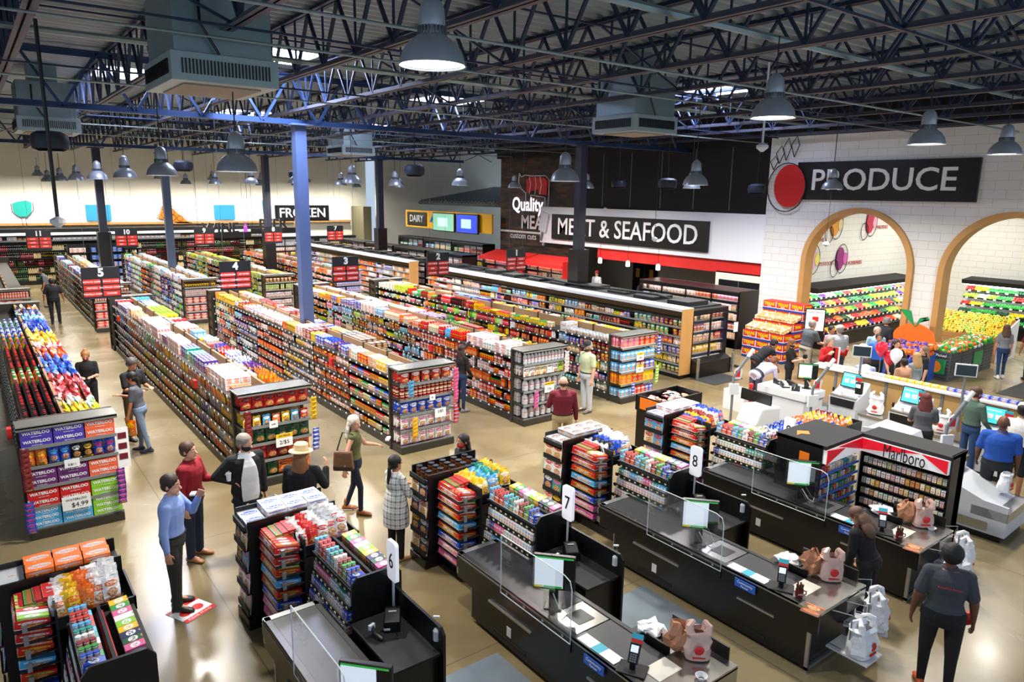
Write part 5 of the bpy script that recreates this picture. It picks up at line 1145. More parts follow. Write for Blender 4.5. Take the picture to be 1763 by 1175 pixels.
def lane(x0, n, monitor_on=True):
    nm = LN[n]; r = empty('checkout_counter', (x0, 3.5, 0), 0, 'long black checkout counter of %s with conveyor belts' % nm, 'checkout counter'); Y = lambda y: y-3.5
    MB().prism([(Y(3.62), .06), (Y(6.6), .06), (Y(6.6), .46), (Y(6.92), .46), (Y(6.92), .76), (Y(3.5), .76), (Y(3.5), .5), (Y(3.62), .5)], 0, .03, 'x').build('front_panel', M_lam, r)
    MB().box(.03, .6, Y(4.3), Y(6.58), .08, .46).box(.03, .6, Y(4.3), Y(6.9), .46, .74).box(.03, 1.0, Y(3.62), Y(4.3), .08, .74).build('cabinet', M_lam, r); MB().box(.06, .55, Y(3.7), Y(6.5), 0, .08).build('kick', M_blackmat, r)
    MB().box(-.004, .0, Y(3.5), Y(6.92), .742, .76).box(-.002, .6, Y(6.9), Y(6.93), .5, .77).build('steel_trim', M_steel, r)
    MB().box(-.012, .03, Y(4.78), Y(6.92), .60, .74).build('upper_rail', M_lam, r)
    MB().box(.0, .6, Y(6.84), Y(6.92), .76, .79).build('belt_end_plate', M_steel, r); MB().box(.07, .54, Y(5.2), Y(6.84), .765, .785).build('feed_belt', M_tread, r); MB().box(.0, .07, Y(3.75), Y(6.92), .75, .79).box(.54, .6, Y(4.3), Y(6.92), .75, .79).build('side_rail', M_black, r, bevel=.004)
    MB().box(.07, .6, Y(4.78), Y(5.2), .75, .78).build('scanner_deck', M_steel2, r); MB().box(.2, .42, Y(4.88), Y(5.1), .78, .784).build('scanner_glass', M_black, r)
    MB().box(.17, .54, Y(4.0), Y(4.76), .765, .783).build('takeaway_belt', M_tread, r); MB().box(.0, .17, Y(4.0), Y(4.76), .75, .787).build('customer_ledge', M_grey, r)
    MB().box(.0, 1.0, Y(3.5), Y(4.0), .74, .78).build('steel_bagging_top', M_steel2, r); MB().box(.2, .52, Y(3.78), Y(4.0), .781, .786).build('scale_plate', mat('pale_plate', '#d8d2c4', .4), r)
    MB().box(.6, 1.0, Y(3.5), Y(4.28), .55, .76).build('bag_well', M_steel2, r); MB().box(.58, .6, Y(4.0), Y(4.3), .74, .86).build('black_guard', M_black, r); MB().box(.98, 1.0, Y(3.6), Y(4.3), .74, .92).build('black_guard', M_black, r)
    for ya, yb, z in ((5.42, 6.22, .475), (4.02, 4.52, .475)): MB().box(-.02, 0, Y(ya), Y(yb), z-.01, z+.012).build('grab_handle', M_steel, r)
    for ya, yb in ((5.52, 6.12), (4.12, 4.42)): MB().box(-.008, 0, Y(ya), Y(yb), .12, .16).build('finger_slot', M_blackmat, r)
    MB().box(-.004, 0, Y(5.79), Y(5.87), .2, .32).build('service_sticker', M_sticker, r); MB().tube([(0, Y(6.6), .06), (0, Y(6.6), .45)], .008, 6).build('corner_trim', M_steel, r)
    MB().box(.0, .03, Y(3.58), Y(3.62), 0, .5).box(.97, 1.0, Y(3.58), Y(3.62), 0, .5).box(0, 1.0, Y(3.58), Y(3.62), .03, .07).build('end_frame', M_steel, r)
    bs = MB().box(-.03, -.02, -.14, .14, -.05, .05).build('blue_sign', M_signblue, r, loc=(0, Y(4.42), .68)); text('Community', .045, M_text, bs, (-.032, 0, .018), rz=-PI/2, depth=.001); text('Partner', .035, M_text, bs, (-.032, 0, -.025), rz=-PI/2, depth=.001)
    # acrylic shield
    s = empty('acrylic_shield', (x0-.01, 4.78, .7), 0, 'clear acrylic sneeze shield standing along the counter of %s' % nm, 'acrylic shield')
    MB().prism([(0, 0), (1.2, 0), (1.2, .72), (.12, .72), (.03, .69), (0, .6)], -.006, 0, 'x').build('sheet', M_glass, s)
    MB().tube([(-.004, 1.2, 0), (-.004, 1.2, .72), (-.004, .12, .72), (-.004, .03, .69), (-.004, 0, .6), (-.004, 0, 0), (-.004, 1.2, 0)], .006, 5).build('polished_edge', mat('acrylic_edge', '#d9e4e8', .3), s)
    for k in range(4): MB().lathe([(.018, 0), (.001, .006)], 10, (0, 0, 0)).build('bolt', M_steel, s).matrix_local = Matrix.Translation((-.008, .12+k*.32, .04)) @ Matrix.Rotation(-PI/2, 4, 'Y')
    monitor(x0+.2, 5.3 if n != '6' else 4.85, .78, R(-48), 'register monitor with a pale screen on the counter of %s' % nm)
    cardreader(x0+.12, 4.05, .787, R(-62), 'black card reader with red and cyan card on the ledge of %s' % nm)
    for k, (yy, c) in enumerate(((4.62, M_paper), (4.42, M_cy), (4.3, M_paper))):
        tag(MB().box(-.07, .07, -.1, .1, 0, .004).build('leaflet', c, loc=(x0+.09, yy, .789+k*.002)), '%s leaflet lying on the customer ledge of %s, %s from the card reader' % ('white' if k != 1 else 'cyan', nm, ('third', 'second', 'first')[k]), 'leaflet')
    # cashier side counter
    c = empty('cashier_side_counter', (x0+.66, 5.2, 0), 0, 'low black side counter with a tall guard panel at %s' % nm, 'counter')
    MB().box(.02, .5, .1, .95, .1, .82).build('cabinet', M_lam, c); MB().box(0, .5, .05, 1.0, .82, .85).build('worktop', M_grey if False else M_blackmat, c, bevel=.004)
    MB().prism([(0, .12), (1.05, .12), (1.05, 1.12), (.06, 1.12), (0, 1.06)], .5, .53, 'x').build('guard_panel', M_black, c); MB().box(-.004, 0, .2, .7, .55, .56).build('drawer_gap', M_grey, c)
    p = empty('receipt_printer', (x0+1.0, 5.92, .85), R(-30), 'black receipt printer on the side counter of %s' % nm, 'printer')
    MB().prism([(-.12, 0), (.12, 0), (.12, .15), (.05, .17), (-.12, .12)], -.08, .08, 'x').build('housing', M_black, p, bevel=.008); MB().box(-.04, .04, .0, .012, .158, .166).build('paper_slot', M_white, p); MB().box(-.082, -.02, -.125, -.118, .03, .05).build('front_label', M_white, p)
    h = empty('barcode_scanner', (x0+.8, 5.75, .85), R(20), 'black hand scanner on the side counter of %s' % nm, 'scanner')
    MB().tube([(0, 0, .02), (0, .1, .05), (.0, .15, .1)], [.02, .018, .028], 8).build('grip', M_black, h, smooth=True); MB().box(-.035, .035, .13, .16, .08, .13).build('window', M_lgrey, h)
    MB().tube([(0, 0, .02), (.12, -.1, .01), (.2, .02, .01), (.1, .12, .01)], .006, 5).build('coiled_cord', M_black, h)
    d = empty('sanitiser_dispenser', (x0+1.16, 5.32, .96), R(-40), 'clear pump bottle holder fixed on the guard panel of %s' % nm, 'dispenser')
    MB().lathe([(.035, 0), (.035, .1), (.02, .12)], 12).build('holder', M_lgrey, d); MB().lathe([(.028, .1), (.028, .19), (.012, .21), (.012, .24)], 12).build('bottle', M_glass, d); MB().box(-.03, .03, -.01, .01, .24, .255).build('pump', M_white, d)
    numbersign(n, x0+1.12, 6.12)
    return r
LX = {'6': 2.03, '7': 4.46, '8': 6.92, '9': 9.3}
for n, x in LX.items(): lane(x, n)
rack(-.36, 'the corner lane', ('box', 'orange', 'silver'), ('bag', ['white', 'yellow', 'orange', 'white'], 'orange', 5, 8))
rack(LX['6'], LN['6'], ('box', 'white', 'blue'), ('bag', ['white', 'red', 'white', 'silver'], 'red', 5, 8))
rack(LX['7'], LN['7'], ('jar', 'brown', 'black'), ('bag', ['yellow', 'yellow', 'azure', 'teal'], 'white', 5, 8))
rack(LX['8'], LN['8'], ('box', 'silver', 'brown'), ('bag', ['white', 'black', 'blue', 'white'], 'blue', 5, 8))
rack(LX['9'], LN['9'], ('box', 'white', 'purple'), ('bag', ['blue', 'yellow', 'crimson', 'white'], 'orange', 5, 8))
# bags, mugs, tubs on counters
bagspots = []
for n, x in LX.items():
    if n == '6': continue
    nm = LN[n]
    rk = empty('bag_rack', (x+.38, 3.38, .3), 0, 'white wire bag stand hanging on the end of the %s counter' % nm, 'bag rack'); b = MB()
    for sx in (-.15, .15): b.tube([(sx, .1, .45), (sx, -.12, .5), (sx, -.12, .05), (sx, .1, .05)], .008, 5)
    b.tube([(-.15, -.12, .3), (.15, -.12, .3)], .006, 5); b.build('wire_frame', M_grey, rk); MB().box(-.17, .17, -.34, .12, .0, .02).build('tray', M_white, rk)
    o = bagmesh(.36, .26, .34, int(n)); o.location = (x+.38, 3.2, .325); tag(o, 'open white carrier bag with red print on the end stand of %s' % nm, 'carrier bag')
    if n in '89':
        rk2 = copy_tree(rk, None, (x+.95, 3.55, .3), R(25), 'white wire bag stand at the far corner of the %s counter' % nm)
        o = bagmesh(.36, .26, .36, int(n)+10); o.location = (x+1.02, 3.36, .325); o.rotation_euler.z = R(30); tag(o, 'white carrier bag with red print at the far corner stand of %s' % nm, 'carrier bag')
    o = bagmesh(.26, .2, .3, int(n)+20, mat('bag_clear_pink', '#d9b3a6', .3, bump=.5, bscale=9), None); o.location = (x+.78, 3.82, .79); o.rotation_euler.z = R(-40); tag(o, 'translucent bag over brown paper bags on the bagging top of %s' % nm, 'carrier bag')
    crumple('paper_bag_bundle', x+.7, 4.0, .79, .13, int(n)+3, M_bagtan, 'crumpled brown paper bags standing on the bagging top of %s' % nm, 'paper bag', 1.15)
    crumple('plastic_bag_pile', x+.72, 4.35, .78, .15, int(n)+5, M_bag, 'pile of white plastic bags in the black tray of %s' % nm, 'plastic bags', .35)
    tag(MB().box(x+.58, x+.9, 4.2, 4.52, .74, .78).build('bag_tray', M_black), 'black tray under the white bag pile of %s' % nm, 'tray')
for n in '89':
    x = LX[n]; m = empty('pen_mug', (x+.12, 3.82, .79), R(-40), 'maroon mug holding brown wrapped sticks at %s' % LN[n], 'mug'); MM = mat('mug_maroon', '#6e0f1e', .3)
    MB().lathe([(.04, 0), (.045, .01), (.045, .09), (.04, .09), (.04, .02)], 16, close=True).build('cup', MM, m, smooth=True); MB().tube([(.045, 0, .07), (.075, 0, .065), (.075, 0, .03), (.045, 0, .02)], .007, 6).build('handle', MM, m); text('ATM', .03, M_text, m, (0, -.047, .045), depth=.001)
    b = MB()
    for k in range(7): b.tube([(.02*math.cos(k), .02*math.sin(k), .05), (.035*math.cos(k), .035*math.sin(k), .15+.01*(k % 3))], .009, 6)
    b.build('wrapped_sticks', mat('brown_wrapper', '#5a3a24', .5), m)
for n, lab in (('8', 'food photo leaflets on the near end of the third lane counter'), ('9', 'small printed leaflets on the near end of the cigarette lane counter')):
    goods('leaflet_stack', tpl('box', .2, .004, .22), place(LX[n]+.1, 3.6, .79, R(-80), rx=PI/2), 'brown', 'orange', lab, 'leaflet', 5)
for x, y, lab in ((LX['7']+.55, 3.58, 'small white bowl on the bagging top of the second lane'), (LX['9']+.75, 3.68, 'small white bowl on the bagging top of the cigarette lane')):
    tag(MB().lathe([(.03, 0), (.06, .04), (.055, .04), (.028, .008)], 18, close=True).build('bowl', M_white, smooth=True, loc=(x, y, .782)), lab, 'bowl')
# floor decals
for k, (x, y, rz, lab) in enumerate(((1.73, 8.85, .45, 'red and white floor decal under the feet of the light blue shirt man'), (3.62, 6.55, .55, 'red and white floor decal behind the leftmost lane side counter'))):
    d = empty('floor_decal', (x, y, .002), rz, lab, 'floor sticker'); MB().box(-.22, .22, -.2, .2, 0, .003).build('sheet', M_paper, d); MB().box(-.22, .22, -.2, -.12, .003, .004).box(-.22, .22, .14, .2, .003, .004).build('red_band', M_red, d)
    for s in (-1, 1): MB().lathe([(.07, 0), (.07, .002)], 16, (s*.09, .0, .003)).build('red_dot', M_red, d)
    t = text('PLEASE STAND', .05, M_text, d, (0, -.16, .005), depth=.0005); t.rotation_euler = (-PI/2, 0, 0)
# grey floor plates between lanes
for k, (x, y, lab) in enumerate(((3.75, 5.35, 'left grey metal floor plate, between the leftmost and second lanes'), (6.2, 5.35, 'right grey metal floor plate, between the second and third lanes'))): tag(MB().box(x-.62, x+.6, y-.5, y+.55, 0, .006).build('floor_plate', mat('zinc_plate', '#8d9aa3', .3, .5, noise=.2, nscale=3)), lab, 'floor plate')
# front tub display with dumps (cigarette lane rack far end)
tb = empty('dump_bin', (10.55, 8.75, 0), 0, 'square black dump bin with orange signs at the far end of the cigarette lane rack', 'display bin')
MB().box(-.6, .55, -.3, .3, 0, 1.25).build('cabinet', M_black, tb); MB().box(-.62, .57, -.32, -.3, 1.15, 1.45).box(-.62, .57, .3, .32, 1.15, 1.45).box(-.62, -.6, -.32, .32, 1.15, 1.45).box(.55, .57, -.32, .32, 1.15, 1.45).build('rim', M_black, tb)
MB().box(-.63, -.62, -.25, .2, 1.2, 1.42).build('orange_sign', mat('orange_print', '#f07a12', .5), tb)
for k in range(22): goods('bin_bag', tpl('bag', .12, .05, .16, 0, k % 5+1), place(10.05+rnd.random()*.95, 8.5+rnd.random()*.5, 1.3+rnd.random()*.05, rnd.uniform(0, 6), rx=PI/2-.3), rnd.choice(['red', 'azure', 'white', 'orange']), 'white', 'small candy bag lying loose in the square black dump bin', 'bag', k)
for k in range(6): goods('hanging_bag', tpl('bag', .14, .05, .13, 0, k % 4+1), place(9.86, 8.7, .25+k*.15, -PI/2), 'orange', 'crimson', 'orange bag hanging left of the dump bin, %s from below' % ORD[k], 'bag', k)

# ------------------------------------------------------------------ tobacco cabinets
tc = empty('tobacco_cabinet', (10.85, 3.82, 0), 0, 'black cigarette cabinet with red and white MARLBORO header facing the lane', 'display cabinet')
MB().box(.25, .45, 0, 1.5, 0, 1.6).build('back', M_black, tc); MB().box(0, .45, 0, .03, 0, 1.62).box(0, .45, 1.47, 1.5, 0, 1.6).build('side_panel', M_black, tc); MB().box(-.05, .5, 0, 1.5, 1.56, 1.62).build('top', M_blackmat, tc, bevel=.006)
hd = MB().prism([(-.06, 1.34), (.0, 1.34), (.0, 1.56), (-.1, 1.56)], .03, 1.47, 'y').build('header', mat('header_white', '#f3f3f5', .4, emit=.25), tc)
MR = mat('header_red', '#d8142a', .4, emit=.3)
MB().prism([(1.47, 1.56), (.45, 1.56), (1.0, 1.45), (1.47, 1.38)], -.1, -.085, 'x').prism([(.03, 1.56), (.45, 1.56), (.03, 1.36)], -.1, -.085, 'x').build('red_wedge', MR, tc)
text('Marlboro', .3, M_tblack, tc, (-.105, .72, 1.45), rz=-PI/2, depth=.002, sx=.62)
tc.scale = (1, .87, 1)
for k in range(6):
    z = .3+k*.17; MB().box(.0, .25, .03, 1.47, z-.02, z-.008).build('shelf', M_blackmat, tc)
    for j in range(17): goods('cigarette_pack', tpl('box', .055, .06, .09), place(10.86, 3.89+j*.072, z, -PI/2), rnd.choice(['white', 'white', 'white', 'silver', 'cream', 'white', 'tan'] if k != 1 else ['white', 'white', 'silver']), rnd.choice(['red', 'yellow', 'green', 'navy']), 'cigarette pack, %s row of the MARLBORO cabinet, %s from the near end' % (ORD[k], ORD[min(15, j)]), 'cigarette pack', j)
tc2 = empty('tobacco_cabinet', (9.75, 5.15, 0), 0, 'black cigarette cabinet with orange emblem on top, left of the MARLBORO one', 'display cabinet')
MB().box(.0, 1.1, .2, .75, 0, 1.6).build('back', M_black, tc2); MB().box(-.02, .0, 0, .75, 0, 1.62).build('side_panel', M_black, tc2); MB().box(-.02, 1.12, -.05, .78, 1.56, 1.62).build('top', M_blackmat, tc2, bevel=.006)
MB().box(0, 1.1, -.06, .2, 1.34, 1.56).build('header', mat('header_white', '#f3f3f5', .4, emit=.25), tc2); MB().prism([(1.1, 1.56), (.3, 1.56), (1.1, 1.36)], -.075, -.06, 'y').prism([(0, 1.34), (.5, 1.5), (0, 1.56)], -.075, -.06, 'y').build('red_wedge', MR, tc2)
MB().prism([(.1, .5), (.3, .62), (.42, .5), (.3, .4), (.22, .5)], 1.62, 1.625, 'z').build('orange_emblem', mat('orange_print', '#f07a12', .5), tc2); MB().box(-.025, -.02, .2, .36, 1.3, 1.44).build('orange_sticker', mat('orange_print', '#f07a12', .5), tc2)
for k in range(6):
    z = .3+k*.17; o = MB().box(.0, 1.1, 0, .2, z-.02, z-.008).build('shelf', M_blackmat, tc2); MB().box(0, 1.1, -.01, 0, z-.03, z+.01).build('blue_rail', mat('rail_blue', '#3f6fd0', .5), o)
    for j in range(13): goods('cigarette_pack', tpl('box', .055, .06, .09), place(9.8+j*.082, 5.16, z, 0), rnd.choice(['white', 'teal', 'green', 'silver', 'red']), rnd.choice(['blue', 'yellow', 'green']), 'cigarette pack, %s row of the left tobacco cabinet, %s from left' % (ORD[k], ORD[min(15, j)]), 'cigarette pack', j)
# tray display of leaning snack packs behind
td = empty('snack_tray_display', (10.2, 5.95, 0), 0, 'wide black display packed with leaning snack packs behind the tobacco cabinets', 'display rack')
MB().box(0, 2.2, .0, .75, 0, 1.15).build('cabinet', M_black, td); MB().box(-.02, 2.22, -.04, -.02, 1.1, 1.3).box(-.02, 2.22, .75, .77, 1.1, 1.3).box(-.04, -.02, -.04, .77, 1.1, 1.3).box(2.2, 2.22, -.04, .77, 1.1, 1.3).build('rim', M_black, td)
for i in range(22):
    for j in range(6):
        c = [('black', 'orange'), ('white', 'black'), ('blue', 'white'), ('blue', 'white'), ('orange', 'white'), ('yellow', 'white'), ('crimson', 'white')][min(6, i//4+(j//3))]
        goods('leaning_pack', tpl('bag', .09, .04, .2, 0, i % 6+1), place(10.27+i*.096, 6.0+j*.115, 1.16+rnd.uniform(0, .03), rnd.uniform(-.2, .2), rx=-.4+rnd.uniform(-.12, .12)), c[0], c[1], '%s and %s snack pack leaning in the wide tray, %s row' % (c[0], c[1], ORD[j]), 'snack pack', i % 9)
# white ramp (belt of the large self checkout)
rp = empty('self_checkout_ramp', (12.2, 3.45, 0), R(2), 'large pale grey sloped checkout unit beside the cigarette cabinet', 'checkout unit')
MB().prism([(0, .1), (2.3, .1), (2.3, 1.3), (1.75, 1.35), (1.65, .98), (1.2, .92), (.35, .62), (.0, .6)], 0, .04, 'x').build('side_panel', M_lgrey, rp); MB().prism([(0, .1), (2.3, .1), (2.3, 1.25), (1.7, 1.2), (1.6, .95), (1.2, .88), (.35, .55), (.0, .45)], .04, .95, 'x').build('body', M_lgrey, rp)
MB().box(.0, 1.0, -.01, .5, 0.35, .5).build('end_tray', M_steel, rp); MB().box(.1, .95, .9, 1.7, .9, .98).build('glass_deck', M_steel2, rp); MB().box(-.006, 0, .25, 1.15, .14, .28).build('steel_plate', M_steel, rp); MB().box(0.02, .95, .05, 2.3, 0, .1).build('kick', M_black, rp)
MB().tube([(-.02, .9, .75), (-.25, 1.3, .52), (-.6, 1.5, .3)], .018, 6).build('black_strap', M_black, rp)
crumple('plastic_bag_pile', 12.75, 4.75, .98, .2, 77, M_bag, 'loose white plastic bags on the deck of the pale grey sloped unit', 'plastic bags', .4)
o = bagmesh(.25, .18, .3, 31, top=False); o.location = (12.9, 3.75, .62); tag(o, 'white plastic bags hanging on wire at the low end of the sloped unit', 'carrier bag')

# ------------------------------------------------------------------ self checkout zone
M_sco = mat('sco_white', '#c6cbd2', .35); M_scr = mat('kiosk_screen', '#3fb5b8', .3, emit=.9)
def kiosk(x, y, lab):
    r = empty('self_checkout', (x, y, 0), -PI/2, lab, 'self checkout')
    MB().prism([(0, .1), (.6, .1), (.6, 1.0), (.55, 1.15), (.35, .95), (.0, .82)], -.32, .32, 'x').build('cabinet', M_sco, r, bevel=.02); MB().box(-.3, .3, .02, .6, 0, .1).build('kick', M_black, r)
    MB().prism([(-.26, .62), (.26, .62), (.28, .8), (-.28, .8)], -.02, .0, 'y').build('black_bay', M_black, r); MB().box(-.3, .3, .0, .4, .82, .86).build('scanner_plate', M_steel2, r)
    T = Matrix.Translation((-.05, .3, .95)) @ Matrix.Rotation(R(-18), 4, 'X')
    MB().box(-.2, .2, -.02, .02, .05, .4, M=T).build('screen_frame', M_black, r, bevel=.008); s = MB().box(-.175, .175, -.024, -.02, .075, .375, M=T).build('screen', M_scr, r)
    MB().box(-.12, -.02, -.028, -.024, .16, .25, M=T).box(.02, .12, -.028, -.024, .16, .25, M=T).box(-.15, .1, -.028, -.024, .31, .33, M=T).build('screen_icons', M_paper, r)
    MB().box(.2, .34, .1, .2, .95, 1.22).build('pin_pad_column', M_black, r, bevel=.01); MB().box(.22, .32, .09, .1, 1.1, 1.18).build('pin_display', M_screen, r); MB().box(.18, .32, .12, .13, 1.24, 1.34).build('red_card', M_red, r); MB().box(.18, .32, .118, .128, 1.32, 1.37).build('cyan_card', M_cy, r)
    MB().lathe([(.02, 0), (.03, .05), (.02, .1)], 8, (-.28, .1, .9)).build('hand_scanner', M_black, r); MB().lathe([(.035, 0), (.035, .09)], 10, (-.08, .08, .86)).build('white_cup', M_white, r)
    MB().box(-.95, -.36, .05, .6, .1, .55).build('bagging_base', M_sco, r, bevel=.01); MB().box(-.97, -.34, .03, .62, .55, .6).build('bagging_plate', M_steel2, r)
    return r
for k, (x, y) in enumerate(((15.25, 7.75), (15.1, 6.35), (14.95, 4.75))):
    kiosk(x, y, ('white self checkout kiosk with lit screen, nearest the red scarf and leftmost', 'white self checkout kiosk with lit screen in the middle of the row', 'self checkout kiosk with lit screen at the right edge, rightmost of the row')[k])
for k, (x, y) in enumerate(((15.45, 7.05), (15.3, 5.65))): o = bagmesh(.3, .22, .38, 50+k, None, None, (x-.05+.0, y+.02, .61), R(-80)); tag(o, 'white carrier bag with red print on the bagging plate beside the %s kiosk' % ('left', 'middle')[k], 'carrier bag')
pw = empty('partition', (16.45, 3.2, 0), 0, 'tan partition wall with a goods ledge behind the self checkouts', 'partition')
MB().box(0, .12, 0, 6.0, 0, 1.12).build('tan_panel', mat('tan_laminate', '#b8935a', .5), pw)
for k in range(5): MB().box(-.02, 0, k*1.2+.55, k*1.2+.61, .0, 1.12).build('grey_post', M_grey, pw)
MB().box(-.12, .35, 0, 6.0, 1.12, 1.16).build('ledge', M_white, pw)
for k in range(34): goods('ledge_pack', tpl('box', .15, .1, .07), place(16.5, 3.4+k*.166, 1.165, -PI/2+rnd.uniform(-.1, .1)), 'blue' if k < 17 else ('yellow' if k < 25 else 'white'), 'white', '%s goods pack on the partition ledge, %s part' % (('blue', 'near right') if k < 17 else (('yellow', 'middle') if k < 25 else ('white', 'far left'))), 'food pack', k)
def gate(x, y, rz, lab):
    r = empty('security_gate', (x, y, 0), rz, lab, 'security gate post'); MB().tube([(0, 0, 0), (0, 0, 1.25), (.16, 0, 1.5), (.4, 0, 1.85)], [.03, .03, .035, .04], 8).build('grey_arm', M_grey, r, smooth=True)
    MB().prism([(.0, 1.2), (.16, 1.2), (.2, 1.4), (.14, 1.5), (.02, 1.4)], -.012, .012, 'y').build('label_panel', M_white, r); MB().box(.03, .14, -.02, -.012, 1.25, 1.4).build('red_print', M_red, r); MB().box(-.1, .12, -.06, .0, .85, 1.1).build('white_box', M_white, r)
    MB().tube([(.3, 0, 1.71), (.42, 0, 1.88)], .042, 8).build('cap', M_white, r, smooth=True)
gate(13.35, 9.3, R(-30), 'grey bent camera post leftmost, beside the white gate box'); gate(13.95, 7.75, R(-30), 'grey bent camera post between the attendant stand and left kiosk'); gate(13.55, 4.95, R(-30), 'grey bent camera post in front of the red haired staff member')
at_ = empty('attendant_stand', (14.2, 7.85, 0), R(0), 'white attendant stand with monitor and phones before the self checkouts', 'counter')
MB().box(0, .75, .2, 1.35, .05, .8).build('cabinet', M_white, at_, bevel=.01); MB().box(-.02, .77, .18, 1.37, .8, .82).build('gap_line', M_grey, at_); MB().box(-.02, .78, .17, 1.38, .82, .98).build('worktop', M_white, at_, bevel=.005); MB().box(.05, .7, .25, 1.3, 0, .05).build('kick', M_grey, at_)
monitor(14.75, 8.35, .98, R(-55), 'pale screen monitor on the white attendant stand', .42, .36)
for k, (x, y) in enumerate(((14.4, 8.4), (14.45, 8.7), (14.6, 8.95), (14.75, 8.7))): 
    ph = empty('desk_phone', (x, y, .98), R(-60+20*k), 'black desk phone on the attendant stand, %s of the cluster' % ORD[k], 'telephone'); MB().prism([(-.1, 0), (.1, 0), (.1, .09), (-.1, .03)], -.09, .09, 'x').build('body', M_black, ph, bevel=.006); MB().tube([(-.06, .1, .11), (-.06, -.08, .07)], .022, 8).build('handset', M_blackmat, ph)
rpst = empty('red_barrier_post', (14.05, 9.3, 0), 0, 'red barrier post at the left of the attendant stand', 'barrier post'); MB().lathe([(.03, 0), (.03, .9), (.05, .9), (.05, .98), (.02, 1.0)], 12).build('post', M_red, rpst); MB().box(-.09, .09, -.02, .02, .6, .65).build('latch', M_red, rpst)
gb = empty('white_gate_box', (12.9, 8.35, 0), R(-5), 'white rounded security pedestal behind the lane 9 sign', 'pedestal'); MB().prism([(0, 0), (.8, 0), (.8, .75), (.2, .8), (0, .45)], 0, .55, 'y').build('shell', M_white, gb, bevel=.05); MB().box(.55, .6, .1, .9, .75, 1.0).build('black_panel', M_black, gb)
wb = tag(MB().box(0, .5, 0, .6, 0, .5).build('white_box', M_white, loc=(14.7, 9.9, 0)), 'white box on the floor behind the attendant stand', 'box')
# small menu screens on poles
for k, (x, y, lab) in enumerate(((16.3, 7.95, 'small black order screen on a grey pole above the left kiosk'), (16.3, 5.75, 'small black order screen on a grey pole above the middle kiosk'), (16.3, 4.3, 'small black order screen on a pole at the right edge'))):
    r = empty('pole_screen', (x, y, 0), R(-60), lab, 'screen'); MB().tube([(0, 0, 0), (0, 0, 1.75)], .025, 8).build('pole', M_grey, r); MB().box(-.2, .2, -.03, .03, 1.6, 1.86).build('frame', M_lgrey, r); MB().box(-.18, .18, -.034, -.03, 1.62, 1.84).build('display', mat('dark_display', '#1d2a33', .3, emit=.2), r)
# ------------------------------------------------------------------ produce department
t_fruit = None
def T_fruit(r, sz=1.0, n=8):
    vs = []; f = []; m = 5
    for i in range(m+1):
        ph = PI*i/m
        for k in range(n): a = 2*PI*k/n; vs.append((r*math.sin(ph)*math.cos(a), r*math.sin(ph)*math.sin(a), r*sz*(1-math.cos(ph))))
    for i in range(m):
        for k in range(n): k2 = (k+1) % n; f.append(((i*n+k, i*n+k2, (i+1)*n+k2, (i+1)*n+k), [(0, -1)]*4))
    return [('body', vs, f, 0, M_cap)]
def T_banana(n=6):
    vs = []; f = []; pts = [(.0, 0, .0), (.04, 0, .035), (.09, 0, .05), (.14, 0, .035), (.175, 0, .0)]; rr = [.006, .017, .02, .017, .006]
    for (x, y, z), r in zip(pts, rr):
        for k in range(n): a = 2*PI*k/n; vs.append((x-.09, r*math.cos(a), z+r*math.sin(a)+.02))
    for i in range(4):
        for k in range(n): k2 = (k+1) % n; f.append(((i*n+k, i*n+k2, (i+1)*n+k2, (i+1)*n+k), [(0, -1)]*4))
    return [('body', vs, f, 0, M_cap)]
tf = T_fruit(.045); tb_ = T_banana(); tfs = T_fruit(.035); tlong = T_fruit(.06, .55)
CAPN['cased_fruit'] = 290
def fruit(kind, t, x, y, z, c, lab, cat, s=1, rz=0): goods(kind, t, place(x, y, z, rz, s=s), c, c, lab, cat, 0)
# multideck case A along the left inner wall (faces -y), case B along the back (faces -x)
def multideck(x, y, rz, L, lab, h=2.05, kindname='cased_fruit', pal=None):
    r = empty('produce_case', (x, y, 0), rz, lab, 'refrigerated case'); W = Matrix.Rotation(rz, 4, 'Z')
    MB().prism([(-.25, 0), (1.0, 0), (1.0, h), (.9, h), (.9, .75), (-.25, .5)], 0, L, 'x').build('body', M_black, r); MB().prism([(.1, h-.12), (1.0, h-.12), (1.0, h+.12), (.05, h+.05)], 0, L, 'x').build('hood', M_blackmat, r)
    MB().box(0, L, .15, .6, h-.15, h-.13).build('light_strip', mat('strip_light2', '#ffffff', .5, emit=12), r); MB().box(0, L, .85, .9, .6, h-.15).build('mirror_back', M_lgrey, r)
    cols = ['orange', 'yellow', 'red', 'green', 'lime', 'crimson', 'green', 'cream', 'purple', 'orange', 'darkgreen', 'coral', 'red', 'yellow']
    for k in range(5):
        z = .55+k*.27; d0 = -.18+k*.19
        if k: MB().box(0, L, d0, d0+.22, z-.02, z).build('deck', M_blackmat, r)
        b = MB(); t = .1
        while t < L: b.box(t, t+.1, d0-.02, d0-.01, z-.02, z+.04); t += .33
        b.build('price_cards', M_paper, r)['kind'] = 'stuff'
        t = .04
        while t < L-.05:
            seg = rnd.uniform(.3, .6); c = rnd.choice(pal or cols); s = rnd.choice([.8, 1, 1.15]); tt = t
            while tt < min(t+seg, L-.04):
                for q in range(3):
                    p = W @ Vector((tt+rnd.uniform(-.01, .01), d0+.03+q*.075, 0)); fruit(kindname, tf if rnd.random() < .8 else tlong, x+p.x, y+p.y, z+q*.035+rnd.uniform(0, .02), c, '%s produce piece on the %s deck, %s' % (CN.get(c, c), ORD[k], 'left arch case' if rz == 0 else 'right arch case'), 'produce', s)
                tt += .085*s
            t += seg
    return r
multideck(23.4, 13.1, 0, 7.6, 'long open produce case along the left inner wall seen through the arch')
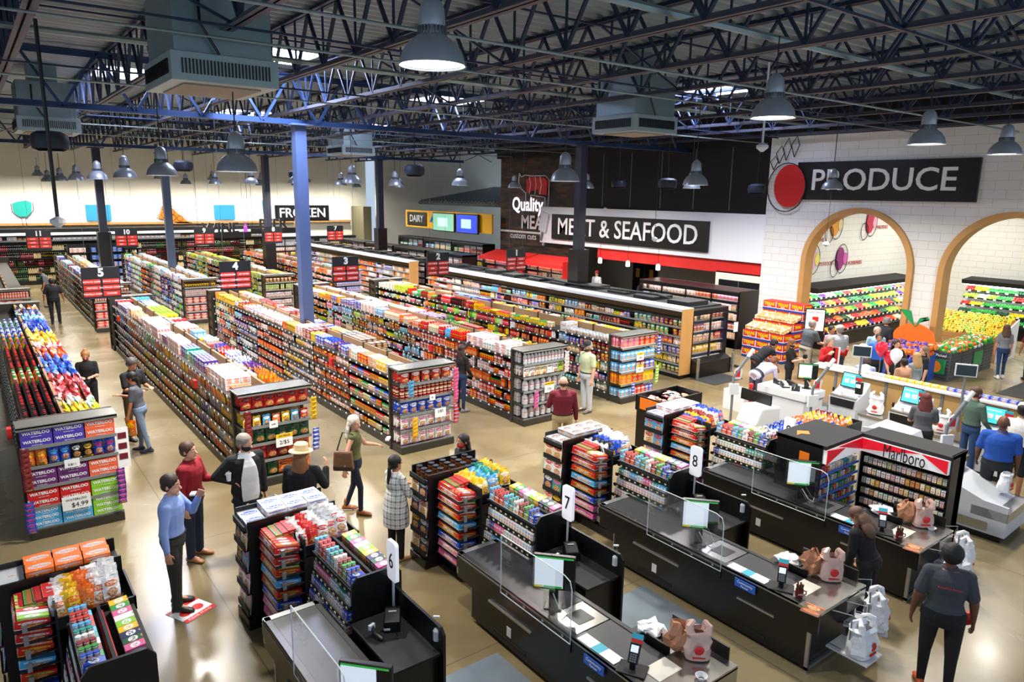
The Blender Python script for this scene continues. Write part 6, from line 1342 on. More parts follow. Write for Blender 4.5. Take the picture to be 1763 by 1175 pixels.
multideck(31.6, 11.8, -PI/2, 11, 'open vegetable case along the back wall seen through the right arch', pal=['green', 'lime', 'green', 'darkgreen', 'red', 'crimson', 'white', 'yellow', 'lime'])
# banana stand
bs = empty('banana_stand', (26.3, 8.5, 0), 0, 'wooden sloped stand piled with bananas behind the right arch', 'display stand')
MB().prism([(0, 0), (1.6, 0), (1.6, 1.25), (1.5, 1.25), (.0, .75)], 0, 2.4, 'y').build('stand', mat('pale_crate_wood', '#b98a55', .6), bs); MB().prism([(0, 0), (1.6, 0), (1.6, 1.3), (0, .8)], -.04, 0, 'y').build('white_side', M_white, bs); MB().prism([(-.02, .68), (.02, .68), (.02, .82), (-.02, .82)], 0, 2.4, 'y').build('front_board', M_wood, bs)
for j in range(17):
    for i in range(10):
        for q in range(3):
            if rnd.random() < .12: continue
            fruit('banana', tb_, 26.4+i*.15+rnd.uniform(-.02, .02), 8.58+j*.135+q*.035, .8+i*.05+q*.01, rnd.choice(['yellow', 'yellow', 'yellow', 'yellow', 'lime']), 'ripe yellow banana heaped on the sloped wooden stand behind the right arch', 'banana', 1.25, rnd.uniform(-.4, .4)+PI)
for i in range(5):
    for j in range(5): fruit('melon', tf, 28.9+i*.28, 9.8+j*.28, .8, rnd.choice(['lime', 'darkgreen', 'yellow']), 'large round melon on the low table behind the banana stand', 'melon', 2.3)
mt = empty('melon_table', (28.7, 9.6, 0), 0, 'low wooden melon table behind the banana stand', 'display stand'); MB().box(0, 1.6, 0, 1.6, .6, .8).build('top', M_wood, mt); MB().box(.1, 1.5, .1, 1.5, 0, .6).build('base', M_black, mt)
# grey bins of bagged citrus
gbin = empty('citrus_bin', (22.3, 8.3, 0), R(0), 'grey plastic orchard bins with orange picture posters, holding netted citrus', 'display bin')
for k in range(4): MB().box(.02+k*.78, .76+k*.78, .0, .8, 0, .88).build('bin', mat('bin_grey', '#474c52', .5), gbin, bevel=.015)
for k in range(4):
    b = MB()
    for q in range(8): b.box(.05+k*.78, .73+k*.78, -.012, .0, .08+q*.1, .12+q*.1)
    b.build('bin_ribs', mat('bin_grey_dark', '#33373c', .5), gbin)
b = MB(); 
for q in range(8): b.box(.005, .02, .05, .75, .08+q*.1, .12+q*.1)
b.build('bin_ribs', mat('bin_grey_dark', '#33373c', .5), gbin)
M_og = mat('fresh_green', '#1f8f4a', .5); M_oo = mat('orange_disc', '#f58a1e', .5)
p = MB().box(-.01, .005, .12, .7, .2, .62).build('green_poster', M_og, gbin); MB().lathe([(.17, 0), (.0001, .004)], 20).build('orange_picture', M_oo, p).matrix_local = Matrix.Translation((-.012, .4, .4)) @ Matrix.Rotation(-PI/2, 4, 'Y')
text('Fresh Picked', .11, M_text, gbin, (-.015, .4, .75), rz=-PI/2, depth=.001)
p = MB().box(1.62, 2.28, -.02, -.012, .25, .7).build('green_poster', M_og, gbin)
for i in range(20):
    for j in range(9):
        for q in range(2):
            fruit('netted_citrus', T_fruit(.05) if False else tf, 22.4+i*.15+rnd.uniform(-.03, .03), 8.32+j*.082+rnd.uniform(-.03, .03), .86+q*.09-abs(j-4)*.012, rnd.choice(['orange', 'green', 'green', 'white', 'lime', 'orange']), 'netted citrus bag piece heaped in the grey orchard bins', 'citrus', 1.25)
# orange bags bin with orange cut-out
ob = empty('orange_display', (20.6, 8.7, 0), 0, 'bin of blue and orange netted orange bags with a big orange cut-out behind', 'display bin'); MB().box(0, 1.7, 0, 1.3, 0, .8).build('bin', mat('carton_blue', '#2a56b8', .6), ob)
cut = empty('orange_cutout', (22.45, 9.45, 1.05), R(-90), 'giant orange fruit cut-out with green leaves in front of the block pillar', 'display sign')
MB().prism([(.62*math.cos(a), .5*math.sin(a)) for a in [i*PI/16 for i in range(32)]], -.03, .03, 'y').build('orange_disc', mat('cutout_orange', '#f26a12', .6), cut)
for s, L_, a0 in ((-1, .5, 50), (1, .4, 35)): MB().prism([(0, .4), (s*L_*.35, .45+L_*.25), (s*L_*.85, .45+L_*.75), (s*L_*.9 if s < 0 else s*L_, .42+L_*.95 if s < 0 else .42+L_*.6), (s*L_*.3, .45+L_*.85 if s < 0 else .45+L_*.6)], -.05, -.03, 'y').build('leaf', M_og, cut)
for i in range(12):
    for j in range(9):
        for q in range(2): goods('orange_bag', tpl('bag', .15, .12, .17, 0, i % 6+1), place(20.7+i*.135, 8.78+j*.14, .78+q*.13+rnd.uniform(0, .05), rnd.uniform(0, 6), rx=-.5), rnd.choice(['blue', 'orange', 'orange', 'blue']), 'orange', 'netted bag of oranges in the bin before the giant orange', 'bag of oranges', i)
# onion display
on = empty('onion_display', (20.2, 12.35, 0), 0, 'stepped display of red 1015 onion cartons topped with yellow onions', 'produce display')
M_crt = mat('carton_red', '#c92a1e', .6); M_crb = mat('carton_band', '#1c3b8c', .6)
def carton(x, y, z, lab):
    r = empty('onion_carton', (x, y, z), 0, lab, 'carton'); MB().box(0, .5, 0, .49, 0, .29).build('box', M_crt, r); MB().box(-.004, 0, 0, .49, 0, .07).box(0, .5, -.004, 0, 0, .07).build('blue_band', M_crb, r); MB().box(-.003, 0, 0, .49, .07, .085).box(0, .5, -.003, 0, .07, .085).box(-.003, 0, 0, .012, .0, .29).box(-.003, 0, .478, .49, .0, .29).build('white_edge', M_paper, r)
    text('TEXAS', .13, M_yel, r, (-.006, .245, .2), rz=-PI/2, depth=.001, bold=.006); text('1015', .075, M_paper, r, (-.006, .245, .12), rz=-PI/2, depth=.001); text('TEXAS', .12, M_yel, r, (.25, -.006, .2), depth=.001, bold=.006)
    return r
on_ch = MB().box(.05, 1.55, .05, 1.45, 0, .02).build('pallet', M_blackmat, on)
steps = [(0, 3), (1, 4), (2, 6)]
for i in range(3):
    for j in range(3):
        for k in range(steps[i][1]):
            carton(20.2+i*.5, 12.36+j*.5, .02+k*.3, 'red TEXAS onion carton, %s tier, %s column from right, %s up' % (('front', 'middle', 'back')[i], ORD[j], ORD[k]))
for i in range(2):
    for a in range(6):
        for b_ in range(18):
            for q in range(2): fruit('onion', tf, 20.26+i*.5+a*.075, 12.42+b_*.08+rnd.uniform(-.01, .01), .02+steps[i][1]*.3+q*.06+a*.02, rnd.choice(['tan', 'tan', 'cream']), 'round yellow onion heaped on the %s step of the red cartons' % ('front', 'middle')[i], 'onion', 1)
st = empty('poster_stand', (21.3, 12.0, 0), R(-60), 'black framed poster stand with a white sheet beside the onions', 'sign stand'); MB().tube([(0, 0, 0), (0, 0, .7)], .02, 6).build('pole', M_black, st); MB().lathe([(.2, 0), (.2, .02)], 16).build('foot', M_black, st); MB().box(-.3, .3, -.02, .02, .7, 1.75).build('frame', M_black, st); MB().box(-.27, .27, -.025, -.02, 1.05, 1.72).build('sheet', M_paper, st); MB().box(-.08, .1, -.03, -.025, 1.35, 1.5).build('red_print', M_red, st)
text('GRAND OPENING', .06, M_tblack, st, (0, -.028, 1.64), depth=.001)
pl = empty('pole_stand', (18.7, 13.1, 0), 0, 'thin black sign pole with flat foot left of the onions', 'sign stand'); MB().lathe([(.18, 0), (.18, .02)], 16).build('foot', M_black, pl); MB().tube([(0, 0, 0), (0, 0, 1.2)], .012, 6).build('pole', M_black, pl); MB().box(-.1, .1, -.01, .01, 1.1, 1.4).build('card', M_paper, pl)
# mats
M_matb = mat('rubber_mat', '#2c2d2f', .8)
for x0, x1, y0, y1, rz, lab in ((16.3, 17.6, 11.95, 12.85, 0, 'dark grey floor mat in front of the aisle 1 freezer end'), (22.1, 24.8, 6.0, 7.0, 0, 'long dark floor mat in the produce walkway'), (21.0, 22.4, 5.4, 6.3, 0, 'dark floor mat beside the glass olive bar'), (21.0, 23.0, 13.7, 14.9, 0, 'dark mat before the black double door')):
    tag(MB().box(x0, x1, y0, y1, 0, .012).build('floor_mat', M_matb), lab, 'mat')
# olive bar
r = empty('deli_island', (20.2, 4.6, 0), 0, 'round glass-edged deli island with orange packs at the right edge', 'display island'); MB().lathe([(.9, 0), (.95, .15), (.95, .7), (1.0, .75)], 28).build('base', M_black, r, smooth=True); MB().lathe([(1.0, .75), (1.02, 1.0), (1.0, 1.0), (.98, .77)], 28, close=True).build('glass_rim', M_glass, r)
for k in range(26): a = rnd.uniform(0, 6.3); q = rnd.uniform(.2, .85); goods('deli_pack', tpl('box', .16, .1, .05), place(20.2+q*math.cos(a), 4.6+q*math.sin(a), .76, a), rnd.choice(['orange', 'brown', 'crimson', 'orange']), 'cream', 'packed sandwich lying on the round deli island', 'food pack', k)
# balloons
def balloon(x, y, z, c, lab, h0=0):
    r = empty('balloon', (x, y, z), 0, lab, 'balloon'); MB().lathe([(.001, -.19), (.03, -.17), (.1, -.08), (.14, .03), (.12, .12), (.06, .175), (.001, .185)], 18).build('skin', c, r, smooth=True); MB().lathe([(.02, -.205), (.006, -.19)], 8).build('knot', c, r); MB().tube([(0, 0, -.2), (.02, 0, -.5), (0, 0, -z+1.2)], .003, 4).build('string', M_lgrey, r)
M_bw = mat('balloon_white', '#e9c6d6', .15); M_br = mat('balloon_red', '#d02038', .15); M_bw2 = mat('balloon_pale', '#e6e6f2', .15)
balloon(16.85, 8.2, 1.62, M_bw, 'pale pink balloon floating above the partition, leftmost of the bunch'); balloon(16.8, 7.75, 1.75, M_br, 'red balloon in the middle of the bunch over the partition'); balloon(16.95, 7.6, 1.55, M_br, 'lower red balloon in the bunch over the partition'); balloon(16.8, 7.4, 1.65, M_bw2, 'white balloon at the right of the bunch')
# white box with tripod, scarf
# ------------------------------------------------------------------ people
_cl = {}
def cloth(c, rough=.85):
    k = ('c', c, rough)
    if k not in _cl: _cl[k] = mat('fabric_'+c.strip('#')+str(int(rough*100)), c, rough, bump=.35, bscale=14)
    return _cl[k]
def plaid():
    t = NT('plaid_fabric'); tc = t.n('ShaderNodeTexCoord'); sp = t.n('ShaderNodeSeparateXYZ'); t.l(tc.outputs['Object'], sp.inputs[0])
    def st(o, p, w_, off=0):
        a = t.math('FRACT', t.math('DIVIDE', t.math('ADD', o, off), p)); return t.math('LESS_THAN', a, w_)
    xy = t.math('ADD', sp.outputs[0], t.math('MULTIPLY', sp.outputs[1], .6))
    a = t.math('ADD', st(xy, .075, .28), st(sp.outputs[2], .085, .28)); b = t.math('ADD', st(xy, .075, .07, .03), st(sp.outputs[2], .085, .07, .03))
    c = t.mix(t.math('MULTIPLY', a, .42), lin('#e6e6e4'), lin('#26282c')); c = t.mix(t.math('MULTIPLY', b, .35), c, lin('#18191c')); t.l(c, t.b.inputs['Base Color']); t.b.inputs['Roughness'].default_value = .9; return t.m
M_plaid = plaid()
SKINS = dict(l='#d9a184', m='#b97c58', d='#6b422c', dd='#472b1e')
def skin(k): return mat('skin_'+k, SKINS[k], .5)
V3 = Vector
def loft(b, rings, n=16):
    vs = []; fs = []
    for (c, rx, ry, ex, ey) in rings:
        for k in range(n): a = 2*PI*k/n; vs.append(c+ex*(rx*math.cos(a))+ey*(ry*math.sin(a)))
    for i in range(len(rings)-1):
        for k in range(n): k2 = (k+1) % n; fs.append((i*n+k, i*n+k2, (i+1)*n+k2, (i+1)*n+k))
    fs.append(tuple(range(n-1, -1, -1))); fs.append(tuple((len(rings)-1)*n+k for k in range(n))); b.add(vs, fs)
def capsule(b, p, q, r0, r1=None, n=10):
    r1 = r0 if r1 is None else r1; p = V3(p); q = V3(q); d = (q-p)
    if d.length < 1e-5: return
    d.normalize(); pts = []; rr = []
    for t in (0, .3, .6, .85): a = PI/2*(1-t); pts.append(p-d*r0*math.sin(a)); rr.append(max(.001, r0*math.cos(a)))
    pts.append(p); rr.append(r0); pts.append(q); rr.append(r1)
    for t in (.15, .4, .7, 1): a = PI/2*t; pts.append(q+d*r1*math.sin(a)); rr.append(max(.001, r1*math.cos(a)))
    b.tube(pts, rr, n)
def ellipsoid(b, c, rx, ry, rz, M=None, n=14):
    m = 9; vs = []; fs = []
    for i in range(m+1):
        ph = PI*i/m
        for k in range(n):
            a = 2*PI*k/n; v = V3((rx*max(.02, math.sin(ph))*math.cos(a), ry*max(.02, math.sin(ph))*math.sin(a), -rz*math.cos(ph)))
            vs.append((M @ v if M is not None else v)+V3(c))
    for i in range(m):
        for k in range(n): k2 = (k+1) % n; fs.append((i*n+k, i*n+k2, (i+1)*n+k2, (i+1)*n+k))
    fs.append(tuple(range(n-1, -1, -1))); fs.append(tuple(m*n+k for k in range(n))); b.add(vs, fs)
def organic(b, name, m, parent, vox, smooth=4):
    o = b.build(name, m, parent, smooth=True)
    r = o.modifiers.new('remesh', 'REMESH'); r.mode = 'VOXEL'; r.voxel_size = vox; r.use_smooth_shade = True
    if smooth: s = o.modifiers.new('smooth', 'SMOOTH'); s.factor = .5; s.iterations = smooth
    return o
AD = ((.16, 0, -1), (.05, -.2, -1)); LEGD = ((.03, 0, -1), (0, .02, -1))
def person(label, x, y, rz, H=1.75, sk='l', hair=('short', '#3a2618'), shirt=('#222226', 'short'), pants=('#22252c', 'long'), shoes='#1b1b1d', la=AD, ra=AD, ll=LEGD, rl=LEGD, lean=0, side=0, head=(0, 0), mask=None,
           build=1.0, detail=.011, z=0, extra=None, shirt_mat=None, jacket=None, female=False, shirt_len=.0, curl=.6):
    s = H/1.75; root = empty('person', (x, y, z), rz, label, 'person')
    b_ = R(lean); sd = R(side)
    sp = V3((math.sin(sd), -math.sin(b_), math.cos(b_)*math.cos(sd))).normalized(); lat = V3((1, 0, 0)); lat = (lat-sp*lat.dot(sp)).normalized(); fw = sp.cross(lat)*-1
    fw = V3((0, -1, 0)); fw = (fw-sp*fw.dot(sp)).normalized()
    def mirror(v, sgn): return V3((v[0]*sgn, v[1], v[2])).normalized()
    W = build; sw = (.175 if female else .2)*s*(1+(W-1)*.5)
    hipz = 0; legs = {}
    P = V3((0, 0, 0))
    for sgn, lg in ((1, ll), (-1, rl)):
        hp = P+V3((sgn*.09*s*W, 0, -.02)); kn = hp+mirror(lg[0], sgn)*.42*s; an = kn+mirror(lg[1], sgn)*.41*s; legs[sgn] = [hp, kn, an]
    zmin = min(l[2].z for l in legs.values()); up = V3((0, 0, -zmin+.075*s)); P = P+up
    for l in legs.values():
        for i in range(3): l[i] = l[i]+up
    wst = P+sp*.14*s; chest = P+sp*.34*s; sh = P+sp*.475*s; nk = P+sp*.52*s
    def ring(c, rx, ry): return (c, rx*s*W, ry*s*W, lat, fw)
    def torso(g=0):
        q = 1+0
        f = .86 if female else 1
        return [ring(P-sp*.10*s, .135+g, .10+g), ring(P-sp*.02*s, .168+g, .118+g), ring(wst, .145*f+g, .105*f+g), ring(P+sp*.25*s, .158*f+g, .115*f+g), ring(chest, .172*f+g, .125+g), ring(P+sp*.42*s, .17*f+g, .115+g), ring(sh, .135+g, .085+g), ring(nk, .062+g, .062+g)]
    arms = {}
    for sgn, ar in ((1, la), (-1, ra)):
        so = P+sp*.445*s+lat*sgn*(sw-.02*s); el = so+mirror(ar[0], sgn)*.285*s; wr = el+mirror(ar[1], sgn)*.25*s; arms[sgn] = (so, el, wr)
    hy, hp_ = R(head[0]), R(head[1])   # yaw toward person's left, nod down
    Mh = Matrix.Rotation(hy, 3, 'Z') @ Matrix.Rotation(hp_+b_*.5, 3, 'X')
    hc = nk+(sp*.7+V3((0, 0, .3))).normalized()*.135*s+Mh @ V3((0, -.012, 0))*s
    HP = lambda v: hc+Mh @ (V3(v)*s)
    hr = 1.08
    # ---- body
    b = MB(); loft(b, torso(0)); capsule(b, nk-sp*.03*s, hc-V3((0, 0, .04*s)), .054*s, .05*s)
    ellipsoid(b, HP((0, .008, .03)), .076*s*hr, .094*s*hr, .09*s*hr, Mh); ellipsoid(b, HP((0, -.02, -.045)), .058*s*hr, .068*s*hr, .075*s*hr, Mh)
    capsule(b, HP((0, -.085, .01)), HP((0, -.112, -.025)), .011*s, .016*s); capsule(b, HP((0, -.07, -.1)), HP((0, -.075, -.1)), .026*s)
    for q in (1, -1): ellipsoid(b, HP((q*.083, .012, -.005)), .012*s, .02*s, .033*s, Mh)
    for sgn in (1, -1):
        so, el, wr = arms[sgn]; capsule(b, so, el, .05*s*W, .04*s*W); capsule(b, el, wr, .041*s*W, .027*s); d = (wr-el).normalized()
        # hand
        ax = d.cross(V3((0, 0, 1))); ax = lat*sgn if ax.length < .3 else ax.normalized(); ax2 = d.cross(ax).normalized(); pe = wr+d*.085*s
        if ax2.dot(fw) < 0: ax2 = -ax2
        spread = ax2   # fingers laid out across this direction
        cd_ = -lat*sgn if abs(d.z) > .6 else V3((0, 0, -1))   # curl direction
        cd_ = (cd_-d*cd_.dot(d)).normalized(); spread = d.cross(cd_).normalized()
        if spread.dot(fw) < 0: spread = -spread
        for t in (-.024, 0, .024): capsule(b, wr+spread*t*.7*s+d*.015*s, pe+spread*t*s, .018*s, .016*s, 8)
        fr = max(.0095, detail*.95)*s
        for i, t in enumerate((.033, .011, -.011, -.033)):
            L = (.036, .042, .039, .03)[i]*s; k1 = pe+spread*t*1.05*s+d*.004*s; k2 = k1+(d+cd_*curl*.5).normalized()*L; k3 = k2+(d+cd_*curl*1.6).normalized()*L*.9
            capsule(b, k1, k2, fr, fr*.95, 8); capsule(b, k2, k3, fr*.95, fr*.8, 8)
        th = wr+d*.03*s+spread*.025*s; t2 = th+(spread*.8+d*.7+cd_*.25).normalized()*.04*s; capsule(b, th, t2, fr*1.15, fr, 8); capsule(b, t2, t2+(spread*.25+d+cd_*.4).normalized()*.032*s, fr, fr*.85, 8)
        hp, kn, an = legs[sgn]; capsule(b, hp, kn, .078*s*W, .052*s*W); capsule(b, kn, an, .052*s*W, .036*s); capsule(b, an, an+V3((0, -.1*s, -.03*s)), .034*s, .028*s)
    body = organic(b, 'body', skin(sk), root, detail)
    # face
    b = MB()
    for q in (1, -1): b.ball(HP((q*.031, -.083, .012)), .0095*s, 8)
    b.build('eye', mat('eye_white', '#e8e4dc', .3), root); b = MB()
    for q in (1, -1): b.ball(HP((q*.031, -.0885, .012)), .0065*s, 8)
    b.build('iris', mat('eye_dark', '#2a1b12', .3), root); b = MB()
    for q in (1, -1): b.tube([HP((q*.016, -.094, .033)), HP((q*.034, -.092, .038)), HP((q*.05, -.08, .032))], .004*s, 5)
    b.build('eyebrow', cloth(hair[1]), root)
    if not mask: MB().tube([HP((-.024, -.088, -.062)), HP((0, -.096, -.06)), HP((.024, -.088, -.062))], [.003*s, .006*s, .003*s], 6).build('mouth', mat('lip', '#a8554a', .5), root)
    else:
        b = MB(); ellipsoid(b, HP((0, -.032, -.052)), .069*s, .074*s, .055*s, Mh); b.tube([HP((q*.0+.06, -.05, -.04)) for q in (0,)]+[HP((.092, .0, -.005))], .003*s, 4); b.tube([HP((-.06, -.05, -.04)), HP((-.092, .0, -.005))], .003*s, 4)
        b.build('face_mask', cloth(mask), root, smooth=True)
    # ---- hair
    if hair[0] != 'bald':
        b = MB(); ellipsoid(b, HP((0, .022, .05)), .09*s*hr, .1*s*hr, .086*s*hr, Mh); ellipsoid(b, HP((0, .04, .0)), .09*s*hr, .07*s*hr, .075*s*hr, Mh)
        for q in (1, -1): ellipsoid(b, HP((q*.078, -.01, .035)), .014*s, .035*s, .05*s, Mh)
        if hair[0] in ('short', 'fringe'): ellipsoid(b, HP((0, .05, -.0)), .08*s*hr, .062*s*hr, .075*s*hr, Mh)
        if hair[0] == 'afro': ellipsoid(b, HP((0, .03, .04)), .1*s*hr, .108*s*hr, .1*s*hr, Mh)
        if hair[0] in ('long', 'wavy', 'pony'):
            L = .30 if hair[0] != 'wavy' else .36; wv = .016 if hair[0] == 'wavy' else .006; rr = random.Random(int(x*100))
            for k in range(11):
                a = -1.25+2.5*k/10; st_ = HP((.082*math.sin(a)*1.05, .03+.07*math.cos(a), .02)); pts = [st_]
                if hair[0] == 'pony': pts = [HP((.05*math.sin(a), .09, .0))]
                for j in range(1, 6):
                    t = j/5; base = st_ if hair[0] != 'pony' else HP((0, .11, .0))
                    w_ = 1+.25*t if hair[0] != 'pony' else .4
                    off = lat*math.sin(a)*.1*s*w_*t*.35+fw*-1*(.045 if lean < 15 else .12)*s*t*(1 if abs(a) < 1 else .4); pts.append(base+off*(1.5 if hair[0] == 'wavy' else 1)+V3((math.sin(t*9+k)*wv, 0, -L*s*t))+lat*rr.uniform(-.006, .006)*(3 if hair[0] == 'wavy' else 1))
                b.tube(pts, [.02*s, .026*s, .026*s, .024*s, .02*s, .008*s], 7)
        if hair[0] == 'wavy':
            for (dx, dz, q_) in ((0, -.1, .13), (-.05, -.2, .1), (.06, -.22, .1)): ellipsoid(b, HP((dx, .075, dz)), q_*s, .07*s, .13*s, Mh)
        if hair[0] == 'bun': ellipsoid(b, HP((0, .05, .135)), .045*s, .045*s, .04*s); ellipsoid(b, HP((0, .05, -.0)), .08*s*hr, .062*s*hr, .075*s*hr, Mh)
        organic(b, 'hair', cloth(hair[1], .6), root, detail, 3)
    else:
        b = MB(); ellipsoid(b, HP((0, .035, -.01)), .084*s*hr, .075*s*hr, .045*s*hr, Mh)
        if len(hair) > 2: organic(b, 'hair', cloth(hair[2], .8), root, detail, 2)
    # ---- shirt
    if shirt:
        c, sl = shirt[:2]; b = MB(); g = .013; T = torso(g); T = T[:-1]+[(nk-sp*.006*s, .078*s, .076*s, lat, fw), (nk+sp*.012*s, .068*s, .068*s, lat, fw)]
        if shirt_len: T = [ring(P-sp*(.1+shirt_len)*s, .2+g, .17+g), ring(P-sp*.1*s, .205+g, .165+g), ring(P-sp*.02*s, .195+g, .15+g), ring(wst, .165+g, .13+g)]+T[3:]
        loft(b, T)
        for sgn in (1, -1):
            so, el, wr = arms[sgn]; capsule(b, P+sp*.435*s+lat*sgn*.1*s, so, .075*s*W, .064*s*W)
            if sl == 'none': continue
            if sl == 'short': capsule(b, so, so+(el-so)*.75, .062*s*W, .058*s*W)
            else: capsule(b, so, el, .062*s*W, .05*s*W); capsule(b, el, el+(wr-el)*(.93 if sl == 'long' else .3), .05*s*W, .036*s*W)
        so_ = organic(b, 'shirt', shirt_mat or cloth(c), root, detail*1.15, 3)
        if shirt_mat is None:
            MB().tube([nk+lat*.066*s*math.cos(a)+fw*.066*s*math.sin(a)+sp*.008*s for a in [i*PI/8 for i in range(17)]], .010*s, 6).build('collar', cloth(c), root, smooth=True)
    if jacket:
        b = MB(); g = .026; T = [ring(P-sp*.16*s, .175+g, .13+g)]+torso(g)[:-1]; 
        # open front: offset backwards
        T = [(c_-fw*.004*s, rx, ry*.98, ex, ey) for c_, rx, ry, ex, ey in T]; loft(b, T)
        for sgn in (1, -1):
            so, el, wr = arms[sgn]; capsule(b, P+sp*.435*s+lat*sgn*.1*s-fw*.01*s, so, .08*s*W, .07*s*W); capsule(b, so, el, .068*s*W, .057*s*W); capsule(b, el, el+(wr-el)*.9, .057*s*W, .044*s*W)
        organic(b, 'jacket', cloth(jacket), root, detail*1.15, 3)
        b = MB(); loft(b, [(P+sp*t*s+fw*(f_)*s*W, w_*s*W, .02*s, lat, fw) for t, w_, f_ in ((-.13, .10, .112), (-.05, .115, .13), (.03, .115, .134), (.14, .115, .122), (.26, .105, .135), (.36, .085, .14), (.44, .06, .118), (.50, .045, .065))])
        organic(b, 'shirt_front', cloth(shirt[0]), root, detail, 2)
    # ---- legs
    pc, pl = pants; b = MB(); g = .012
    if pl == 'skirt':
        loft(b, [ring(P-V3((0, 0, .58*s)), .23, .19), ring(P-V3((0, 0, .3*s)), .2, .16), ring(P-sp*.02*s, .18, .13), ring(wst, .15, .11)])
    else:
        loft(b, [ring(P-V3((0, 0, .11*s)), .14+g, .105+g), ring(P-sp*.03*s, .172+g, .122+g), ring(P+sp*.06*s, .158+g, .115+g)])
        for sgn in (1, -1):
            hp, kn, an = legs[sgn]; fit = .85 if pl == 'slim' else 1
            capsule(b, hp, kn, .088*s*W, .066*s*W*fit)
            if pl != 'shorts': capsule(b, kn, an+(kn-an).normalized()*.01, .063*s*W*fit, (.042 if pl == 'slim' else .058)*s)
    organic(b, 'trousers' if pl != 'skirt' else 'skirt', cloth(pc), root, detail*1.15, 3)
    if pl != 'skirt' and not (female or jacket or shirt_len): MB().tube([P+sp*.055*s+lat*(.172*s*W)*math.cos(a)+fw*(.129*s*W)*math.sin(a) for a in [i*PI/10 for i in range(21)]], .012*s, 6).build('belt', cloth('#1d1512'), root, smooth=True)
    for sgn in (1, -1):
        b = MB(); hp, kn, an = legs[sgn]; zf = an.z-.075*s; f_ = V3((sgn*.12, -1, 0)).normalized(); a0 = V3((an.x, an.y, zf))
        loft(b, [(a0-f_*.075*s+V3((0, 0, .03*s)), .026*s, .028*s, V3((1, 0, 0)), V3((0, 0, 1))), (a0-f_*.05*s+V3((0, 0, .045*s)), .038*s, .045*s, V3((1, 0, 0)), V3((0, 0, 1))), (a0+f_*.03*s+V3((0, 0, .045*s)), .041*s, .045*s, V3((1, 0, 0)), V3((0, 0, 1))),
                 (a0+f_*.11*s+V3((0, 0, .033*s)), .048*s, .033*s, V3((1, 0, 0)), V3((0, 0, 1))), (a0+f_*.17*s+V3((0, 0, .026*s)), .04*s, .024*s, V3((1, 0, 0)), V3((0, 0, 1))), (a0+f_*.195*s+V3((0, 0, .02*s)), .02*s, .014*s, V3((1, 0, 0)), V3((0, 0, 1)))])
        capsule(b, a0+V3((0, 0, .05*s)), a0+V3((0, .0, (.11 if shoes != '#9a5a2c' else .16)*s)), .04*s, .042*s)
        organic(b, 'shoe', cloth(shoes, .5), root, detail, 2)
    if extra: extra(root, dict(P=P, sp=sp, lat=lat, fw=fw, HP=HP, arms=arms, legs=legs, s=s, Mh=Mh, hc=hc, nk=nk))
    return root
def W2(root, v): 
    return Matrix.Translation(root.location) @ Matrix.Rotation(root.rotation_euler.z, 4, 'Z') @ Vector(v)
def held(name, bm, m, root, at_, label, cat, rz=0):
    o = bm.build(name, m, None); o.location = W2(root, at_); o.rotation_euler = (0, 0, root.rotation_euler.z+rz); return tag(o, label, cat)
def hat(col, brim=.15, kind='hat'):
    def f(root, K):
        s = K['s']; HP = K['HP']; m = cloth(col)
        if kind == 'hat':
            b = MB(); b.lathe([(brim, .0), (brim*.97, .012), (.1, .016), (.095, .1), (.07, .125), (.03, .118), (.001, .118)], 28); o = b.build('hat', m, root, smooth=True); o.matrix_local = Matrix.Translation(HP((0, .015, .075))) @ K['Mh'].to_4x4() @ Matrix.Rotation(.12, 4, 'X'); o.scale = (s, s*1.12, s)
            MB().lathe([(.098, .018), (.097, .04)], 24, close=True).build('hat_band', cloth('#8a6a44'), o)
        else:
            b = MB(); b.lathe([(.098, -.0), (.097, .04), (.075, .08), (.03, .098), (.001, .1)], 20); b.prism([(-.07, -.08), (.07, -.08), (.06, -.16), (.02, -.18), (-.02, -.18), (-.06, -.16)], 0, .01, 'z')
            o = b.build('cap', m, root, smooth=True); o.matrix_local = Matrix.Translation(HP((0, .01, .055))) @ K['Mh'].to_4x4()
    return f
# facing helper: rz such that person's front (-y) points along world direction angle a (deg, 0=+x, 90=+y)
def face(a): return R(a+90)
IMGR = -37.3   # world heading of "to the right in the photo"
# foreground
p1 = person('bearded man in light blue shirt and dark grey trousers standing with hand at his mouth', 1.62, 9.02, face(IMGR+8), 1.83, 'l', ('short', '#2a1c14'), ('#8fa9e6', 'long'), ('#33332f', 'long'), '#2a2724', la=((.25, -.5, -.75), (-.35, -.45, .85)), ra=((.15, .12, -1), (.1, -.12, -1)), head=(-5, 5), detail=.008, build=1.05, lean=2, ll=((.05, .06, -1), (0, .05, -1)), rl=((.03, -.05, -1), (0, -.02, -1)),
            extra=lambda r, K: MB().ball(K['HP']((0, -.03, -.075)), .01).build('beard', cloth('#2a1c14'), r) if False else None)
held('folded_note', MB().box(-.05, .05, -.03, .03, 0, .02), M_paper, p1, (.04, -.27, 1.5), 'folded white paper held by the light blue shirt man', 'paper')
p2 = person('man in maroon button shirt and jeans facing right with a cup', 2.12, 10.2, face(IMGR-5), 1.8, 'l', ('short', '#4a3020'), ('#8d0f20', 'long'), ('#1e2a42', 'long'), '#a06a3a', la=((.12, -.3, -1), (-.1, -.9, .1)), ra=((.14, .05, -1), (.05, -.2, -1)), detail=.009, build=1.12)
held('coffee_cup', MB().lathe([(.028, 0), (.037, .1), (.04, .1), (.04, .115), (.03, .125)], 14), M_paper, p2, (.09, -.52, 1.17), 'white paper coffee cup with dark lid held by the man in maroon', 'cup')
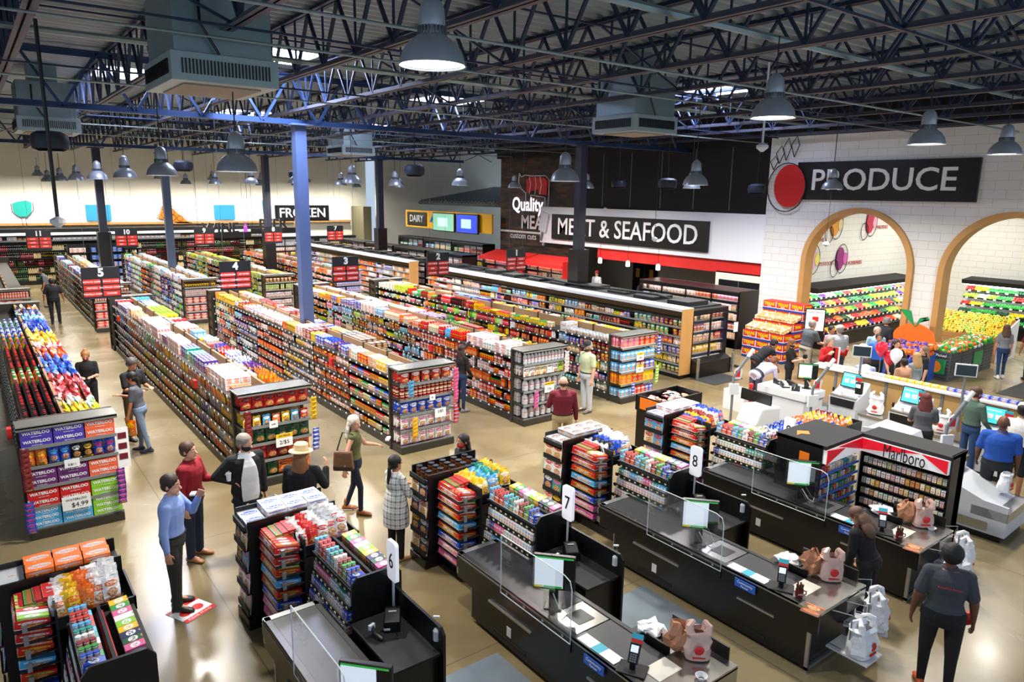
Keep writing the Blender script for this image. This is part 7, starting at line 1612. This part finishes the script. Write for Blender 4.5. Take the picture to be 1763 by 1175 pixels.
p3 = person('grey haired masked man in black blazer, white shirt and jeans, hand on hip', 2.82, 9.98, face(-85), 1.84, 'l', ('short', '#8b8379'), ('#eef0f4', 'long'), ('#1b2840', 'long'), '#1d1d20', la=((.12, 0, -1), (.02, -.2, -1)), ra=((.7, .25, -.75), (-.75, -.35, -.35)), mask='#17181b', jacket='#121317', detail=.008, build=1.1, head=(35, 12))
o = bagmesh(.2, .1, .28, 91, None, None, None or (0, 0, 0), 0, top=False, red=False); o.location = W2(p3, (.3, -.1, .52)); tag(o, 'thin white plastic bag held by the man in the black blazer', 'carrier bag')
p4 = person('person in a straw hat and black jacket seen from behind, one hand raised', 3.38, 9.25, face(50), 1.74, 'l', ('long', '#8a5a34'), ('#141416', 'long'), ('#17181c', 'long'), '#1b1b1d', la=AD, ra=((.35, -.35, -.9), (-.05, -.45, .9)), jacket='#121317', detail=.009, build=1.12, extra=hat('#e2c79a', .165), head=(-10, 0), curl=.9)
p5 = person('woman with long silver blonde hair walking in olive top, navy jeans and brown boots', 4.62, 10.25, face(-40), 1.72, 'l', ('long', '#c9bfb4'), ('#5c5c34', 'none'), ('#151d38', 'slim'), '#9a5a2c', la=((.5, -.35, -.8), (.75, -.6, -.35)), ra=((.4, .25, -1), (.1, .1, -1)), ll=((.02, .12, -1), (0, .35, -1)), rl=((.0, -.28, -1), (.0, .02, -1)), head=(-25, 0), detail=.008, female=True, side=4, build=.92)
held('white_packet', MB().box(-.08, .08, -.03, .03, 0, .03), M_paper, p5, (.52, -.44, 1.1), 'flat white packet in the blonde woman\'s outstretched hand', 'packet')
bp = empty('shoulder_bag', W2(p5, (-.2, .12, .85)), p5.rotation_euler.z, 'brown and black leather shoulder bag worn by the blonde woman', 'bag')
MB().prism([(-.17, -.02), (.17, -.02), (.14, .3), (-.14, .3)], -.06, .06, 'x').build('pouch', cloth('#6b4a30', .6), bp, bevel=.03); MB().box(-.065, .065, -.16, .16, -.03, .06).build('dark_base', cloth('#2a1d14', .6), bp, bevel=.02); MB().tube([(0, .1, .3), (.06, .02, .58), (.08, -.14, .55), (.02, -.12, .3)], .012, 6).build('strap', cloth('#17161a', .6), bp)
p6 = person('woman with dark bun hair in a long black and white plaid shirt, seen from behind', 4.44, 8.5, face(10), 1.62, 'm', ('pony', '#0e0c0d'), ('#dddddd', 'long'), ('#141416', 'long'), '#b88a60', la=((.25, -.35, -.9), (-.5, -.8, .1)), ra=((.25, -.3, -.9), (-.6, -.7, .1)), detail=.009, female=True, shirt_mat=M_plaid, shirt_len=.24, build=1.05)
p7 = person('dark haired woman in red and white face mask, only head and shoulders above the rack', 5.75, 8.75, face(180), 1.6, 'm', ('long', '#15100e'), ('#18181b', 'short'), ('#1a1b20', 'long'), mask='#b3263a', detail=.009, female=True)
p8 = person('balding man in maroon shirt and khaki trousers seen from behind', 8.93, 10.05, face(58), 1.78, 'l', ('bald', '#3a2a20', '#3f2e22'), ('#6b1024', 'long'), ('#a8926a', 'long'), '#4a3524', ra=((.2, -.05, -1), (.1, -.1, -1)), la=((.25, -.35, -1), (-.2, -.9, -.2)), detail=.01, build=1.15)
p9 = person('elderly man in pale green T-shirt, black cap and light trousers turned toward the shelf', 11.6, 12.2, face(175), 1.8, 'l', ('short', '#9a938a'), ('#b4bb96', 'short'), ('#b9bcc2', 'long'), '#4a4a4e', detail=.011, build=1.12, mask='#2a2a2e', extra=hat('#1c1d22', kind='cap'), head=(0, 15))
p10 = person('woman with long dark hair in black top and jeans reaching up to the shelf', 9.1, 13.95, face(8), 1.7, 'l', ('long', '#33201a'), ('#131316', 'long'), ('#1e3054', 'slim'), '#8a8a8e', la=((.1, -.75, .55), (0, -.8, .6)), ra=((.15, -.1, -1), (0, -.6, -.8)), detail=.01, female=True, head=(10, -12), lean=4)
p11 = person('man in black polo and khaki trousers looking down at a phone in the chip aisle', 2.38, 16.2, face(-60), 1.82, 'm', ('short', '#4c463f'), ('#151517', 'short'), ('#7a6a4c', 'long'), '#232326', la=((.15, -.3, -1), (-.4, -.9, .05)), ra=((.15, -.3, -1), (-.3, -.9, .05)), head=(0, 28), lean=6, detail=.011, build=1.1)
p12 = person('woman with long dark ponytail in grey shirt and light jeans carrying a chip bag', 2.36, 15.3, face(150), 1.7, 'm', ('pony', '#120d0d'), ('#5d6068', 'short'), ('#7e94b2', 'slim'), '#2a3550', la=((.15, -.1, -1), (.1, -.25, -1)), ra=((.15, -.45, -.9), (.1, -.9, .15)), ll=((.05, .2, -1), (0, .2, -1)), rl=((.0, -.12, -1), (0, -.05, -1)), head=(0, 15), lean=8, detail=.011, female=True)
ch = bpy.data.objects.new('chip_bag', part_mesh(tpl('bag', .24, .12, .32, 0, 2), 0, LIN['orange'], LIN['yellow'], 3)); COL.objects.link(ch); ch.location = W2(p12, (.3, -.12, .42)); ch.rotation_euler = (0, 0, p12.rotation_euler.z+1.2); tag(ch, 'orange chip bag hanging from the hand of the woman in grey', 'bag')
held('mobile_phone', MB().box(-.035, .035, -.07, .07, 0, .01), M_black, p11, (0, -.38, 1.12), 'dark phone in the hands of the man in black polo', 'phone')
p13 = person('woman with curly blonde updo and red mask in black polo beside the chips', 1.82, 18.2, face(-100), 1.66, 'l', ('bun', '#a8763c'), ('#151518', 'short'), ('#191a1e', 'long'), mask='#8a1c2c', la=((.15, -.2, -1), (-.4, -.9, .1)), ra=((.15, -.2, -1), (-.4, -.9, .1)), head=(0, 25), detail=.012, female=True, build=1.1)
person('man in black shirt and black trousers seen from behind, far down the chip aisle', 2.4, 32.4, face(85), 1.82, 'm', ('short', '#2a201c'), ('#131315', 'short'), ('#141518', 'long'), detail=.014, la=((.35, 0, -1), (.1, -.3, -.9)), ra=((.35, 0, -1), (.1, -.3, -.9)), build=1.12)
person('person in grey shirt beyond the man in black, before the wine wall', 2.55, 37.2, face(180), 1.78, 'm', ('short', '#241a16'), ('#5b6068', 'short'), ('#16171a', 'long'), detail=.016, lean=12)
# staff and shoppers at right
p16 = person('staff member in dark grey shirt with red back lettering, black trousers, walking away', 7.78, 2.62, face(28), 1.76, 'd', ('afro', '#0d0b0b'), ('#3c4048', 'short'), ('#101114', 'slim'), '#c8502a', la=((.3, .05, -1), (.1, -.25, -1)), ra=((.3, .0, -1), (.12, -.3, -1)), rl=((.02, .12, -1), (0, .15, -1)), ll=((.02, -.1, -1), (0, 0, -1)), detail=.008, build=1.2, female=True,
             extra=lambda r, K: text('Brookshire Brothers', .028, M_red, r, tuple(K['P']+K['sp']*.37*K['s']-K['fw']*.182*K['s']), rz=PI, depth=.001))
held('red_pouch', MB().box(-.07, .07, -.02, .02, 0, .14), M_red, p16, (-.26, -.16, .78), 'small red pouch hanging at the hip of the walking staff member', 'pouch', .6)
p17 = person('cashier with long wavy brown and blonde hair in black top behind lane counter', 8.46, 3.74, face(95), 1.52, 'l', ('wavy', '#5e4232'), ('#121214', 'long'), ('#15161a', 'long'), head=(0, 30), lean=22, detail=.009, female=True, build=1.25)
p18 = person('bald man in royal blue polo and dark trousers seen from behind', 13.2, 4.0, face(20), 1.8, 'd', ('bald', '#2a1a14'), ('#1d4fa8', 'short'), ('#1b1e24', 'long'), detail=.01, build=1.25, la=((.25, -.2, -1), (.0, -.5, -.8)))
p19 = person('person in white T-shirt, white cap and black shorts at the right edge kiosk', 14.25, 4.05, face(10), 1.82, 'm', ('short', '#15100e'), ('#e8e6e2', 'short'), ('#15161a', 'shorts'), '#26262a', detail=.011, extra=hat('#f0efec', kind='cap'), la=((.1, -.6, -.8), (-.1, -.9, 0)))
p20 = person('man in green jacket, jeans and red mask at the self checkout', 14.95, 5.05, face(-25), 1.78, 'l', ('short', '#4a2e1e'), ('#4c6558', 'long'), ('#24416e', 'long'), '#c6d63a', mask='#a8283c', la=((.15, -.2, -1), (-.05, -.7, -.5)), ra=((.15, -.2, -1), (-.05, -.6, -.6)), detail=.011, head=(0, 12))
p21 = person('staff member with long red hair in grey shirt seen from behind at the kiosks', 14.05, 5.55, face(25), 1.68, 'l', ('long', '#5a1f1c'), ('#55585f', 'short'), ('#17181c', 'long'), detail=.011, build=1.15, female=True, head=(0, 10), la=((.2, -.3, -.9), (-.3, -.8, -.2)), ra=((.2, -.3, -.9), (-.3, -.8, -.2)))
p22 = person('man in pale lavender shirt and charcoal trousers bending forward beside the gate post', 15.05, 9.85, face(-5), 1.8, 'l', ('short', '#6b3d22'), ('#cdc9e4', 'long'), ('#3b3d48', 'long'), '#1c1c20', lean=72, la=((.05, -.25, -1), (0, -.2, -1)), ra=((.05, -.2, -1), (0, -.2, -1)), detail=.011, head=(0, 15))
p23 = person('masked woman with reddish hair in black holding a camera', 16.9, 10.1, face(-70), 1.62, 'l', ('long', '#7a4a26'), ('#121316', 'short'), ('#141518', 'long'), mask='#17181b', la=((.15, -.4, -.8), (-.5, -.8, .2)), ra=((.15, -.4, -.8), (-.5, -.8, .2)), detail=.012, female=True, head=(0, 15))
held('camera', MB().box(-.06, .06, -.05, .04, 0, .09), M_black, p23, (0, -.36, 1.12), 'black camera in the hands of the masked woman', 'camera')
p24 = person('dark haired person in black bending over beside the onion cartons', 16.6, 10.9, face(-20), 1.75, 'm', ('short', '#1e1612'), ('#15161a', 'short'), ('#1c1d22', 'long'), lean=55, detail=.013, la=((.05, -.3, -1), (0, -.4, -.9)), ra=((.05, -.3, -1), (0, -.4, -.9)))
p25 = person('grey haired man in charcoal shirt and pale shorts turned away near the poster', 19.0, 10.9, face(-20), 1.82, 'l', ('short', '#8a8178'), ('#4b4f55', 'short'), ('#b5ab98', 'shorts'), '#b03030', lean=14, detail=.013, build=1.2, la=((.1, -.4, -.9), (0, -.9, -.2)), ra=((.1, -.4, -.9), (0, -.9, -.2)))
p26 = person('smiling dark haired woman in pink patterned top beside the charcoal shirt man', 19.5, 10.45, face(-110), 1.66, 'm', ('short', '#15100e'), ('#b98a92', 'short'), ('#2a2c34', 'long'), detail=.013, female=True)
p27 = person('man in light grey shirt and white cap seen from behind', 19.1, 10.0, face(60), 1.78, 'l', ('short', '#8a8178'), ('#9a9ea3', 'long'), ('#2c3442', 'long'), detail=.013, build=1.2, extra=hat('#e9e8e4', kind='cap'))
p28 = person('short haired person in red sweater with a red black and white scarf', 17.6, 9.45, face(-110), 1.7, 'l', ('short', '#8f8578'), ('#b81a20', 'long'), ('#1e2638', 'long'), la=((.5, -.4, -.3), (-.3, -.6, .7)), ra=((.4, -.3, -.8), (-.4, -.6, .7)), detail=.012, build=1.1,
             extra=lambda r, K: (MB().box(.03, .13, -.2, -.165, .62, 1.42).build('red_scarf_strip', M_red, r), MB().box(.13, .19, -.2, -.17, .62, 1.42).build('white_scarf_strip', M_paper, r), MB().box(-.02, .03, -.2, -.17, .62, 1.42).build('black_scarf_strip', M_black, r)))
p29 = person('dark haired man in bright blue shirt facing away by the balloons', 19.2, 8.95, face(-150), 1.72, 'm', ('short', '#17110f'), ('#2a66cf', 'short'), ('#1b1d24', 'long'), detail=.013)
p30 = person('grey haired man in pale blue shirt behind the blue shirt man', 19.9, 9.35, face(-140), 1.76, 'l', ('short', '#9a9388'), ('#8fb2c6', 'short'), ('#2a2c34', 'long'), detail=.014)
p31 = person('grey haired masked man in black polo bending toward the produce case', 21.3, 9.9, face(-20), 1.84, 'm', ('short', '#77716a'), ('#15171d', 'short'), ('#1c1d24', 'long'), mask='#17181b', lean=16, detail=.013, build=1.2, la=((.1, -.2, -1), (0, -.3, -1)))
p32 = person('laughing woman with long dark hair in black dress with white pattern', 18.9, 8.35, face(-130), 1.68, 'l', ('long', '#2a1814'), ('#141519', 'short'), ('#16171c', 'skirt'), detail=.012, female=True, build=1.1, la=((.3, -.3, -.9), (-.3, -.8, -.1)), ra=((.3, -.2, -1), (-.1, -.4, -.9)))
p33 = person('dark haired woman in peach top seen from behind at the partition', 17.6, 7.55, face(60), 1.5, 'm', ('short', '#2a1a14'), ('#c99678', 'short'), ('#2a2c34', 'long'), detail=.012, female=True, build=1.15)
p34 = person('woman with straight blonde hair in grey top behind the peach top woman', 18.0, 7.45, face(70), 1.62, 'l', ('long', '#b08d5c'), ('#8e979e', 'long'), ('#23252c', 'long'), detail=.012, female=True)
p35 = person('woman with sunglasses on light brown hair in black top by the orchard bins', 18.75, 7.6, face(140), 1.66, 'l', ('long', '#7a6248'), ('#141519', 'short'), ('#15161a', 'long'), detail=.013, female=True)
p36 = person('woman with long brown hair in grey tee and blue jeans walking away', 24.15, 7.62, face(35), 1.68, 'l', ('long', '#5a4030'), ('#83878e', 'short'), ('#20406e', 'slim'), '#e6e6e6', detail=.013, female=True, rl=((0, -.15, -1), (0, .1, -1)), ll=((0, .12, -1), (0, .2, -1)))
p37 = person('person in dark red shirt and black trousers walking at the right edge', 24.6, 7.0, face(30), 1.74, 'm', ('short', '#1a1210'), ('#6e1218', 'short'), ('#121317', 'slim'), detail=.013, build=1.2, la=((.3, 0, -1), (.1, -.3, -1)))
person('butcher in black shirt leaning over the meat counter', 23.2, 21.0, face(200), 1.78, 'm', ('short', '#1a1210'), ('#16181e', 'short'), ('#15161a', 'long'), lean=30, detail=.018)
person('worker in white coat and red cap behind the meat counter', 23.4, 24.2, face(200), 1.75, 'l', ('short', '#2a1a14'), ('#e8e8e8', 'long'), ('#d8d8d8', 'long'), detail=.018, extra=hat('#b3202a', kind='cap'))
person('light blue shirt person bending down behind the partition, only the back visible', 17.2, 8.3, face(20), 1.7, 'l', ('short', '#3a2a20'), ('#a9b4e0', 'long'), ('#2a2c34', 'long'), lean=70, detail=.014)
flush_goods()
